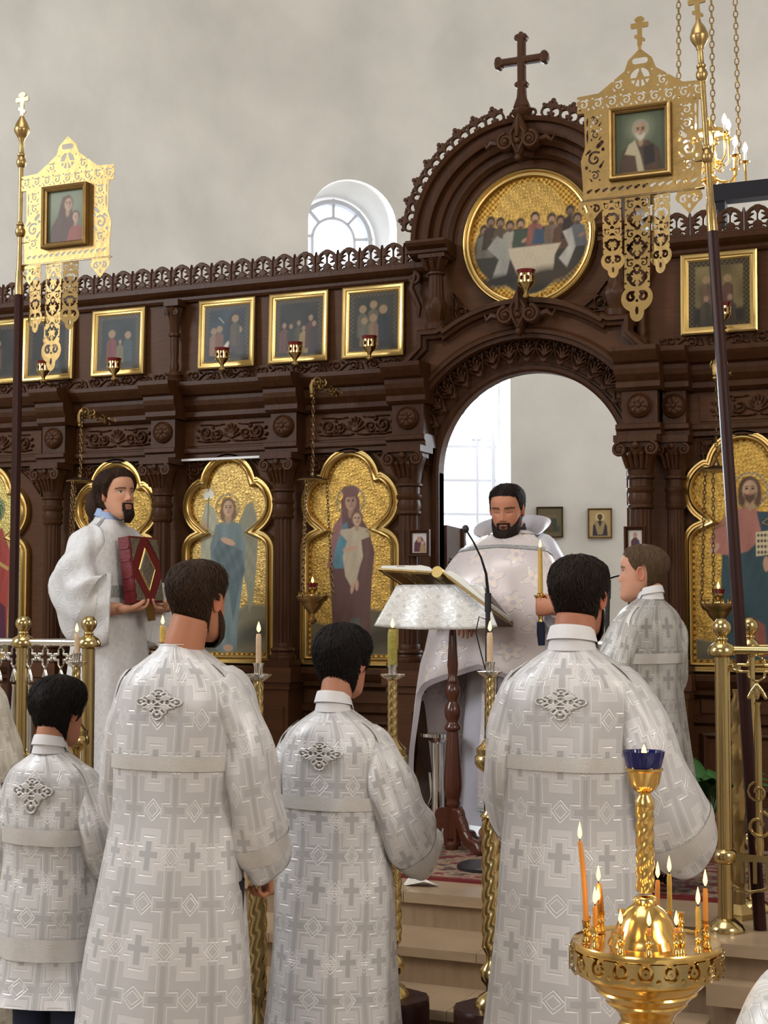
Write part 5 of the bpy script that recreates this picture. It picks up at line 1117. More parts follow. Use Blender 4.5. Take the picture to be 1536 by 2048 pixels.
candlestick(517, 1333, 4.10, 0, 'between the tall man and the black-haired boy', 'thin pale lit candle right of the tall man', .090, .0085, 'wax_pale')
candlestick(153, 1312, 4.62, .13, 'before the left railing, above the smallest boy', 'lit candle before the knob of the left railing', .072, .009, 'wax_pale')
candlestick(325, 1290, 4.72, .13, 'hidden behind the tall man at left', 'yellow lit candle left of the head of the tall man', .060, .011, 'wax_yellow')
# ---- round candle stand in the foreground
SX, SY = -.727, 2.95; ST = thing('candle_stand', 'polished brass round candle stand with blue glass lamp in the foreground', 'candle stand', (SX, SY, 0)); BH = MAT['brass_hot']
def sz(py): return atY(1290, py, SY)[2]
MB().lathe([(.16, 0), (.16, .02), (.12, .05), (.04, .09), (.03, .14), (.05, .2), (.03, .26)], 32).build('foot', BH, ST); twist_mb(.030, .25, .70, .14).build('lower_shaft', BH, ST)
zt = sz(1868); MB().lathe([(.03, .69), (.05, .72), (.035, .755), (.048, .775), (.06, .79), (.05, zt-.165), (.058, zt-.15), (.062, zt-.146), (.074, zt-.136), (.080, zt-.130), (.079, zt-.126), (.092, zt-.114), (.100, zt-.108), (.098, zt-.104), (.112, zt-.092), (.120, zt-.082), (.118, zt-.078), (.128, zt-.06)], 40).build('bowl', BH, ST)
m = plate(lambda x, z: mx(abs(z)-.019, -mn(d_ring((x+9) % .045-.0225, z, 0, .004, .011, .006), d_circ((x+9+.0225) % .045-.0225, z, 0, -.008, .005), d_circ((x+9) % .045-.0225, z, 0, .004, .003)), -(z+.019-.005*abs(np.sin(x*PI/.045)))), (0, 2*PI*.141, -.02, .02), .0034, .002, back=True, warp=lambda x, y, z: (np.cos(x/.141)*(.149-y), np.sin(x/.141)*(.149-y), z*1.15+zt-.048)); m.build('lace_rim', MAT['brass'], ST, smooth=30)
MB().lathe([(.136, zt-.075), (.145, zt-.03), (.147, zt-.018), (.144, zt-.012), (.136, zt-.016), (.12, zt-.018), (.075, zt-.018), (.07, zt-.008), (.068, zt+.0), (.06, zt+.01), (.052, zt+.03), (.036, zt+.05), (.024, zt+.058), (.024, zt+.068), (.018, zt+.075)], 56).build('tray', BH, ST, smooth=50)
z1, z2 = zt+.072, sz(1612); twist_mb(.0175, z1+.01, z2, .085, .20).build('upper_shaft', BH, ST)
MB().lathe([(.016, z2-.012), (.019, z2-.005), (.019, z2+.012), (.013, z2+.02), (.013, z2+.026), (.022, z2+.032), (.030, z2+.045), (.034, z2+.068), (.037, z2+.07), (.037, z2+.075), (.03, z2+.075)], 28).build('cup_holder', BH, ST)
MB().lathe([(.026, z2+.06), (.034, z2+.076), (.0365, z2+.09), (.0405, z2+.108), (.037, z2+.107), (.030, z2+.078), (.018, z2+.066)], 48, flute=lambda a, z: .035*np.cos(a*16)*(z > z2+.085)).build('blue_glass_cup', MAT['blue_glass'], ST)
MB().lathe([(.002, z2+.092), (.035, z2+.093)], 20).build('oil', MAT['blue_glass'], ST); flame(ST, z2+.095, .022, .008)
SOCK = src(MB().lathe([(.0085, 0), (.0085, .006), (.0055, .01), (.0055, .020), (.008, .023), (.0055, .026), (.007, .04), (.0082, .042), (.006, .042)], 12), 'socket', BH, 50)
RS = .118
def sock(dx, front):
    """socket at sideways offset dx (metres along the picture) on the ring"""
    a = math.acos(max(-1, min(1, dx/RS))); v = (math.cos(a), -math.sin(a) if front else math.sin(a)); r, f = _r[:2], _f0[:2]; p = RS*(r*v[0]+f*v[1]); o = shared('socket', SOCK, ST, (p[0], p[1], zt-.016)); return SX+p[0], SY+p[1], zt+.020
pxm = 1003.
C = []
for px, front, top, mt, lean, txt in ((1163, True, 1682, 'wax_orange', -.06, 'tallest thin orange candle, leaning, at left rim'), (1184, True, 1812, 'wax_orange', .0, 'second orange candle from left on the stand'), (1209, False, 1806, 'wax_orange', .02, 'rear one of the leaning pair left of the brass dome'), (1226, True, 1888, 'wax_orange', 0, 'burnt-down stub at front left of the stand'), (1277, True, 1892, 'wax_orange', 0, 'burnt-down stub at front middle of the stand'), (1330, True, 1888, 'wax_orange', 0, 'burnt-down stub at front right of the stand'), (1334, False, 1762, 'wax_orange', .02, 'orange candle close right of the twisted shaft'), (1357, False, 1750, 'wax_yellow', 0, 'tall yellowish candle with dark foot behind the stand dome'), (1378, True, 1812, 'wax_yellow', 0, 'pale yellow candle at the right front of the stand'), (1411, True, 1777, 'wax_orange', 0, 'tall orange candle at the right rim of the stand')):
    x, y, z = sock((px-1291)/pxm, front); h = max(.016, atY(px, top, y)[2]-z); candle('lit '+txt, (x, y, z), h, .0052 if h > .02 else .0045, mt, .034 if h > .03 else .028, (lean, lean*.4), 'candles on the foreground stand', .0066, .035)
x, y, z = sock((1217-1291)/pxm, False); candle('lit front one of the leaning pair left of the brass dome', (x, y, z), .062, .0052, 'wax_orange', .032, (-.08, -.04), 'candles on the foreground stand', .0066, .035)
for dx, fr in ((-.125, False), (-.108, False), (.05, True), (-.03, False), (.085, False), (.118, False), (.112, True), (.02, False)): sock(dx, fr)
# ------------------------------------------------------------------ lectern, book, microphones and small things
LX, LY = -2.432, 6.34
LT = thing('lectern', 'turned mahogany lectern with three scrolled feet and ball', 'lectern', (LX, LY, PZ)); LW = MAT['lectern_wood']
MB().lathe([(.006, .0), (.024, .006), (.030, .022), (.026, .04), (.012, .05), (.02, .06)], 20, (0, -.02, 0)).build('ball', LW, LT)
MB().lathe([(.024, .05), (.026, .19), (.030, .20), (.034, .215), (.030, .225), (.036, .24), (.042, .28), (.041, .33), (.034, .42), (.027, .51), (.025, .53), (.036, .54), (.038, .55), (.028, .565), (.024, .575), (.034, .595), (.038, .62), (.034, .645), (.022, .662), (.022, .668), (.031, .69), (.034, .71), (.031, .73), (.022, .745), (.026, .75), (.026, .76), (.020, .775), (.022, .80), (.025, .83), (.020, .90), (.016, .97), (.014, .985), (.02, .99), (.02, 1.0), (.015, 1.01), (.018, 1.08)], 28).build('column', LW, LT, smooth=50)
ft = plate(lambda x, z: mn(d_line(x, z, [(.0, .16), (.045, .155), (.075, .12), (.09, .085), (.13, .055), (.185, .045), (.205, .028)], .034, .022), d_circ(x, z, .05, .165, .03), d_box(x, z, .015, .11, .03, .085)), (-.02, .24, .0, .215), .006, .022, .008, .012, back=True)
FTd = src(ft, 'foot', LW)
for k in range(3): a = math.radians(-35+120*k); shared('foot', FTd, LT, (-.011*math.sin(a), .011*math.cos(a), 0), (0, 0, a))
M = MB().box((0, 0, 0), (.44, .36, .022)); bd = M.build('slanted_top', LW, LT, smooth=0, loc=(0, .03, 1.075), rot=(math.radians(-22), 0, 0))
# cloth over the lectern: lies on the top, hangs down on our side in a flared apron
cl = thing('lectern_cloth', 'white silver-brocade cloth hanging over the back of the lectern', 'cloth', (LX, LY, PZ+1.0)); m = MB(); R = []; UV = []
n = 49; ts = np.linspace(-1, 1, n)
for v in np.linspace(0, 1, 30):
    if v < .5:
        q = v/.5; w = .205; y = .20-.355*q; z = .026+.144*q; x = ts*w
    else:
        q = (v-.5)/.5; w = .205+.085*q**1.1; y = -.155-.035*math.sin(q*PI/2)-.02*q; z = .170-.185*q; x = ts*w
        wave = .012*q*np.sin(ts*9+1)*(1-.3*abs(ts)); 
    yy = np.full(n, y)+(wave if v >= .5 else 0); zz = np.full(n, z)+.0*ts-(.0 if v < .5 else .015*q*(1-abs(ts)**3)); zz += np.where(abs(ts) > .9, -.01, 0)*(v < .5)
    R.append(np.c_[x, yy, zz+.02]); UV.append(np.c_[ts*.26, np.full(n, v*.56)])
m.rings(R, close=False, uv=np.array(UV).reshape(-1, 2)); o = m.build('drape', MAT['brocade_cloth'], cl, smooth=180); so = o.modifiers.new('t', 'SOLIDIFY'); so.thickness = .004
R = [r[:, :] for r in R[-4:]]; m = MB().rings([np.c_[r[:, 0], r[:, 1]-.004, r[:, 2]] for r in R[:-1]], close=False); m.build('galloon', MAT['galloon'], cl, smooth=180)
# open gospel book on the lectern
bk = thing('open_book', 'large open book with gilt cover lying on the lectern cloth', 'book', (LX+.0, LY-.02, PZ+1.195)); bk.rotation_euler = (math.radians(-14), 0, 0)
def half(sx, ang, w=.265, d=.36):
    g = sub('cover_half', bk); g.rotation_euler = (0, math.radians(ang)*sx, 0); g.location = (sx*.025, 0, .0)
    m = MB().box((sx*w/2, 0, .004), (w, d, .008)); m.build('cover', MAT['leather_red'] if False else MAT['brass_dull'], g, smooth=0)
    pr = [(.0, .010), (.02, .030), (.06, .036), (.14, .030), (w-.015, .022), (w-.012, .010)]; m = MB(); R = [[(sx*x, y, z) for x, z in pr+[(w-.012, .009), (0, .009)]] for y in (-d/2+.012, d/2-.012)]; m.rings(R); m.build('pages', MAT['paper'], g, smooth=30)
    m = MB().sweep([(.02, -d/2+.02), (w-.02, -d/2+.02), (w-.02, d/2-.02), (.02, d/2-.02)], [(-.003, 0), (0, .003), (.003, 0)], closed=True); m.xf(Matrix.Rotation(PI/2, 4, 'X')); m.xf(Matrix.Scale(sx, 4, (1, 0, 0))); m.build('border', MAT['gilt'], g, smooth=0)
    m = MB(); c = plate(frieze_f, (-.235, .235, -.058, .058), .006, .002, .003, .01); c.xf(Matrix.Translation((sx*w/2, 0, .0)) @ Matrix.Rotation(PI/2, 4, 'Z') @ Matrix.Rotation(PI/2, 4, 'X') @ Matrix.Scale(.7, 4)); c.build('tooling', MAT['gilt'], g)
    return g
half(-1, -4); half(1, 35)
MB().tube([(0, -.178, .006), (0, .178, .006)], .026, 16).build('spine', MAT['gilt'], bk)
for x0, x1, z in ((-.20, -.16, .036), (-.14, -.10, .040)): MB().box(((x0+x1)/2, -.02, z), (x1-x0, .30, .0015), ).build('ribbon', MAT['leather_red'], bk, smooth=0)
# microphones
def mic(label, base, top, head, r=.12):
    t = thing('microphone_stand', label, 'microphone', tuple(base)); b = np.array(base); tp = np.array(top)-b; hd = np.array(head)-b; K = MAT['black_plastic']
    MB().lathe([(r, 0), (r, .012), (r*.94, .02), (.02, .026), (.014, .04)], 32).build('base', K, t)
    MB().tube([(0, 0, .03), (tp[0]*.5, tp[1]*.5, tp[2]*.5), tuple(tp)], .0105, 12).build('pole', K, t); MB().tube([tp*.93, tp*1.0], .014, 12).build('holder', K, t)
    q = [tp, tp+(hd-tp)*np.array((.08, .1, .30)), tp+(hd-tp)*np.array((.30, .3, .55)), tp+(hd-tp)*np.array((.66, .6, .80)), hd]; MB().tube(q, [.0075, .006, .0045, .004, .004], 8).build('gooseneck', MAT['black_metal'], t)
    MB().ball(hd, .015, 14, 10, (1, 1, 1.15)).build('windscreen', K, t)
    if r > .1:
        c = tp*.90; MB().tube([c+np.array((0, 0, 0)), c+np.array((-.035, -.01, .015)), c+np.array((-.05, -.01, -.05)), c+np.array((-.03, 0, -.14)), c+np.array((-.008, 0, -.22))], .0028, 6).build('cable', K, t)
b = atZ(972, 1737, PZ+.010); b[2] = PZ+.0105; mic('black microphone stand with gooseneck rising before the lectern', b, atY(976, 1186, b[1]), atY(931, 1058, b[1]-.05))
b = atY(1205, 1600, 6.45); b[2] = PZ+.0105; mic('black gooseneck microphone peeking out left of the altar boy', b, atY(1216, 1160, 6.45), atY(1263, 1147, 6.42), .09)
# chrome pedestal behind the lectern, plant, paper, altar table, covered lectern in the corner
c = atZ(858, 1690, PZ); t = thing('steel_pedestal', 'polished steel pedestal half hidden behind the lectern foot', 'pedestal', (c[0], 6.62, PZ+.0105))
MB().lathe([(.11, 0), (.11, .01), (.06, .02), (.035, .04), (.03, .06)], 28, (-.02, 0, 0)).build('foot', MAT['chrome'], t); MB().lathe([(.03, .05), (.03, .44), (.05, .46), (.08, .47), (.08, .485), (.02, .49)], 28, (-.02, 0, 0)).build('column', MAT['chrome'], t); MB().tube([(-.06, .0, .05), (-.075, 0, .12), (-.05, 0, .19), (-.06, 0, .30)], .008, 8).build('handle', MAT['chrome'], t)
pc = atZ(1424, 1702, PZ); t = thing('potted_plant', 'leafy green plant in a pot behind the brass railing post', 'plant', (atY(1424, 1700, 6.5)[0], 6.5, PZ)); MB().lathe([(.07, .0), (.085, .02), (.11, .20), (.115, .2), (.10, .19), (.002, .185)], 20).build('pot', MAT['terracotta'], t)
for k in range(22):
    a = k*2.4; el = .5+.5*random.random(); L = .20+.22*random.random(); r0 = np.array((math.cos(a), math.sin(a), 0)); ts = np.linspace(0, 1, 9); c = [np.array((0, 0, .19))+r0*(L*(.75*q+.1*q*q))+np.array((0, 0, L*el*(2.0*q-1.25*q*q))) for q in ts]; sd = np.cross(r0, (0, 0, 1)); w = .035*np.sin(np.pi*np.clip(ts*1.0, 0, 1))**.8*(ts > .25)+.003
    R = [[p-sd*ww+np.array((0, 0, -.3*ww)), p+np.array((0, 0, .15*ww)), p+sd*ww+np.array((0, 0, -.3*ww))] for p, ww in zip(c, w)]; MB().rings(R, close=False).build('leaf', MAT['leaf'], t, smooth=180)
c = atZ(840, 1772, PZ); t = MB().add([(-.07, 0, 0), (-.045, .03, .045), (-.03, -.02, .035), (.0, .02, .008), (.03, -.03, .022), (.075, .01, .004), (.03, .05, .006), (-.05, -.025, .002)], [[0, 7, 2, 1], [1, 2, 3], [2, 4, 3], [3, 4, 5, 6], [7, 4, 2], [0, 1, 3, 6]]).build('paper_tissue', MAT['paper'], None, smooth=0, loc=(c[0], c[1], PZ+.001)); tag(t, 'crumpled white paper tissue lying on the edge of the top step', 'tissue')
t = thing('altar_table', 'white-draped altar table glimpsed through the royal door', 'table', (-2.68, 9.6, PZ)); z = atY(1212, 1288, 9.3)[2]-PZ
MB().bx(-.5, .40, -.32, .32, 0, z-.02).build('skirt', MAT['brocade_white'], t, smooth=0); MB().bx(-.53, .43, -.35, .35, z-.02, z).build('table_top', MAT['linen_white'], t, smooth=0); MB().bx(-.53, .43, -.356, -.35, z-.035, z-.005).build('gilt_edge', MAT['galloon'], t, smooth=0)
t = thing('covered_lectern', 'corner of white cloth with grey scrollwork at bottom right', 'lectern', (-.372, 2.52, 0)); R = []; UV = []
for k, q in enumerate(np.linspace(0, 1, 26)):
    yb = -.16; z = 1.015-.62*q**1.35; w = .10+.075*math.sin(q*PI/2)+.06*q; th = np.linspace(0, 2*PI, 65)[:-1]; e = .55
    R.append(np.c_[.12+np.sign(np.cos(th))*abs(np.cos(th))**e*(w+.08)*(1+.02*q*np.sin(th*9)), np.sign(np.sin(th))*abs(np.sin(th))**e*(w+.05), np.full(64, z)-.16*(np.cos(th) < 0)*0]); UV.append(np.c_[th*.14, np.full(64, q*.6)])
MB().rings(R, uv=np.array(UV).reshape(-1, 2), cap1=False).build('cloth', MAT['brocade_cloth'], t, smooth=60); MB().bx(-.05, .28, -.14, .14, 0, .9).build('stand', MAT['pole_wood'], t, smooth=0)
# ------------------------------------------------------------------ people
HS = [0, .04, .10, .18, .26, .34, .42, .50, .58, .66, .74, .82, .89, .95, .985, 1.0]
HW = [.06, .135, .192, .228, .254, .272, .286, .298, .307, .313, .310, .288, .244, .178, .102, .003]
HF = [.30, .365, .390, .388, .382, .380, .376, .372, .382, .394, .388, .356, .296, .210, .115, .003]
HB = [-.14, -.08, .02, .12, .20, .27, .33, .38, .42, .442, .440, .408, .340, .245, .135, .003]
def smooth_tab(x, T, s):
    f = np.interp(np.linspace(-.05, 1.05, 441), x, T); k = np.ones(17)/17; f = np.convolve(np.pad(f, 8, 'edge'), k, 'valid'); v = np.interp(s, np.linspace(-.05, 1.05, 441), f); e = np.interp(s, x, T); w = np.clip((1-s)/.06, 0, 1); return v*w+e*(1-w)
def head_grid(H, child=0., wide=1.0, nr=84, nc=112):
    s = np.linspace(0, 1, nr)**.97; s[-1] = 1; u = np.linspace(-PI, PI, nc+1)[:-1]; t = u-.38*np.sin(u)
    Sg, Tg = np.meshgrid(s, t, indexing='ij'); wx, yf, yb = (smooth_tab(HS, q, Sg) for q in (HW, HF, HB)); wx = wx*wide*(1+.03*child)
    e = .90; sn, cs = np.sin(Tg), np.cos(Tg); x = wx*np.sign(sn)*abs(sn)**e; mid = (yf-yb)/2; hf = (yf+yb)/2; y = mid+hf*np.sign(cs)*abs(cs)**e
    ax = abs(x); fr = (cs > 0)*1.0; g = lambda a, b, c, d: np.exp(-((ax-a)/b)**2-((Sg-c)/d)**2)
    nh = np.interp(Sg, [.345, .36, .40, .46, .53, .58, .63], [0, .05, .092, .066, .030, .014, 0])*(1-.35*child); sg = np.interp(Sg, [.35, .40, .46, .6], [.066, .052, .036, .03])
    dy = nh*np.exp(-(x/sg)**2)+.020*g(.055, .022, .375, .02)*(1-.3*child)
    dy += -.040*g(.135, .062, .548, .042)+.020*g(.135, .045, .545, .024)+.014*g(.12, .09, .612, .020)*(1-child)+.012*g(.17, .08, .43, .06)+.018*g(0, .09, .085, .05)-.012*g(0, .09, .18, .022)
    dy += .020*g(0, .085, .265, .017)+.022*g(0, .075, .222, .020)-.014*g(0, .10, .244, .007)
    y = y+dy*fr; P = np.stack([x, y, Sg-.5], -1)*H
    return P, Sg, Tg
def grid_normals(P):
    du = np.roll(P, -1, 1)-np.roll(P, 1, 1); dv = np.gradient(P, axis=0); n = np.cross(dv, du); return n/(np.linalg.norm(n, axis=2, keepdims=True)+1e-9)
def snoise(shape, k, seed):
    r = np.random.default_rng(seed); a = np.zeros(shape); i = np.arange(shape[0])[:, None]/shape[0]; j = np.arange(shape[1])[None, :]/shape[1]
    for q in range(7): a += np.sin(2*PI*(r.integers(1, k)*j+r.uniform(0, k*.5)*i)+r.uniform(0, 6.3))/7
    return a
def quads(nr, nc, mask=None):
    i, j = np.meshgrid(np.arange(nr-1), np.arange(nc), indexing='ij'); j2 = (j+1) % nc; q = np.stack([i*nc+j, (i+1)*nc+j, (i+1)*nc+j2, i*nc+j2], -1).reshape(-1, 4)
    if mask is not None: m = mask.ravel(); q = q[(m[q].sum(1) >= 3)]
    return q
def strands(hp, N, dd, H, HM, parent, mt, seed, ho, n=900):
    """fine locks lying on the hair, falling from the crown"""
    r = np.random.default_rng(seed); nr, nc = dd.shape; ii, jj = np.nonzero(dd > .03); k = r.integers(0, len(ii), n); L = 7; u = np.linspace(0, 1, L)[None, :]
    ln = r.uniform(8, 20, n)[:, None]; i = ii[k][:, None]-ln*u; j = jj[k][:, None]+r.normal(0, 1.6, n)[:, None]*u*2
    i = np.clip(i, 0, nr-1.001); i0 = i.astype(int); f = (i-i0)[..., None]; j0 = np.floor(j).astype(int); g = (j-j0)[..., None]; a, b = j0 % nc, (j0+1) % nc
    P = (hp[i0, a]*(1-g)+hp[i0, b]*g)*(1-f)+(hp[i0+1, a]*(1-g)+hp[i0+1, b]*g)*f; nn = N[i0, a]; ok = dd[i0, a].min(1) > -.03; lift = r.uniform(.0008, ho.get('lift', .0045), n)[:, None]*np.sin(u*PI*.8+.25)
    P = P+nn*lift[..., None]; d = np.gradient(P, axis=1); sd = np.cross(d, nn); sd /= np.linalg.norm(sd, axis=2, keepdims=True)+1e-9; w = (r.uniform(.0008, .0022, n)[:, None]*(1-.75*u))[..., None]
    V = np.stack([P-sd*w, P+nn*w*.7, P+sd*w], 2)[ok]; m = V.shape[0]; q = []
    for s in range(L-1):
        for c in range(2): q.append((s*3+c, s*3+c+1, (s+1)*3+c+1, (s+1)*3+c))
    F = (np.array(q)[None]+(np.arange(m)*L*3)[:, None, None]).reshape(-1, 4); o = MB(); o.add(V.reshape(-1, 3), F); h = MB(); h.join(o, HM); ob = h.build('hair_strands', mt, parent, smooth=180); ob['kind'] = 'stuff'
def Rx(a): return Matrix.Rotation(a, 4, 'X')
def Ry(a): return Matrix.Rotation(a, 4, 'Y')
def Rz(a): return Matrix.Rotation(a, 4, 'Z')
def Tr(*p): return Matrix.Translation(p)
def hand_mb(side, curl=(.5, .6, .5), s=1.0, spread=.06, thumb=(.5, .5), skin=None):
    """wrist at the origin, fingers along +Y, palm down, thumb on +X*side"""
    m = MB(); c = skin; a = np.arange(14)*2*PI/14; R = []
    for y, w, h, z in ((-.05, .026, .020, 0), (0, .027, .019, 0), (.02, .033, .017, 0), (.05, .040, .015, -.001), (.078, .041, .0135, -.001), (.090, .036, .011, -.002)): R.append(np.c_[np.cos(a)*w*s, np.full(14, y*s), (np.sin(a)*h+z)*s])
    m.rings(np.array(R)[:, ::-1], col=c)
    for k, (x, L, r) in enumerate(((.030, .072, .0088), (.0105, .080, .0090), (-.0095, .074, .0086), (-.028, .058, .0076))):
        p = np.array((x*side, .080, .0)); an = 0.; pts = [p-np.array((0, .015, 0)), p]; rr = [r*1.02, r*1.05]; sp = (1.5-k)*spread*side
        for q, f in enumerate((.45, .32, .23)):
            an += curl[q]*(1+.10*k); d = np.array((math.sin(sp)*math.cos(an), math.cos(sp)*math.cos(an), -math.sin(an)))
            for e in (.5, 1.0): pts.append(p+d*L*f*e); rr.append(r*(1-.09*q-.05*e))
            p = p+d*L*f
        pts.append(p+d*r*.5); rr.append(r*.35); m.tube(np.array(pts)*s, np.array(rr)*s, 10, col=c)
    p = np.array((.026*side, .018, -.006)); d = np.array((.72*side, .62, -.25-thumb[0]*.4)); d /= np.linalg.norm(d); pts = [p-d*.012, p, p+d*.032]; rr = [.012, .0135, .0115]; p = p+d*.034; d2 = np.array((.72*side*(1-thumb[1]*1.3), .75, -.30-thumb[1]*.5)); d2 /= np.linalg.norm(d2); pts += [p+d2*.014, p+d2*.028, p+d2*.036]; rr += [.0105, .0095, .004]
    m.tube(np.array(pts)*s, np.array(rr)*s, 10, col=c); return m
def catm(P, n):
    P = np.asarray(P, float); k = len(P); t = np.linspace(0, k-1, n); i = np.clip(t.astype(int), 0, k-2); f = (t-i)[:, None]; p0 = P[np.clip(i-1, 0, k-1)]; p1 = P[i]; p2 = P[i+1]; p3 = P[np.clip(i+2, 0, k-1)]
    return .5*((2*p1)+(-p0+p2)*f+(2*p0-5*p1+4*p2-p3)*f*f+(-p0+3*p1-3*p2+p3)*f**3)
def sleeve_mb(path, wid, hgt, seed=0, n=56, k=44, out=(1, 0, 0), wr=.05, R0=.11):
    """path of the arm; wid across (roughly horizontal), hgt vertical half sizes, hanging cloth"""
    p0 = np.array(path[0], float); sx0 = 1 if p0[0] > 0 else -1; path = [tuple(p0+np.array((-sx0*.085, -.004, .028))), tuple(p0+np.array((-sx0*.04, -.002, .012)))]+list(path); wid = [wid[0]*.30, wid[0]*.72]+list(wid); hgt = [hgt[0]*.30, hgt[0]*.72]+list(hgt)
    p = catm(path, k); w = catm(np.c_[wid, hgt], k); t = np.gradient(p, axis=0); t /= np.linalg.norm(t, axis=1)[:, None]; a = np.arange(n)*2*PI/n; R = []; UV = []; L = 0; rr = np.random.default_rng(seed); ph = rr.uniform(0, 6, 6)
    o = np.array(out, float)
    for i in range(k):
        nn = o-t[i]*(o @ t[i]); nn /= np.linalg.norm(nn); b = np.cross(t[i], nn); u = i/(k-1)
        f = 1+wr*(.6*np.sin(2*a+ph[0]+9*u)+.5*np.sin(3*a+ph[1]-14*u+2*np.sin(7*u+ph[5]))+.4*np.sin(5*a+ph[2]+20*u))*(.3+u)*(1 if u < .97 else .9); sq = 1+.05*wr/.05*np.sin(26*u+ph[3]+1.5*np.sin(2*a+ph[4]))*np.clip(1-abs(u-.5)*2.2, 0, 1)
        R.append(p[i]+(np.cos(a)*f*sq)[:, None]*nn*w[i, 0]+(np.sin(a)*f*sq)[:, None]*b*w[i, 1]); L += 0 if i == 0 else np.linalg.norm(p[i]-p[i-1]); UV.append(np.c_[a*R0, np.full(n, -L)])
    R.append(R[-1]*.88+p[-1]*.12-t[-1]*.01); UV.append(UV[-1]); R.append(R[-1]*.5+(p[-3])*.5); UV.append(UV[-1]); m = MB(); m.rings(R, cap1=True, cap0=True, uv=np.array(UV).reshape(-1, 2)); return m, R
class Robe:
    def __init__(s, secs, fold=.02, seed=0, nf=7, e=.92, Rref=.235, hemvar=None):
        z = np.array([q[0] for q in secs]); s.z = z; s.T = np.array([q[1:] for q in secs], float); r = np.random.default_rng(seed); s.ph = r.uniform(0, 6.3, 8); s.fold = fold; s.nf = nf; s.e = e; s.R = Rref; s.hemvar = hemvar; s.k = len(secs)-1; s.cw = max(q[1] for q in secs[:6])*.97
    def pos(s, th, q, off=0.):
        """th from the middle of the back; q 0 neck .. 1 hem"""
        th, q = np.broadcast_arrays(np.asarray(th, float), np.asarray(q, float)); C = catm(np.c_[s.z, s.T], 161); x = q*160; i = np.clip(x.astype(int), 0, 159); f = x-i; V = C[i]*(1-f)[..., None]+C[i+1]*f[..., None]
        z, rx, ry, cx, cy = (V[..., j] for j in range(5)); d = np.clip((q-.25)/.75, 0, 1); w = s.fold*d**1.2
        sn, cs = np.sin(th), np.cos(th); f = 1+w*(np.sin(s.nf*th+s.ph[0]+.8*np.sin(3*q+s.ph[1]))+.6*np.sin((s.nf+4)*th+s.ph[2]+2.0*q)+.5*np.sin(3*th+s.ph[3]))+.016*np.sin(5*th+9*q+s.ph[4])*np.clip(q*5-.3, 0, 1)+.012*np.sin(3*th-23*q+s.ph[5])*np.clip(q*4-.4, 0, 1)+.008*np.sin(7*th+31*q+3*np.sin(2*th+s.ph[6]))*np.clip(q*4-.6, 0, 1)
        X = cx+(rx*f+off)*np.sign(sn)*abs(sn)**s.e; Y = cy-(ry*f+off)*np.sign(cs)*abs(cs)**s.e
        if s.hemvar is not None: z = s.hemvar(th, q, z)
        return np.stack([X, Y, z], -1)
    def mesh(s, n=120, k=90):
        th = np.linspace(-PI, PI, n+1)[:-1]; q = np.linspace(0, 1, k); Q, Th = np.meshgrid(q, th, indexing='ij'); P = s.pos(Th, Q); uv = np.stack([Th*s.R, P[..., 2]], -1); m = MB(); m.rings(P, cap0=False, cap1=False, uv=uv.reshape(-1, 2))
        inn = P[-1].copy(); c = inn.mean(0); ring = [P[-1], c+(inn-c)*.94]; m.rings(ring, cap0=False, cap1=False, uv=np.zeros((2*n, 2))); return m
    def strip(s, th0, th1, q0, q1, off=.004, n=60, k=6):
        th = np.linspace(th0, th1, n); q = np.linspace(q0, q1, k); Q, Th = np.meshgrid(q, th, indexing='ij'); m = MB(); P = s.pos(Th, Q, off); m.rings(P, close=False, uv=np.stack([Th*s.R, P[..., 2]], -1).reshape(-1, 2)); return m
    def q_of(s, z): C = catm(np.c_[s.z, s.T], 161); return float(np.interp(-z, -C[:, 0], np.linspace(0, 1, 161)))
def ap_cross(x, z):   # applied ornamental cross
    ax, az = abs(x), abs(z); a, b = np.maximum(ax, az), np.minimum(ax, az)
    d = mn(d_ring(a, b, .052, 0, .016, .006), d_ring(a, b, .040, .016, .010, .005), d_circ(a, b, .052, 0, .006), d_seg(a, b, (.02, .010), (.036, .022), .004), d_ring(x, z, 0, 0, .020, .006), d_seg(ax, az, (.0, .0), (.012, .012), .0035), d_seg(a, b, (.03, .03), (.02, .02), .005)); return d
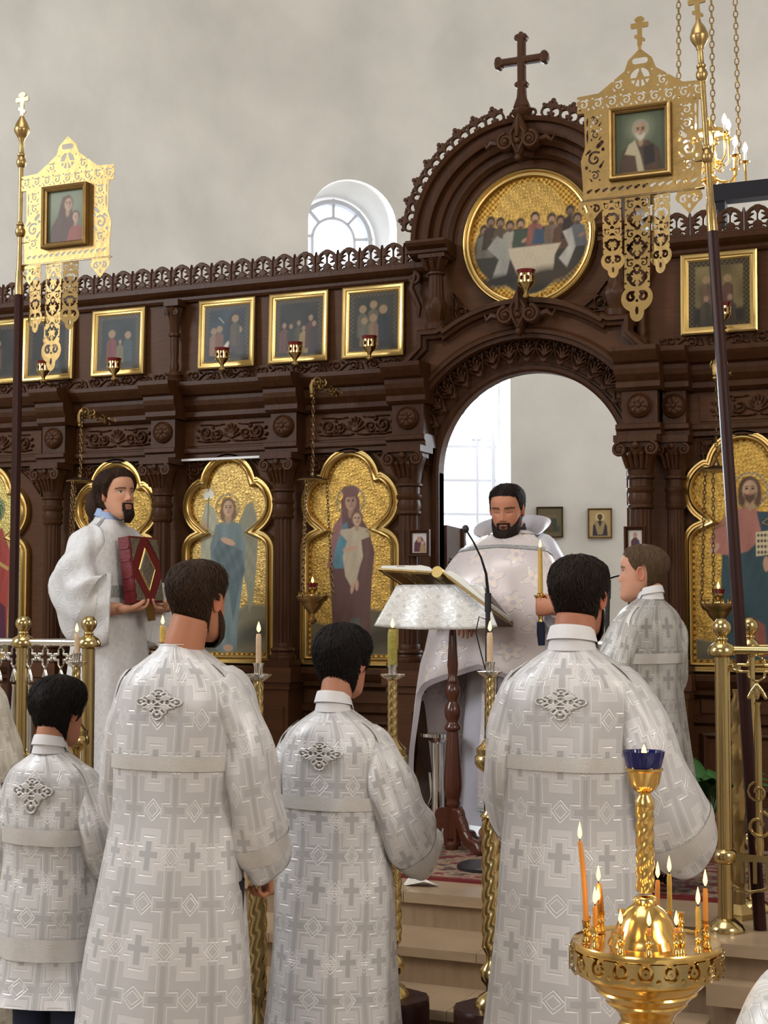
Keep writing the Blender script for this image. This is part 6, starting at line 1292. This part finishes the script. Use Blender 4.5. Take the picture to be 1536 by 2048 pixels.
def person(label, loc, yaw, ht, robe, hair, head=None, sleeves=None, collar='shirt_white', skin=(186, 132, 104), H=.235, face_opt=None, hair_opt=None, beard=None, mats='brocade', group=None, hem=True, cross=True, lower=None, neck_r=.051, child=0., bands=True, wide=1.0, hands=None, arms=None, wr=.085):
    t = thing('person', label, 'person', tuple(loc), yaw, group)
    hd = dict(yaw=0, pitch=0, roll=0, dx=0, dy=.02); hd.update(head or {}); sk = np.array((*srgb(*skin), 1.0)); hcol = np.array((*MAT_COL[hair], 1.0))
    zc = ht-H*.5; HM = Tr(hd['dx'], hd['dy'], zc) @ Rz(hd['yaw']) @ Rx(hd['pitch']) @ Ry(hd['roll'])
    # ---- body: head, neck, trunk, limbs
    P, Sg, Tg = head_grid(H, child, wide); N = grid_normals(P); x = P[..., 0]/H; ax = abs(x); fr = np.cos(Tg) > 0
    C = np.broadcast_to(sk, P.shape[:2]+(4,)).copy(); fo = dict(eyes=1, mouth=0, brow=1, stubble=0); fo.update(face_opt or {})
    def tint(mask, c, a=1.0): 
        w = (np.clip(mask, 0, 1)*a)[..., None]; C[..., :3] = C[..., :3]*(1-w)+np.array(c)*w
    rd = sk[:3]*np.array((1.0, .72, .68)); tint(np.exp(-((ax-.18)/.08)**2-((Sg-.40)/.07)**2)*fr, rd, .35); tint(np.exp(-(x/.05)**2-((Sg-.39)/.03)**2)*fr, rd, .4)
    tint(np.exp(-((ax-.135)/.07)**2-((Sg-.555)/.035)**2)*fr, sk[:3]*.72, .5)
    tint((fr & (abs(Sg-.243-.012*0) < .030*np.sqrt(np.clip(1-(x/.098)**2, 0, 1))))*1.0, srgb(158, 84, 76), .8)
    if fo['stubble']: tint(np.clip((.36-Sg)/.08, 0, 1)*np.clip((.75-abs(Tg/PI))/.1, 0, 1), hcol[:3], fo['stubble'])
    if fo['mouth']: tint((fr & (((x/.055)**2+((Sg-.236)/.030)**2) < 1))*1.0, srgb(52, 20, 18))
    else: tint((fr & (abs(Sg-.244) < .0045) & (ax < .095))*1.0, srgb(84, 40, 36), .8)
    bz = Sg-(.607+.02*np.clip(1-((ax-.13)/.10)**2, 0, 1)); tint((fr & (abs(bz) < .017) & (ax > .045) & (ax < .235))*1.0, hcol[:3]*.8, .85*fo['brow'])
    if fo['eyes'] == 1:
        el = ((ax-.137)/.056)**2+((Sg-.545)/.019)**2; tint((fr & (el < 1))*1.0, srgb(206, 196, 190)); tint((fr & (((ax-.137)/.024)**2+((Sg-.546)/.018)**2 < 1))*1.0, srgb(40, 26, 20)); tint((fr & (el < 1.7) & (Sg > .556))*1.0, srgb(40, 28, 24), .9)
    else: tint((fr & (abs(Sg-.532+.010*np.clip(1-((ax-.137)/.06)**2, 0, 1)) < .006) & (abs(ax-.137) < .062))*1.0, srgb(44, 28, 24), .9)
    tint((fr & (((ax-.045)/.018)**2+((Sg-.358)/.012)**2 < 1))*1.0, srgb(80, 44, 36), .7)
    m = MB(); nr, nc = P.shape[:2]; m.add(P.reshape(-1, 3), quads(nr, nc), C.reshape(-1, 4))
    for sx in (-1, 1):    # ears
        R = []; aa = np.arange(16)*2*PI/16
        for r, o in ((.80, -.02), (1.0, .0), (1.04, .02), (.98, .034), (.86, .036), (.72, .022), (.45, .012), (.15, .010)): R.append(np.c_[np.full(16, o), np.cos(aa)*.070*r*(1+.15*np.sin(aa)), np.sin(aa)*.125*r])
        R = np.array(R)*H; M = Tr(sx*.300*H*wide, -.015*H, .005*H) @ Rz(-sx*.40) @ Rx(-.12); e = MB(); e.rings(R if sx > 0 else R[:, ::-1]*np.array((-1, 1, 1)), cap0=False, col=np.r_[sk[:3]*np.array((1.0, .80, .76)), 1]); m.join(e, M)
    b = MB(); b.join(m, HM)
    shz = robe.z[0]; np0 = np.array((0, -.025, shz-.06)); hb = np.array(HM @ Vector((0, -.035*H/.235, -.20*H))); R = []
    nk = catm([np0, np0*.5+hb*.5+np.array((0, -.004, 0)), hb], 10); b.tube(nk, np.linspace(neck_r*1.15, neck_r*.98, 10), 24, col=sk, up=(0, 1, 0))
    k = min(ht/1.76, shz/1.536); a = np.arange(28)*2*PI/28
    b.rings([np.c_[np.cos(a)*w*k, np.sin(a)*d*k-.015, np.full(28, z*k)] for z, w, d in ((.84, .14, .10), (.95, .155, .105), (1.08, .135, .09), (1.25, .155, .10), (1.36, .175, .10), (1.43, .15, .085), (1.47, .08, .065))], col=sk)
    for sx in (-1, 1):
        b.tube([(sx*.085*k, 0, .92*k), (sx*.09*k, .0, .70*k), (sx*.09*k, .01, .50*k), (sx*.09*k, -.01, .30*k), (sx*.09*k, -.01, .09*k), (sx*.09*k, .0, .05*k)], np.array([.085, .075, .055, .052, .038, .04])*k, 14, col=sk); b.tube([(sx*.09*k, -.05*k, .035*k), (sx*.09*k, .06*k, .04*k), (sx*.095*k, .17*k, .025*k)], np.array([.035, .038, .025])*k, 12, col=sk)
        ar = (arms or {}).get(sx)
        if ar is None and sleeves and sx in sleeves: q = np.array(sleeves[sx][0], float); ar = [tuple(q[0]+np.array((-sx*.02, 0, -.01))), tuple(q[2]), tuple(q[2]*.55+q[-1]*.45)]
        if ar is None: ar = [(sx*.17*k, -.01, 1.40*k), (sx*.21*k, .0, 1.13*k), (sx*.19*k, .12*k, .94*k)]
        b.tube(catm(ar, 12), np.linspace(.050, .028, 12)*k, 12, col=sk)
        hm = (hands or {}).get(sx)
        if hm: b.join(hand_mb(-sx, skin=sk, s=hm.get('s', 1.0), curl=hm.get('curl', (.5, .6, .5)), thumb=hm.get('thumb', (.5, .5))), hm['M'])
        else:
            d = Vector(ar[-1])-Vector(ar[-2]); b.join(hand_mb(-sx, skin=sk, s=k*.95), Tr(*ar[-1]) @ Vector((0, 1, 0)).rotation_difference(d).to_matrix().to_4x4())
    b.build('body', MAT['skin'], t, smooth=180)
    # ---- hair
    ho = dict(front=.83, temple=.76, side=.50, nape=.14, top=.10, sides=.035, back=.05, rough=.16, ear=.40); ho.update(hair_opt or {}); tt = abs(Tg)/PI
    line = np.interp(tt, [0, .16, .30, .40, .47, .53, .60, .72, 1.0], [ho['front'], ho['front']-.01, ho['temple'], ho['side'], ho['ear'], ho['ear']+.16, ho['ear']-.05, ho['nape']+.04, ho['nape']]); dd = Sg-line
    th = np.interp(Sg, [0, .45, .70, .88, 1], [ho['back'], ho['back'], (ho['back']+ho['top'])/2, ho['top'], ho['top']]); th = np.where(tt < .62, np.minimum(th, np.interp(Sg, [.3, .6, .75, .88, 1], [ho['sides'], ho['sides'], ho['sides']*1.5, ho['top'], ho['top']])), th)
    nz = snoise(Sg.shape, 42, int(ht*1000)); th = th*(1+ho['rough']*nz+ho['rough']*.6*snoise(Sg.shape, 9, int(ht*700)))*sm(-.01, .10, dd)-.006; hp = P+N*(th*H)[..., None]; hp[..., 1] -= .0
    hm = MB(); hm.add(hp.reshape(-1, 3), quads(nr, nc, dd > -.035)); h2 = MB(); h2.join(hm, HM); ob = h2.build('hair', MAT[hair], t, smooth=180); strands(hp, N, dd, H, HM, ob, MAT[hair], int(ht*1000), ho)
    if beard:
        bl = np.interp(tt, [0, .10, .22, .34, .44, .5], [.215 if beard.get('goatee') else .20, .20, .26, .33, .44, .44])
        if beard.get('goatee'): bl = np.interp(tt, [0, .10, .16, .20, .5], [.20, .21, .20, .05, -.3])
        bb = bl-Sg; must = (abs(Sg-.305-.0*x) < .030) & (ax < .125) & fr; lipgap = (abs(Sg-.243) < .032) & (ax < .085)
        w = sm(-.005, .05, bb)*(tt < .5); w = np.where(lipgap, 0, w); w = np.maximum(w, np.where(must, .7*np.clip(1-(abs(Sg-.305)/.030)**2, 0, 1), 0)); w = np.maximum(w, np.where((ax > .075) & (ax < .135) & (Sg < .31) & (Sg > .15) & fr, .6, 0)); tk = beard.get('len', .05)*np.interp(Sg, [0, .1, .25, .4], [1.3, 1.2, .8, .4])
        bp = P+N*((w*tk*(1+.22*nz)-.006)*H)[..., None]; bp[..., 2] -= (w*tk*H*np.clip(.16-Sg, 0, .16)*4); bm = MB(); bm.add(bp.reshape(-1, 3), quads(nr, nc, w > .08)); b2 = MB(); b2.join(bm, HM); b2.build('beard', MAT[beard.get('mat', hair)], t, smooth=180)
    # ---- clothes
    if robe: robe.mesh().build('robe', MAT[mats], t, smooth=180)
    for sx, (pt, w, h, sd, out) in (sleeves or {}).items():
        sm_, R = sleeve_mb(pt, w, h, sd, out=out, wr=wr); o = sm_.build('sleeve', MAT[mats], t, smooth=180)
        if bands:
            for i0, i1 in ((-9, -6),):
                rr = np.array(R[i0-2:i1-1]); c = rr.mean(1, keepdims=True); g = MB().rings(c+(rr-c)*1.025, cap0=False, cap1=False); g.build('cuff_galloon', MAT['galloon'], o, smooth=180)
    if collar:
        z0 = robe.z[0]; a = np.linspace(-PI, PI, 49); R = []
        for dz, r in ((-.03, 1.22), (-.005, 1.10), (.012, 1.04), (.026, 1.02), (.030, 1.06), (.022, 1.12), (-.008, 1.26)):
            z = z0+dz*k; R.append(np.c_[np.sin(a)*neck_r*1.03*r, -np.cos(a)*neck_r*1.10*r-.022, z-.012*np.cos(a-PI)*1.0*(z > z0-.01)+.01*(np.cos(a) > 0)])
        MB().rings(R, close=False).build('shirt_collar', MAT[collar], t, smooth=60)
    if bands and robe:
        GA = MAT['galloon']; qb = robe.q_of(shz-.30*k); robe.strip(-1.18, 1.18, qb, qb+.035/(robe.z[0]-robe.z[-1]), .005).build('back_galloon', GA, t, smooth=180)
        for sx in (-1, 1): robe.strip(sx*1.20, sx*1.36, robe.q_of(shz-.05*k), qb+.035/(robe.z[0]-robe.z[-1]), .006, 6, 24).build('shoulder_galloon', GA, t, smooth=180)
        robe.strip(-PI, PI, 0, .016, .004, 80).build('neck_galloon', GA, t, smooth=180)
        if hem: robe.strip(-PI, PI, hem-.018 if hem is not True else .93, hem+.018 if hem is not True else .955, .005, 100).build('hem_galloon', MAT['galloon_silver'] if mats == 'brocade_white' else GA, t, smooth=180)
    if cross:
        zc2 = shz-.155*k; q0 = robe.q_of(zc2); L = robe.z[0]-robe.z[-1]
        def wrap(xx, yy, zz): p = robe.pos(np.sign(xx)*(abs(xx)/robe.cw)**(1/robe.e), np.clip(q0-zz/L, 0, 1), .003); return p[:, 0], p[:, 1]+yy, p[:, 2]
        plate(ap_cross, (-.075, .075, -.075, .075), .0032, .003, .003, .004, warp=wrap).build('applied_cross', MAT['galloon'], t, smooth=60)
    if lower: lower(t, k)
    return t
MAT_COL = {'black_hair': (.012, .009, .008), 'dark_hair': (.020, .012, .008), 'brown_hair': (.045, .024, .014), 'fair_hair': (.13, .08, .045)}
def secs(ht, lean=0., hemz=.14, flare=1.0, leany=0., wd=1.0):
    k = ht/1.76; T = [(1.536, .060, .061, -.024), (1.520, .070, .070, -.023), (1.494, .112, .088, -.02), (1.455, .172, .106, -.018), (1.41, .205, .118, -.015), (1.34, .214, .128, -.012), (1.22, .208, .134, -.008), (1.08, .205, .138, 0), (.92, .222, .155, 0), (.70, .25*flare, .180, 0), (.45, .275*flare, .20, 0), (.25, .29*flare, .215, 0), (hemz/k, .30*flare, .222, 0)]
    T = [q for q in T[:-1] if q[0] > hemz/k+.08]+[T[-1]]; out = []
    for z, rx, ry, cy in T: f = np.clip((1.45-z)/1.3, 0, 1); out.append((z*k, rx*k*wd, ry*k*wd, lean*f, cy*k+leany*f))
    return out
def trousers(mt='navy', shoe='shoe'):
    def f(t, k):
        for sx in (-1, 1):
            MB().tube([(sx*.085*k, 0, .90*k), (sx*.09*k, .0, .50*k), (sx*.09*k, -.005, .08*k)], np.array([.095, .075, .062])*k, 16).build('trouser_leg', MAT[mt], t)
            MB().tube([(sx*.09*k, -.06*k, .034*k), (sx*.09*k, .02*k, .045*k), (sx*.093*k, .10*k, .04*k), (sx*.095*k, .19*k, .028*k)], np.array([.034, .046, .044, .026])*k, 14, flat=.85).build('shoe', MAT[shoe], t)
    return f
def foot(px, py, Y): c = atY(px, py, Y); return (c[0], c[1], 0.)
# tall man at left, seen from behind
c = foot(368, 1600, 3.55); rb = Robe(secs(1.735, -.075, .10, 1.02, wd=.92), .034, 3, 6)
sl = {1: ([(.142, -.012, 1.408), (.188, -.005, 1.28), (.208, .015, 1.12), (.205, .06, 1.01), (.198, .115, .94)], (.056, .060, .062, .064, .062), (.066, .072, .078, .080, .078), 1, (1, -.3, 0)), -1: ([(-.142, -.012, 1.408), (-.188, .0, 1.28), (-.212, .03, 1.12), (-.205, .11, 1.02), (-.165, .18, .98)], (.056, .060, .066, .070, .068), (.066, .074, .085, .092, .09), 2, (1, .3, 0))}
sl = {s: ([(p[0], p[1], p[2]-.018) for p in v[0]], *v[1:]) for s, v in sl.items()}
person('tall brown-haired man in silver brocade robe seen from behind, second from left', c, 0, 1.728, rb, 'brown_hair', dict(yaw=-.10, pitch=-.06, dx=.03), sl, None, skin=(176, 118, 90), H=.209, hair_opt=dict(nape=.06, back=.045, sides=.03, top=.085), beard=dict(len=.04), lower=trousers('dark_cloth'), arms={1: [(.14, -.01, 1.40), (.205, .015, 1.10), (.198, .11, .92)]}, hands={1: dict(s=.88, M=Tr(.190, .12, .915) @ Rx(-1.35) @ Ry(.9), curl=(.9, 1.0, .6))})
# black-haired boy in the middle
c = foot(674, 1600, 4.05); k = 1.515/1.76; rb = Robe(secs(1.515, -.02, .17, .90, wd=.95), .030, 5, 7, Rref=.21)
sl = {1: [(.142, -.012, 1.405), (.198, -.01, 1.29), (.238, .03, 1.16), (.246, .11, 1.07), (.228, .19, 1.03)], -1: [(-.142, -.012, 1.405), (-.18, .0, 1.28), (-.18, .05, 1.16), (-.13, .16, 1.10), (-.06, .24, 1.09)]}
sl = {s: ([tuple(q*k for q in p) for p in v], np.array((.060, .066, .068, .074, .076))*k, np.array((.068, .085, .105, .115, .108))*k if s > 0 else np.array((.07, .08, .09, .09, .09))*k, 4+s, (1, -.3*s, 0)) for s, v in sl.items()}
person('black-haired boy in silver brocade robe at centre, back turned', c, 0, 1.545, rb, 'black_hair', dict(yaw=-.05, pitch=-.05, dx=.01), sl, 'shirt_white', skin=(178, 124, 98), H=.204, hair_opt=dict(nape=.04, back=.09, sides=.07, top=.11, side=.42, ear=.36, rough=.16), mats='brocade_small', lower=trousers('dark_cloth'), neck_r=.045, child=.5)
# smallest boy at far left
c = foot(108, 1600, 3.81); k = 1.36/1.76; rb = Robe(secs(1.36, -.02, .445, .92, wd=.98), .030, 8, 6, Rref=.20)
sl = {1: [(.145, -.012, 1.405), (.205, -.01, 1.29), (.23, .02, 1.18), (.22, .12, 1.09), (.165, .22, 1.05)], -1: [(-.145, -.012, 1.405), (-.20, .0, 1.28), (-.228, .02, 1.16), (-.215, .10, 1.07), (-.17, .19, 1.04)]}
sl = {s: ([tuple(q*k for q in p) for p in v], np.array((.060, .068, .072, .076, .074))*k, np.array((.07, .08, .10, .11, .105))*k, 9+s, (1, -.3*s, 0)) for s, v in sl.items()}
person('small dark-haired boy in silver brocade robe and navy trousers at left', c, 0, 1.385, rb, 'black_hair', dict(yaw=-.10, pitch=-.10), sl, 'shirt_white', skin=(180, 124, 96), H=.196, hair_opt=dict(nape=.06, back=.085, sides=.06, top=.11, side=.44, ear=.37, rough=.16), mats='brocade_small', lower=trousers('navy'), neck_r=.043, child=.7, hem=.86)
# bearded man at right, seen from behind
c = foot(1152, 1600, 3.95); rb = Robe(secs(1.738, -.02, .12, .95, wd=.94), .032, 11, 6)
sl = {1: ([(.145, -.012, 1.408), (.202, -.015, 1.29), (.240, .0, 1.16), (.266, .045, 1.06), (.272, .115, 1.01)], (.060, .066, .074, .084, .086), (.070, .085, .105, .118, .112), 12, (1, -.2, 0)), -1: ([(-.145, -.012, 1.408), (-.182, -.01, 1.29), (-.200, .02, 1.16), (-.205, .11, 1.06), (-.190, .21, 1.03)], (.060, .064, .068, .074, .076), (.070, .085, .100, .11, .108), 13, (1, .25, 0))}
sl = {s: ([(p[0], p[1], p[2]-.022) for p in v[0]], *v[1:]) for s, v in sl.items()}
person('short dark-haired man in silver brocade robe behind the candle stand, back turned', c, 0, 1.735, rb, 'dark_hair', dict(yaw=-.06, pitch=-.04, dx=.01), sl, 'shirt_white', skin=(170, 112, 88), H=.209, hair_opt=dict(nape=.08, back=.045, sides=.035, top=.11, rough=.2), beard=dict(len=.045), lower=trousers('dark_cloth'), neck_r=.054, wr=.05)
# figure cut by the left edge
c = foot(-92, 1600, 4.15); rb = Robe(secs(1.62, .0, .15, 1.0, wd=.95), .02, 21, 6); k = 1.62/1.76
sl = {s: ([tuple(q*k for q in p) for p in ((s*.145, -.01, 1.405), (s*.195, .0, 1.26), (s*.215, .03, 1.1), (s*.20, .12, 1.0))], (.06, .064, .07, .07), (.07, .08, .09, .09), 30+s, (1, 0, 0)) for s in (-1, 1)}
person('person in a cream robe almost wholly outside the left edge', c, 0, 1.62, rb, 'dark_hair', None, sl, 'shirt_white', mats='brocade_cream', cross=False, lower=trousers('dark_cloth'))
# ---- priest behind the lectern
pl = np.array((-2.325, 6.84, PZ+.0105))
def tol(p): p = np.array(p)-pl; return np.array((-p[0], -p[1], p[2]))     # world to the priest's frame (he faces the nave)
zt = 1.655
def hemvar(th, q, z):
    a = abs(((th+PI) % (2*PI))-PI); sc = np.interp(a, [0, 1.2, 1.75, 2.2, PI], [1, 1, .97, .62, .50]); return 1.43-(1.43-z)*np.where(z < 1.43, sc, 1)
rb = Robe([(1.445, .078, .078, 0, -.03), (1.435, .10, .092, 0, -.028), (1.41, .15, .112, 0, -.02), (1.36, .215, .14, 0, -.005), (1.27, .275, .175, 0, .02), (1.14, .325, .21, .0, .05), (.95, .36, .235, .01, .06), (.65, .40, .25, .03, .05), (.40, .43, .26, .05, .04), (.20, .455, .27, .06, .03)], .030, 41, 5, .92, .30, hemvar)
cd = tol(atY(1081, 1212, 6.40)); sp = cd
HMp = Tr(cd[0]-.078, cd[1]+.026, cd[2]-.004) @ Rz(-PI/2) @ Ry(-PI/2)
def priest_extra(t, k):
    R = []; a = np.linspace(-2.05, 2.05, 41)      # high stiff collar of the cope
    for r, z, f in ((.095, 1.385, 0), (.108, 1.44, .2), (.135, 1.485, .6), (.165, 1.53, 1.0), (.169, 1.53, 1.0), (.142, 1.482, .6), (.122, 1.43, .2)): R.append(np.c_[np.sin(a)*r*1.12, -np.cos(a)*r*.95-.025, z-.085*f*(abs(a)/2.05)**2-.02*(abs(a)/2.05)**2])
    MB().rings(R, close=False).build('cope_collar', MAT['satin_lilac'], t, smooth=60)
    GS = MAT['galloon_silver']; L = rb.z[0]-rb.z[-1]
    for q0, q1 in ((.155, .180), (.395, .43)): rb.strip(1.55, 2*PI-1.55, q0, q1, .006, 70).build('cope_galloon', MAT['galloon_silver'], t, smooth=180)
    rb.strip(-1.75, 1.75, .965, .995, .005, 90).build('hem_galloon', MAT['galloon'], t, smooth=180)
    ur = Robe([(1.43, .075, .07, 0, -.03), (1.30, .17, .11, 0, -.01), (1.0, .19, .13, 0, 0), (.7, .22, .16, 0, .0), (.35, .25, .19, 0, .0), (.06, .27, .21, 0, .0)], .03, 44, 6); ur.mesh(96, 60).build('underrobe', MAT['satin_lilac'], t, smooth=180)
    for sx in (-1, 1):
        ur.strip(PI+sx*.05, PI+sx*.36, .30, .93, .010, 12, 40).build('stole', MAT['brocade_priest'], t, smooth=180)
        for q in (.42, .60, .78, .92): ur.strip(PI+sx*.05, PI+sx*.36, q, q+.016, .014, 12, 4).build('stole_band', MAT['galloon_silver'], t, smooth=180)
    neck = MB(); a = np.linspace(-PI, PI, 49); neck.rings([np.c_[np.sin(a)*r, -np.cos(a)*r*1.05-.022, np.full(49, z)+.012*(np.cos(a))] for z, r in ((1.40, .078), (1.44, .070), (1.475, .064), (1.478, .060))], close=False); neck.build('cassock_collar', MAT['dark_cloth'], t, smooth=60)
    c1 = [(-.085, .06, 1.425), (-.085, .145, 1.36), (-.05, .235, 1.20), (0, .275, 1.075)]; c2 = [(.085, .06, 1.425), (.085, .145, 1.36), (.055, .235, 1.20), (0, .275, 1.075)]
    for c in (c1, c2): chain_mb_path(catm(c, 22)).build('pectoral_chain', MAT['gilt'], t)
    plate(lambda x, z: mn(d_box(x, z, 0, 0, .007, .03), d_box(x, z, 0, .008, .02, .007), d_circ(x, z, 0, .03, .007)), (-.03, .03, -.035, .04), .003, .004, .002, .004, back=True).xf(Tr(0, .285, 1.045) @ Rz(PI)).build('pectoral_cross', MAT['gilt'], t)
    e = np.array((cd[0]-.080, cd[1]+.026, cd[2]-.004)); f = np.array((-.30, .16, .96)); d = (f-e)/np.linalg.norm(f-e); MB().tube([e+d*.03, e+d*.08, e+d*.16], [.040, .044, .050], 20).build('cuff', MAT['brocade_priest'], t)
    m, _ = sleeve_mb([(-.17, .02, 1.34), (-.27, .07, 1.15), tuple(f*.6+e*.4), tuple(e+d*.09)], (.075, .08, .075, .06), (.08, .085, .085, .075), 47, out=(1, 0, 0)); m.build('undersleeve', MAT['satin_lilac'], t, smooth=180)
def chain_mb_path(p):
    m = MB()
    for i in range(len(p)-1): chain_mb(p[i], p[i+1], .016, .0016, .0042, m)
    return m
person('dark-haired bearded priest in white cope reading behind the lectern', pl, PI, zt, rb, 'dark_hair', dict(yaw=.06, pitch=-.24, dx=.0, dy=.045), None, None, skin=(188, 128, 100), H=.238, face_opt=dict(eyes=0, mouth=1, stubble=.25), hair_opt=dict(front=.85, temple=.80, side=.52, ear=.46, nape=.14, top=.065, sides=.018, back=.03, rough=.12), beard=dict(len=.065), mats='brocade_priest', bands=False, cross=False, lower=priest_extra, neck_r=.062, wide=1.02, arms={-1: [(-.16, 0, 1.34), (-.30, .16, .96), (cd[0]-.082, cd[1]+.026, cd[2]-.004)], 1: [(.16, 0, 1.34), (.30, .14, 1.02), (.16, .30, 1.0)]}, hands={-1: dict(M=HMp, curl=(1.15, 1.25, .7), thumb=(.2, .9))})
w = atY(1081, 1212, 6.40); t = thing('hand_candle', 'lit golden candle in a brass holder held by the priest', 'candle', tuple(w))
s_ = 425.; MB().tube([(0, 0, .052), (0, 0, .12), (0, 0, .255)], [.0115, .0112, .0095], 14).build('wax', MAT['wax_yellow'], t); flame(t, .255, .036, .0095)
MB().lathe([(.006, -.075), (.013, -.07), (.009, -.055), (.014, -.04), (.009, -.025), (.011, 0), (.008, .015), (.012, .02), (.028, .042), (.030, .048), (.014, .046), (.015, .056), (.010, .06)], 20).build('holder', MAT['brass_hot'], t); MB().tube([(0, 0, -.07), (.002, 0, -.12), (.004, 0, -.175)], [.017, .020, .015], 12).build('handle', MAT['navy'], t)
# ---- reader with the gospel book at left
rl = np.array((-4.135, 6.15, PZ)); ya = math.radians(-91); rb = Robe(secs(1.745, .0, .06, 1.0), .034, 51, 6)
sl = {1: ([(.155, -.012, 1.405), (.225, -.03, 1.30), (.255, -.03, 1.17), (.235, .05, 1.09), (.185, .13, 1.08)], (.066, .08, .085, .085, .08), (.075, .10, .14, .165, .16), 52, (1, -.2, .0)), -1: ([(-.155, -.012, 1.405), (-.22, -.02, 1.29), (-.255, -.01, 1.14), (-.225, .08, 1.06), (-.18, .14, 1.05)], (.075, .09, .10, .10, .09), (.08, .10, .14, .165, .16), 53, (1, .2, .0))}
def reader_extra(t, k):
    m = MB(); m.ball((0, -.085, 1.585), .060, 20, 14, (1.2, .9, 1.4)); m.ball((0, -.095, 1.515), .038, 16, 12, (1.0, .9, 1.2)); m.build('hair_tail', MAT['brown_hair'], t, smooth=180)
    for sx in (-1, 1): rb.strip(PI-sx*1.25, PI-sx*1.45, .02, .30, .006, 6, 24).build('front_galloon', MAT['galloon_silver'], t, smooth=180)
    q = rb.q_of(1.19); rb.strip(1.5, 2*PI-1.5, q, q+.032, .006, 40).build('front_galloon', MAT['galloon_silver'], t, smooth=180)
    trousers('dark_cloth')(t, k)
person('long-haired bearded reader in white robe holding a gospel book', rl, ya, 1.745, rb, 'brown_hair', dict(yaw=-.34, pitch=.06, dy=.03), sl, 'shirt_blue', skin=(196, 144, 116), H=.238, hair_opt=dict(front=.86, temple=.80, side=.62, ear=.42, nape=.17, top=.10, sides=.075, back=.12, rough=.10), beard=dict(len=.05, goatee=1, mat='dark_hair'), mats='brocade_white', cross=False, bands=True, lower=reader_extra, wr=.13, neck_r=.051, hands={1: dict(M=Tr(.150, .195, 1.080) @ Rz(PI/2) @ Ry(PI), curl=(.35, .5, .4)), -1: dict(M=Tr(-.150, .195, 1.080) @ Rz(-PI/2) @ Ry(PI), curl=(.35, .5, .4))}, arms={1: [(.16, -.01, 1.39), (.24, -.03, 1.12), (.16, .18, 1.078)], -1: [(-.16, -.01, 1.39), (-.24, -.02, 1.12), (-.16, .18, 1.078)]})
B0 = Tr(*rl) @ Rz(ya) @ Tr(0, .205, 1.105) @ Rx(math.radians(8)); t = thing('gospel_book', 'dark red book with silver diamond plaque held by the reader', 'book', tuple(B0.translation)); t.rotation_euler = B0.to_euler()
MB().bx(-.115, .105, -.030, .016, .008, .312).build('pages', MAT['page_edge'], t, smooth=0); MB().bx(-.12, .122, .016, .024, 0, .32).build('front_cover', MAT['leather_red'], t, smooth=0); MB().bx(-.12, .122, -.038, -.030, 0, .32).build('back_cover', MAT['leather_red'], t, smooth=0)
m = MB().bx(.112, .124, -.034, .020, 0, .32); m.build('spine', MAT['leather_red'], t, smooth=0)
for z in (.06, .12, .20, .26): MB().bx(.122, .128, -.032, .018, z, z+.012).build('spine_band', MAT['leather_red'], t, smooth=0)
fl = Tr(0, .0255, .16) @ Rz(PI)
plate(lambda x, z: mx(abs(x)/.062+abs(z)/.095-1, -1)*.05, (-.07, .07, -.1, .1), .004, .002, .004, .02).xf(fl).build('diamond_plaque', MAT['tin_relief'], t, smooth=60)
MB().sweep([(-.066, 0), (0, -.10), (.066, 0), (0, .10)], [(-.004, 0), (0, .005), (.004, 0)], closed=True).xf(fl).build('plaque_rim', MAT['gilt'], t, smooth=0)
for sx in (-1, 1):
    for szz in (-1, 1):
        o = MB().prism([(sx*.112, szz*.15), (sx*.035, szz*.15), (sx*.112, szz*.045)], -.004, .0).xf(fl).build('corner_plaque', MAT['tin_relief'], t, smooth=0)
MB().add([(-.03, .02, .0), (.05, .022, 0), (.045, .03, -.09), (-.02, .03, -.085)], [[0, 1, 2, 3]]).build('ribbon', MAT['gilt_worn'], t, smooth=0)
# ---- altar boy at right
bl = np.array((-1.415, 5.80, PZ+.0105)); k = 1.285/1.76; rb = Robe(secs(1.285, .0, .105, .96, 0, 1.06), .030, 61, 6, Rref=.19)
sl = {s: ([tuple(q*k for q in p) for p in ((s*.15, -.012, 1.405), (s*.21, .0, 1.28), (s*.235, .05, 1.12), (s*.20, .15, 1.04), (s*.14, .22, 1.03))], np.array((.066, .08, .09, .095, .09))*k, np.array((.074, .10, .13, .14, .13))*k, 62+s, (1, 0, 0)) for s in (-1, 1)}
person('fair-haired altar boy in shaded brocade robe in profile by the right column', bl, math.radians(64), 1.318, rb, 'fair_hair', dict(yaw=.52, pitch=.02, dy=.015), sl, 'shirt_white', skin=(206, 152, 126), H=.220, hair_opt=dict(front=.82, temple=.76, side=.56, ear=.50, nape=.20, top=.045, sides=.016, back=.022, rough=.10, lift=.003), mats='brocade_shaded', cross=False, lower=trousers('dark_cloth'), neck_r=.041, child=.8)
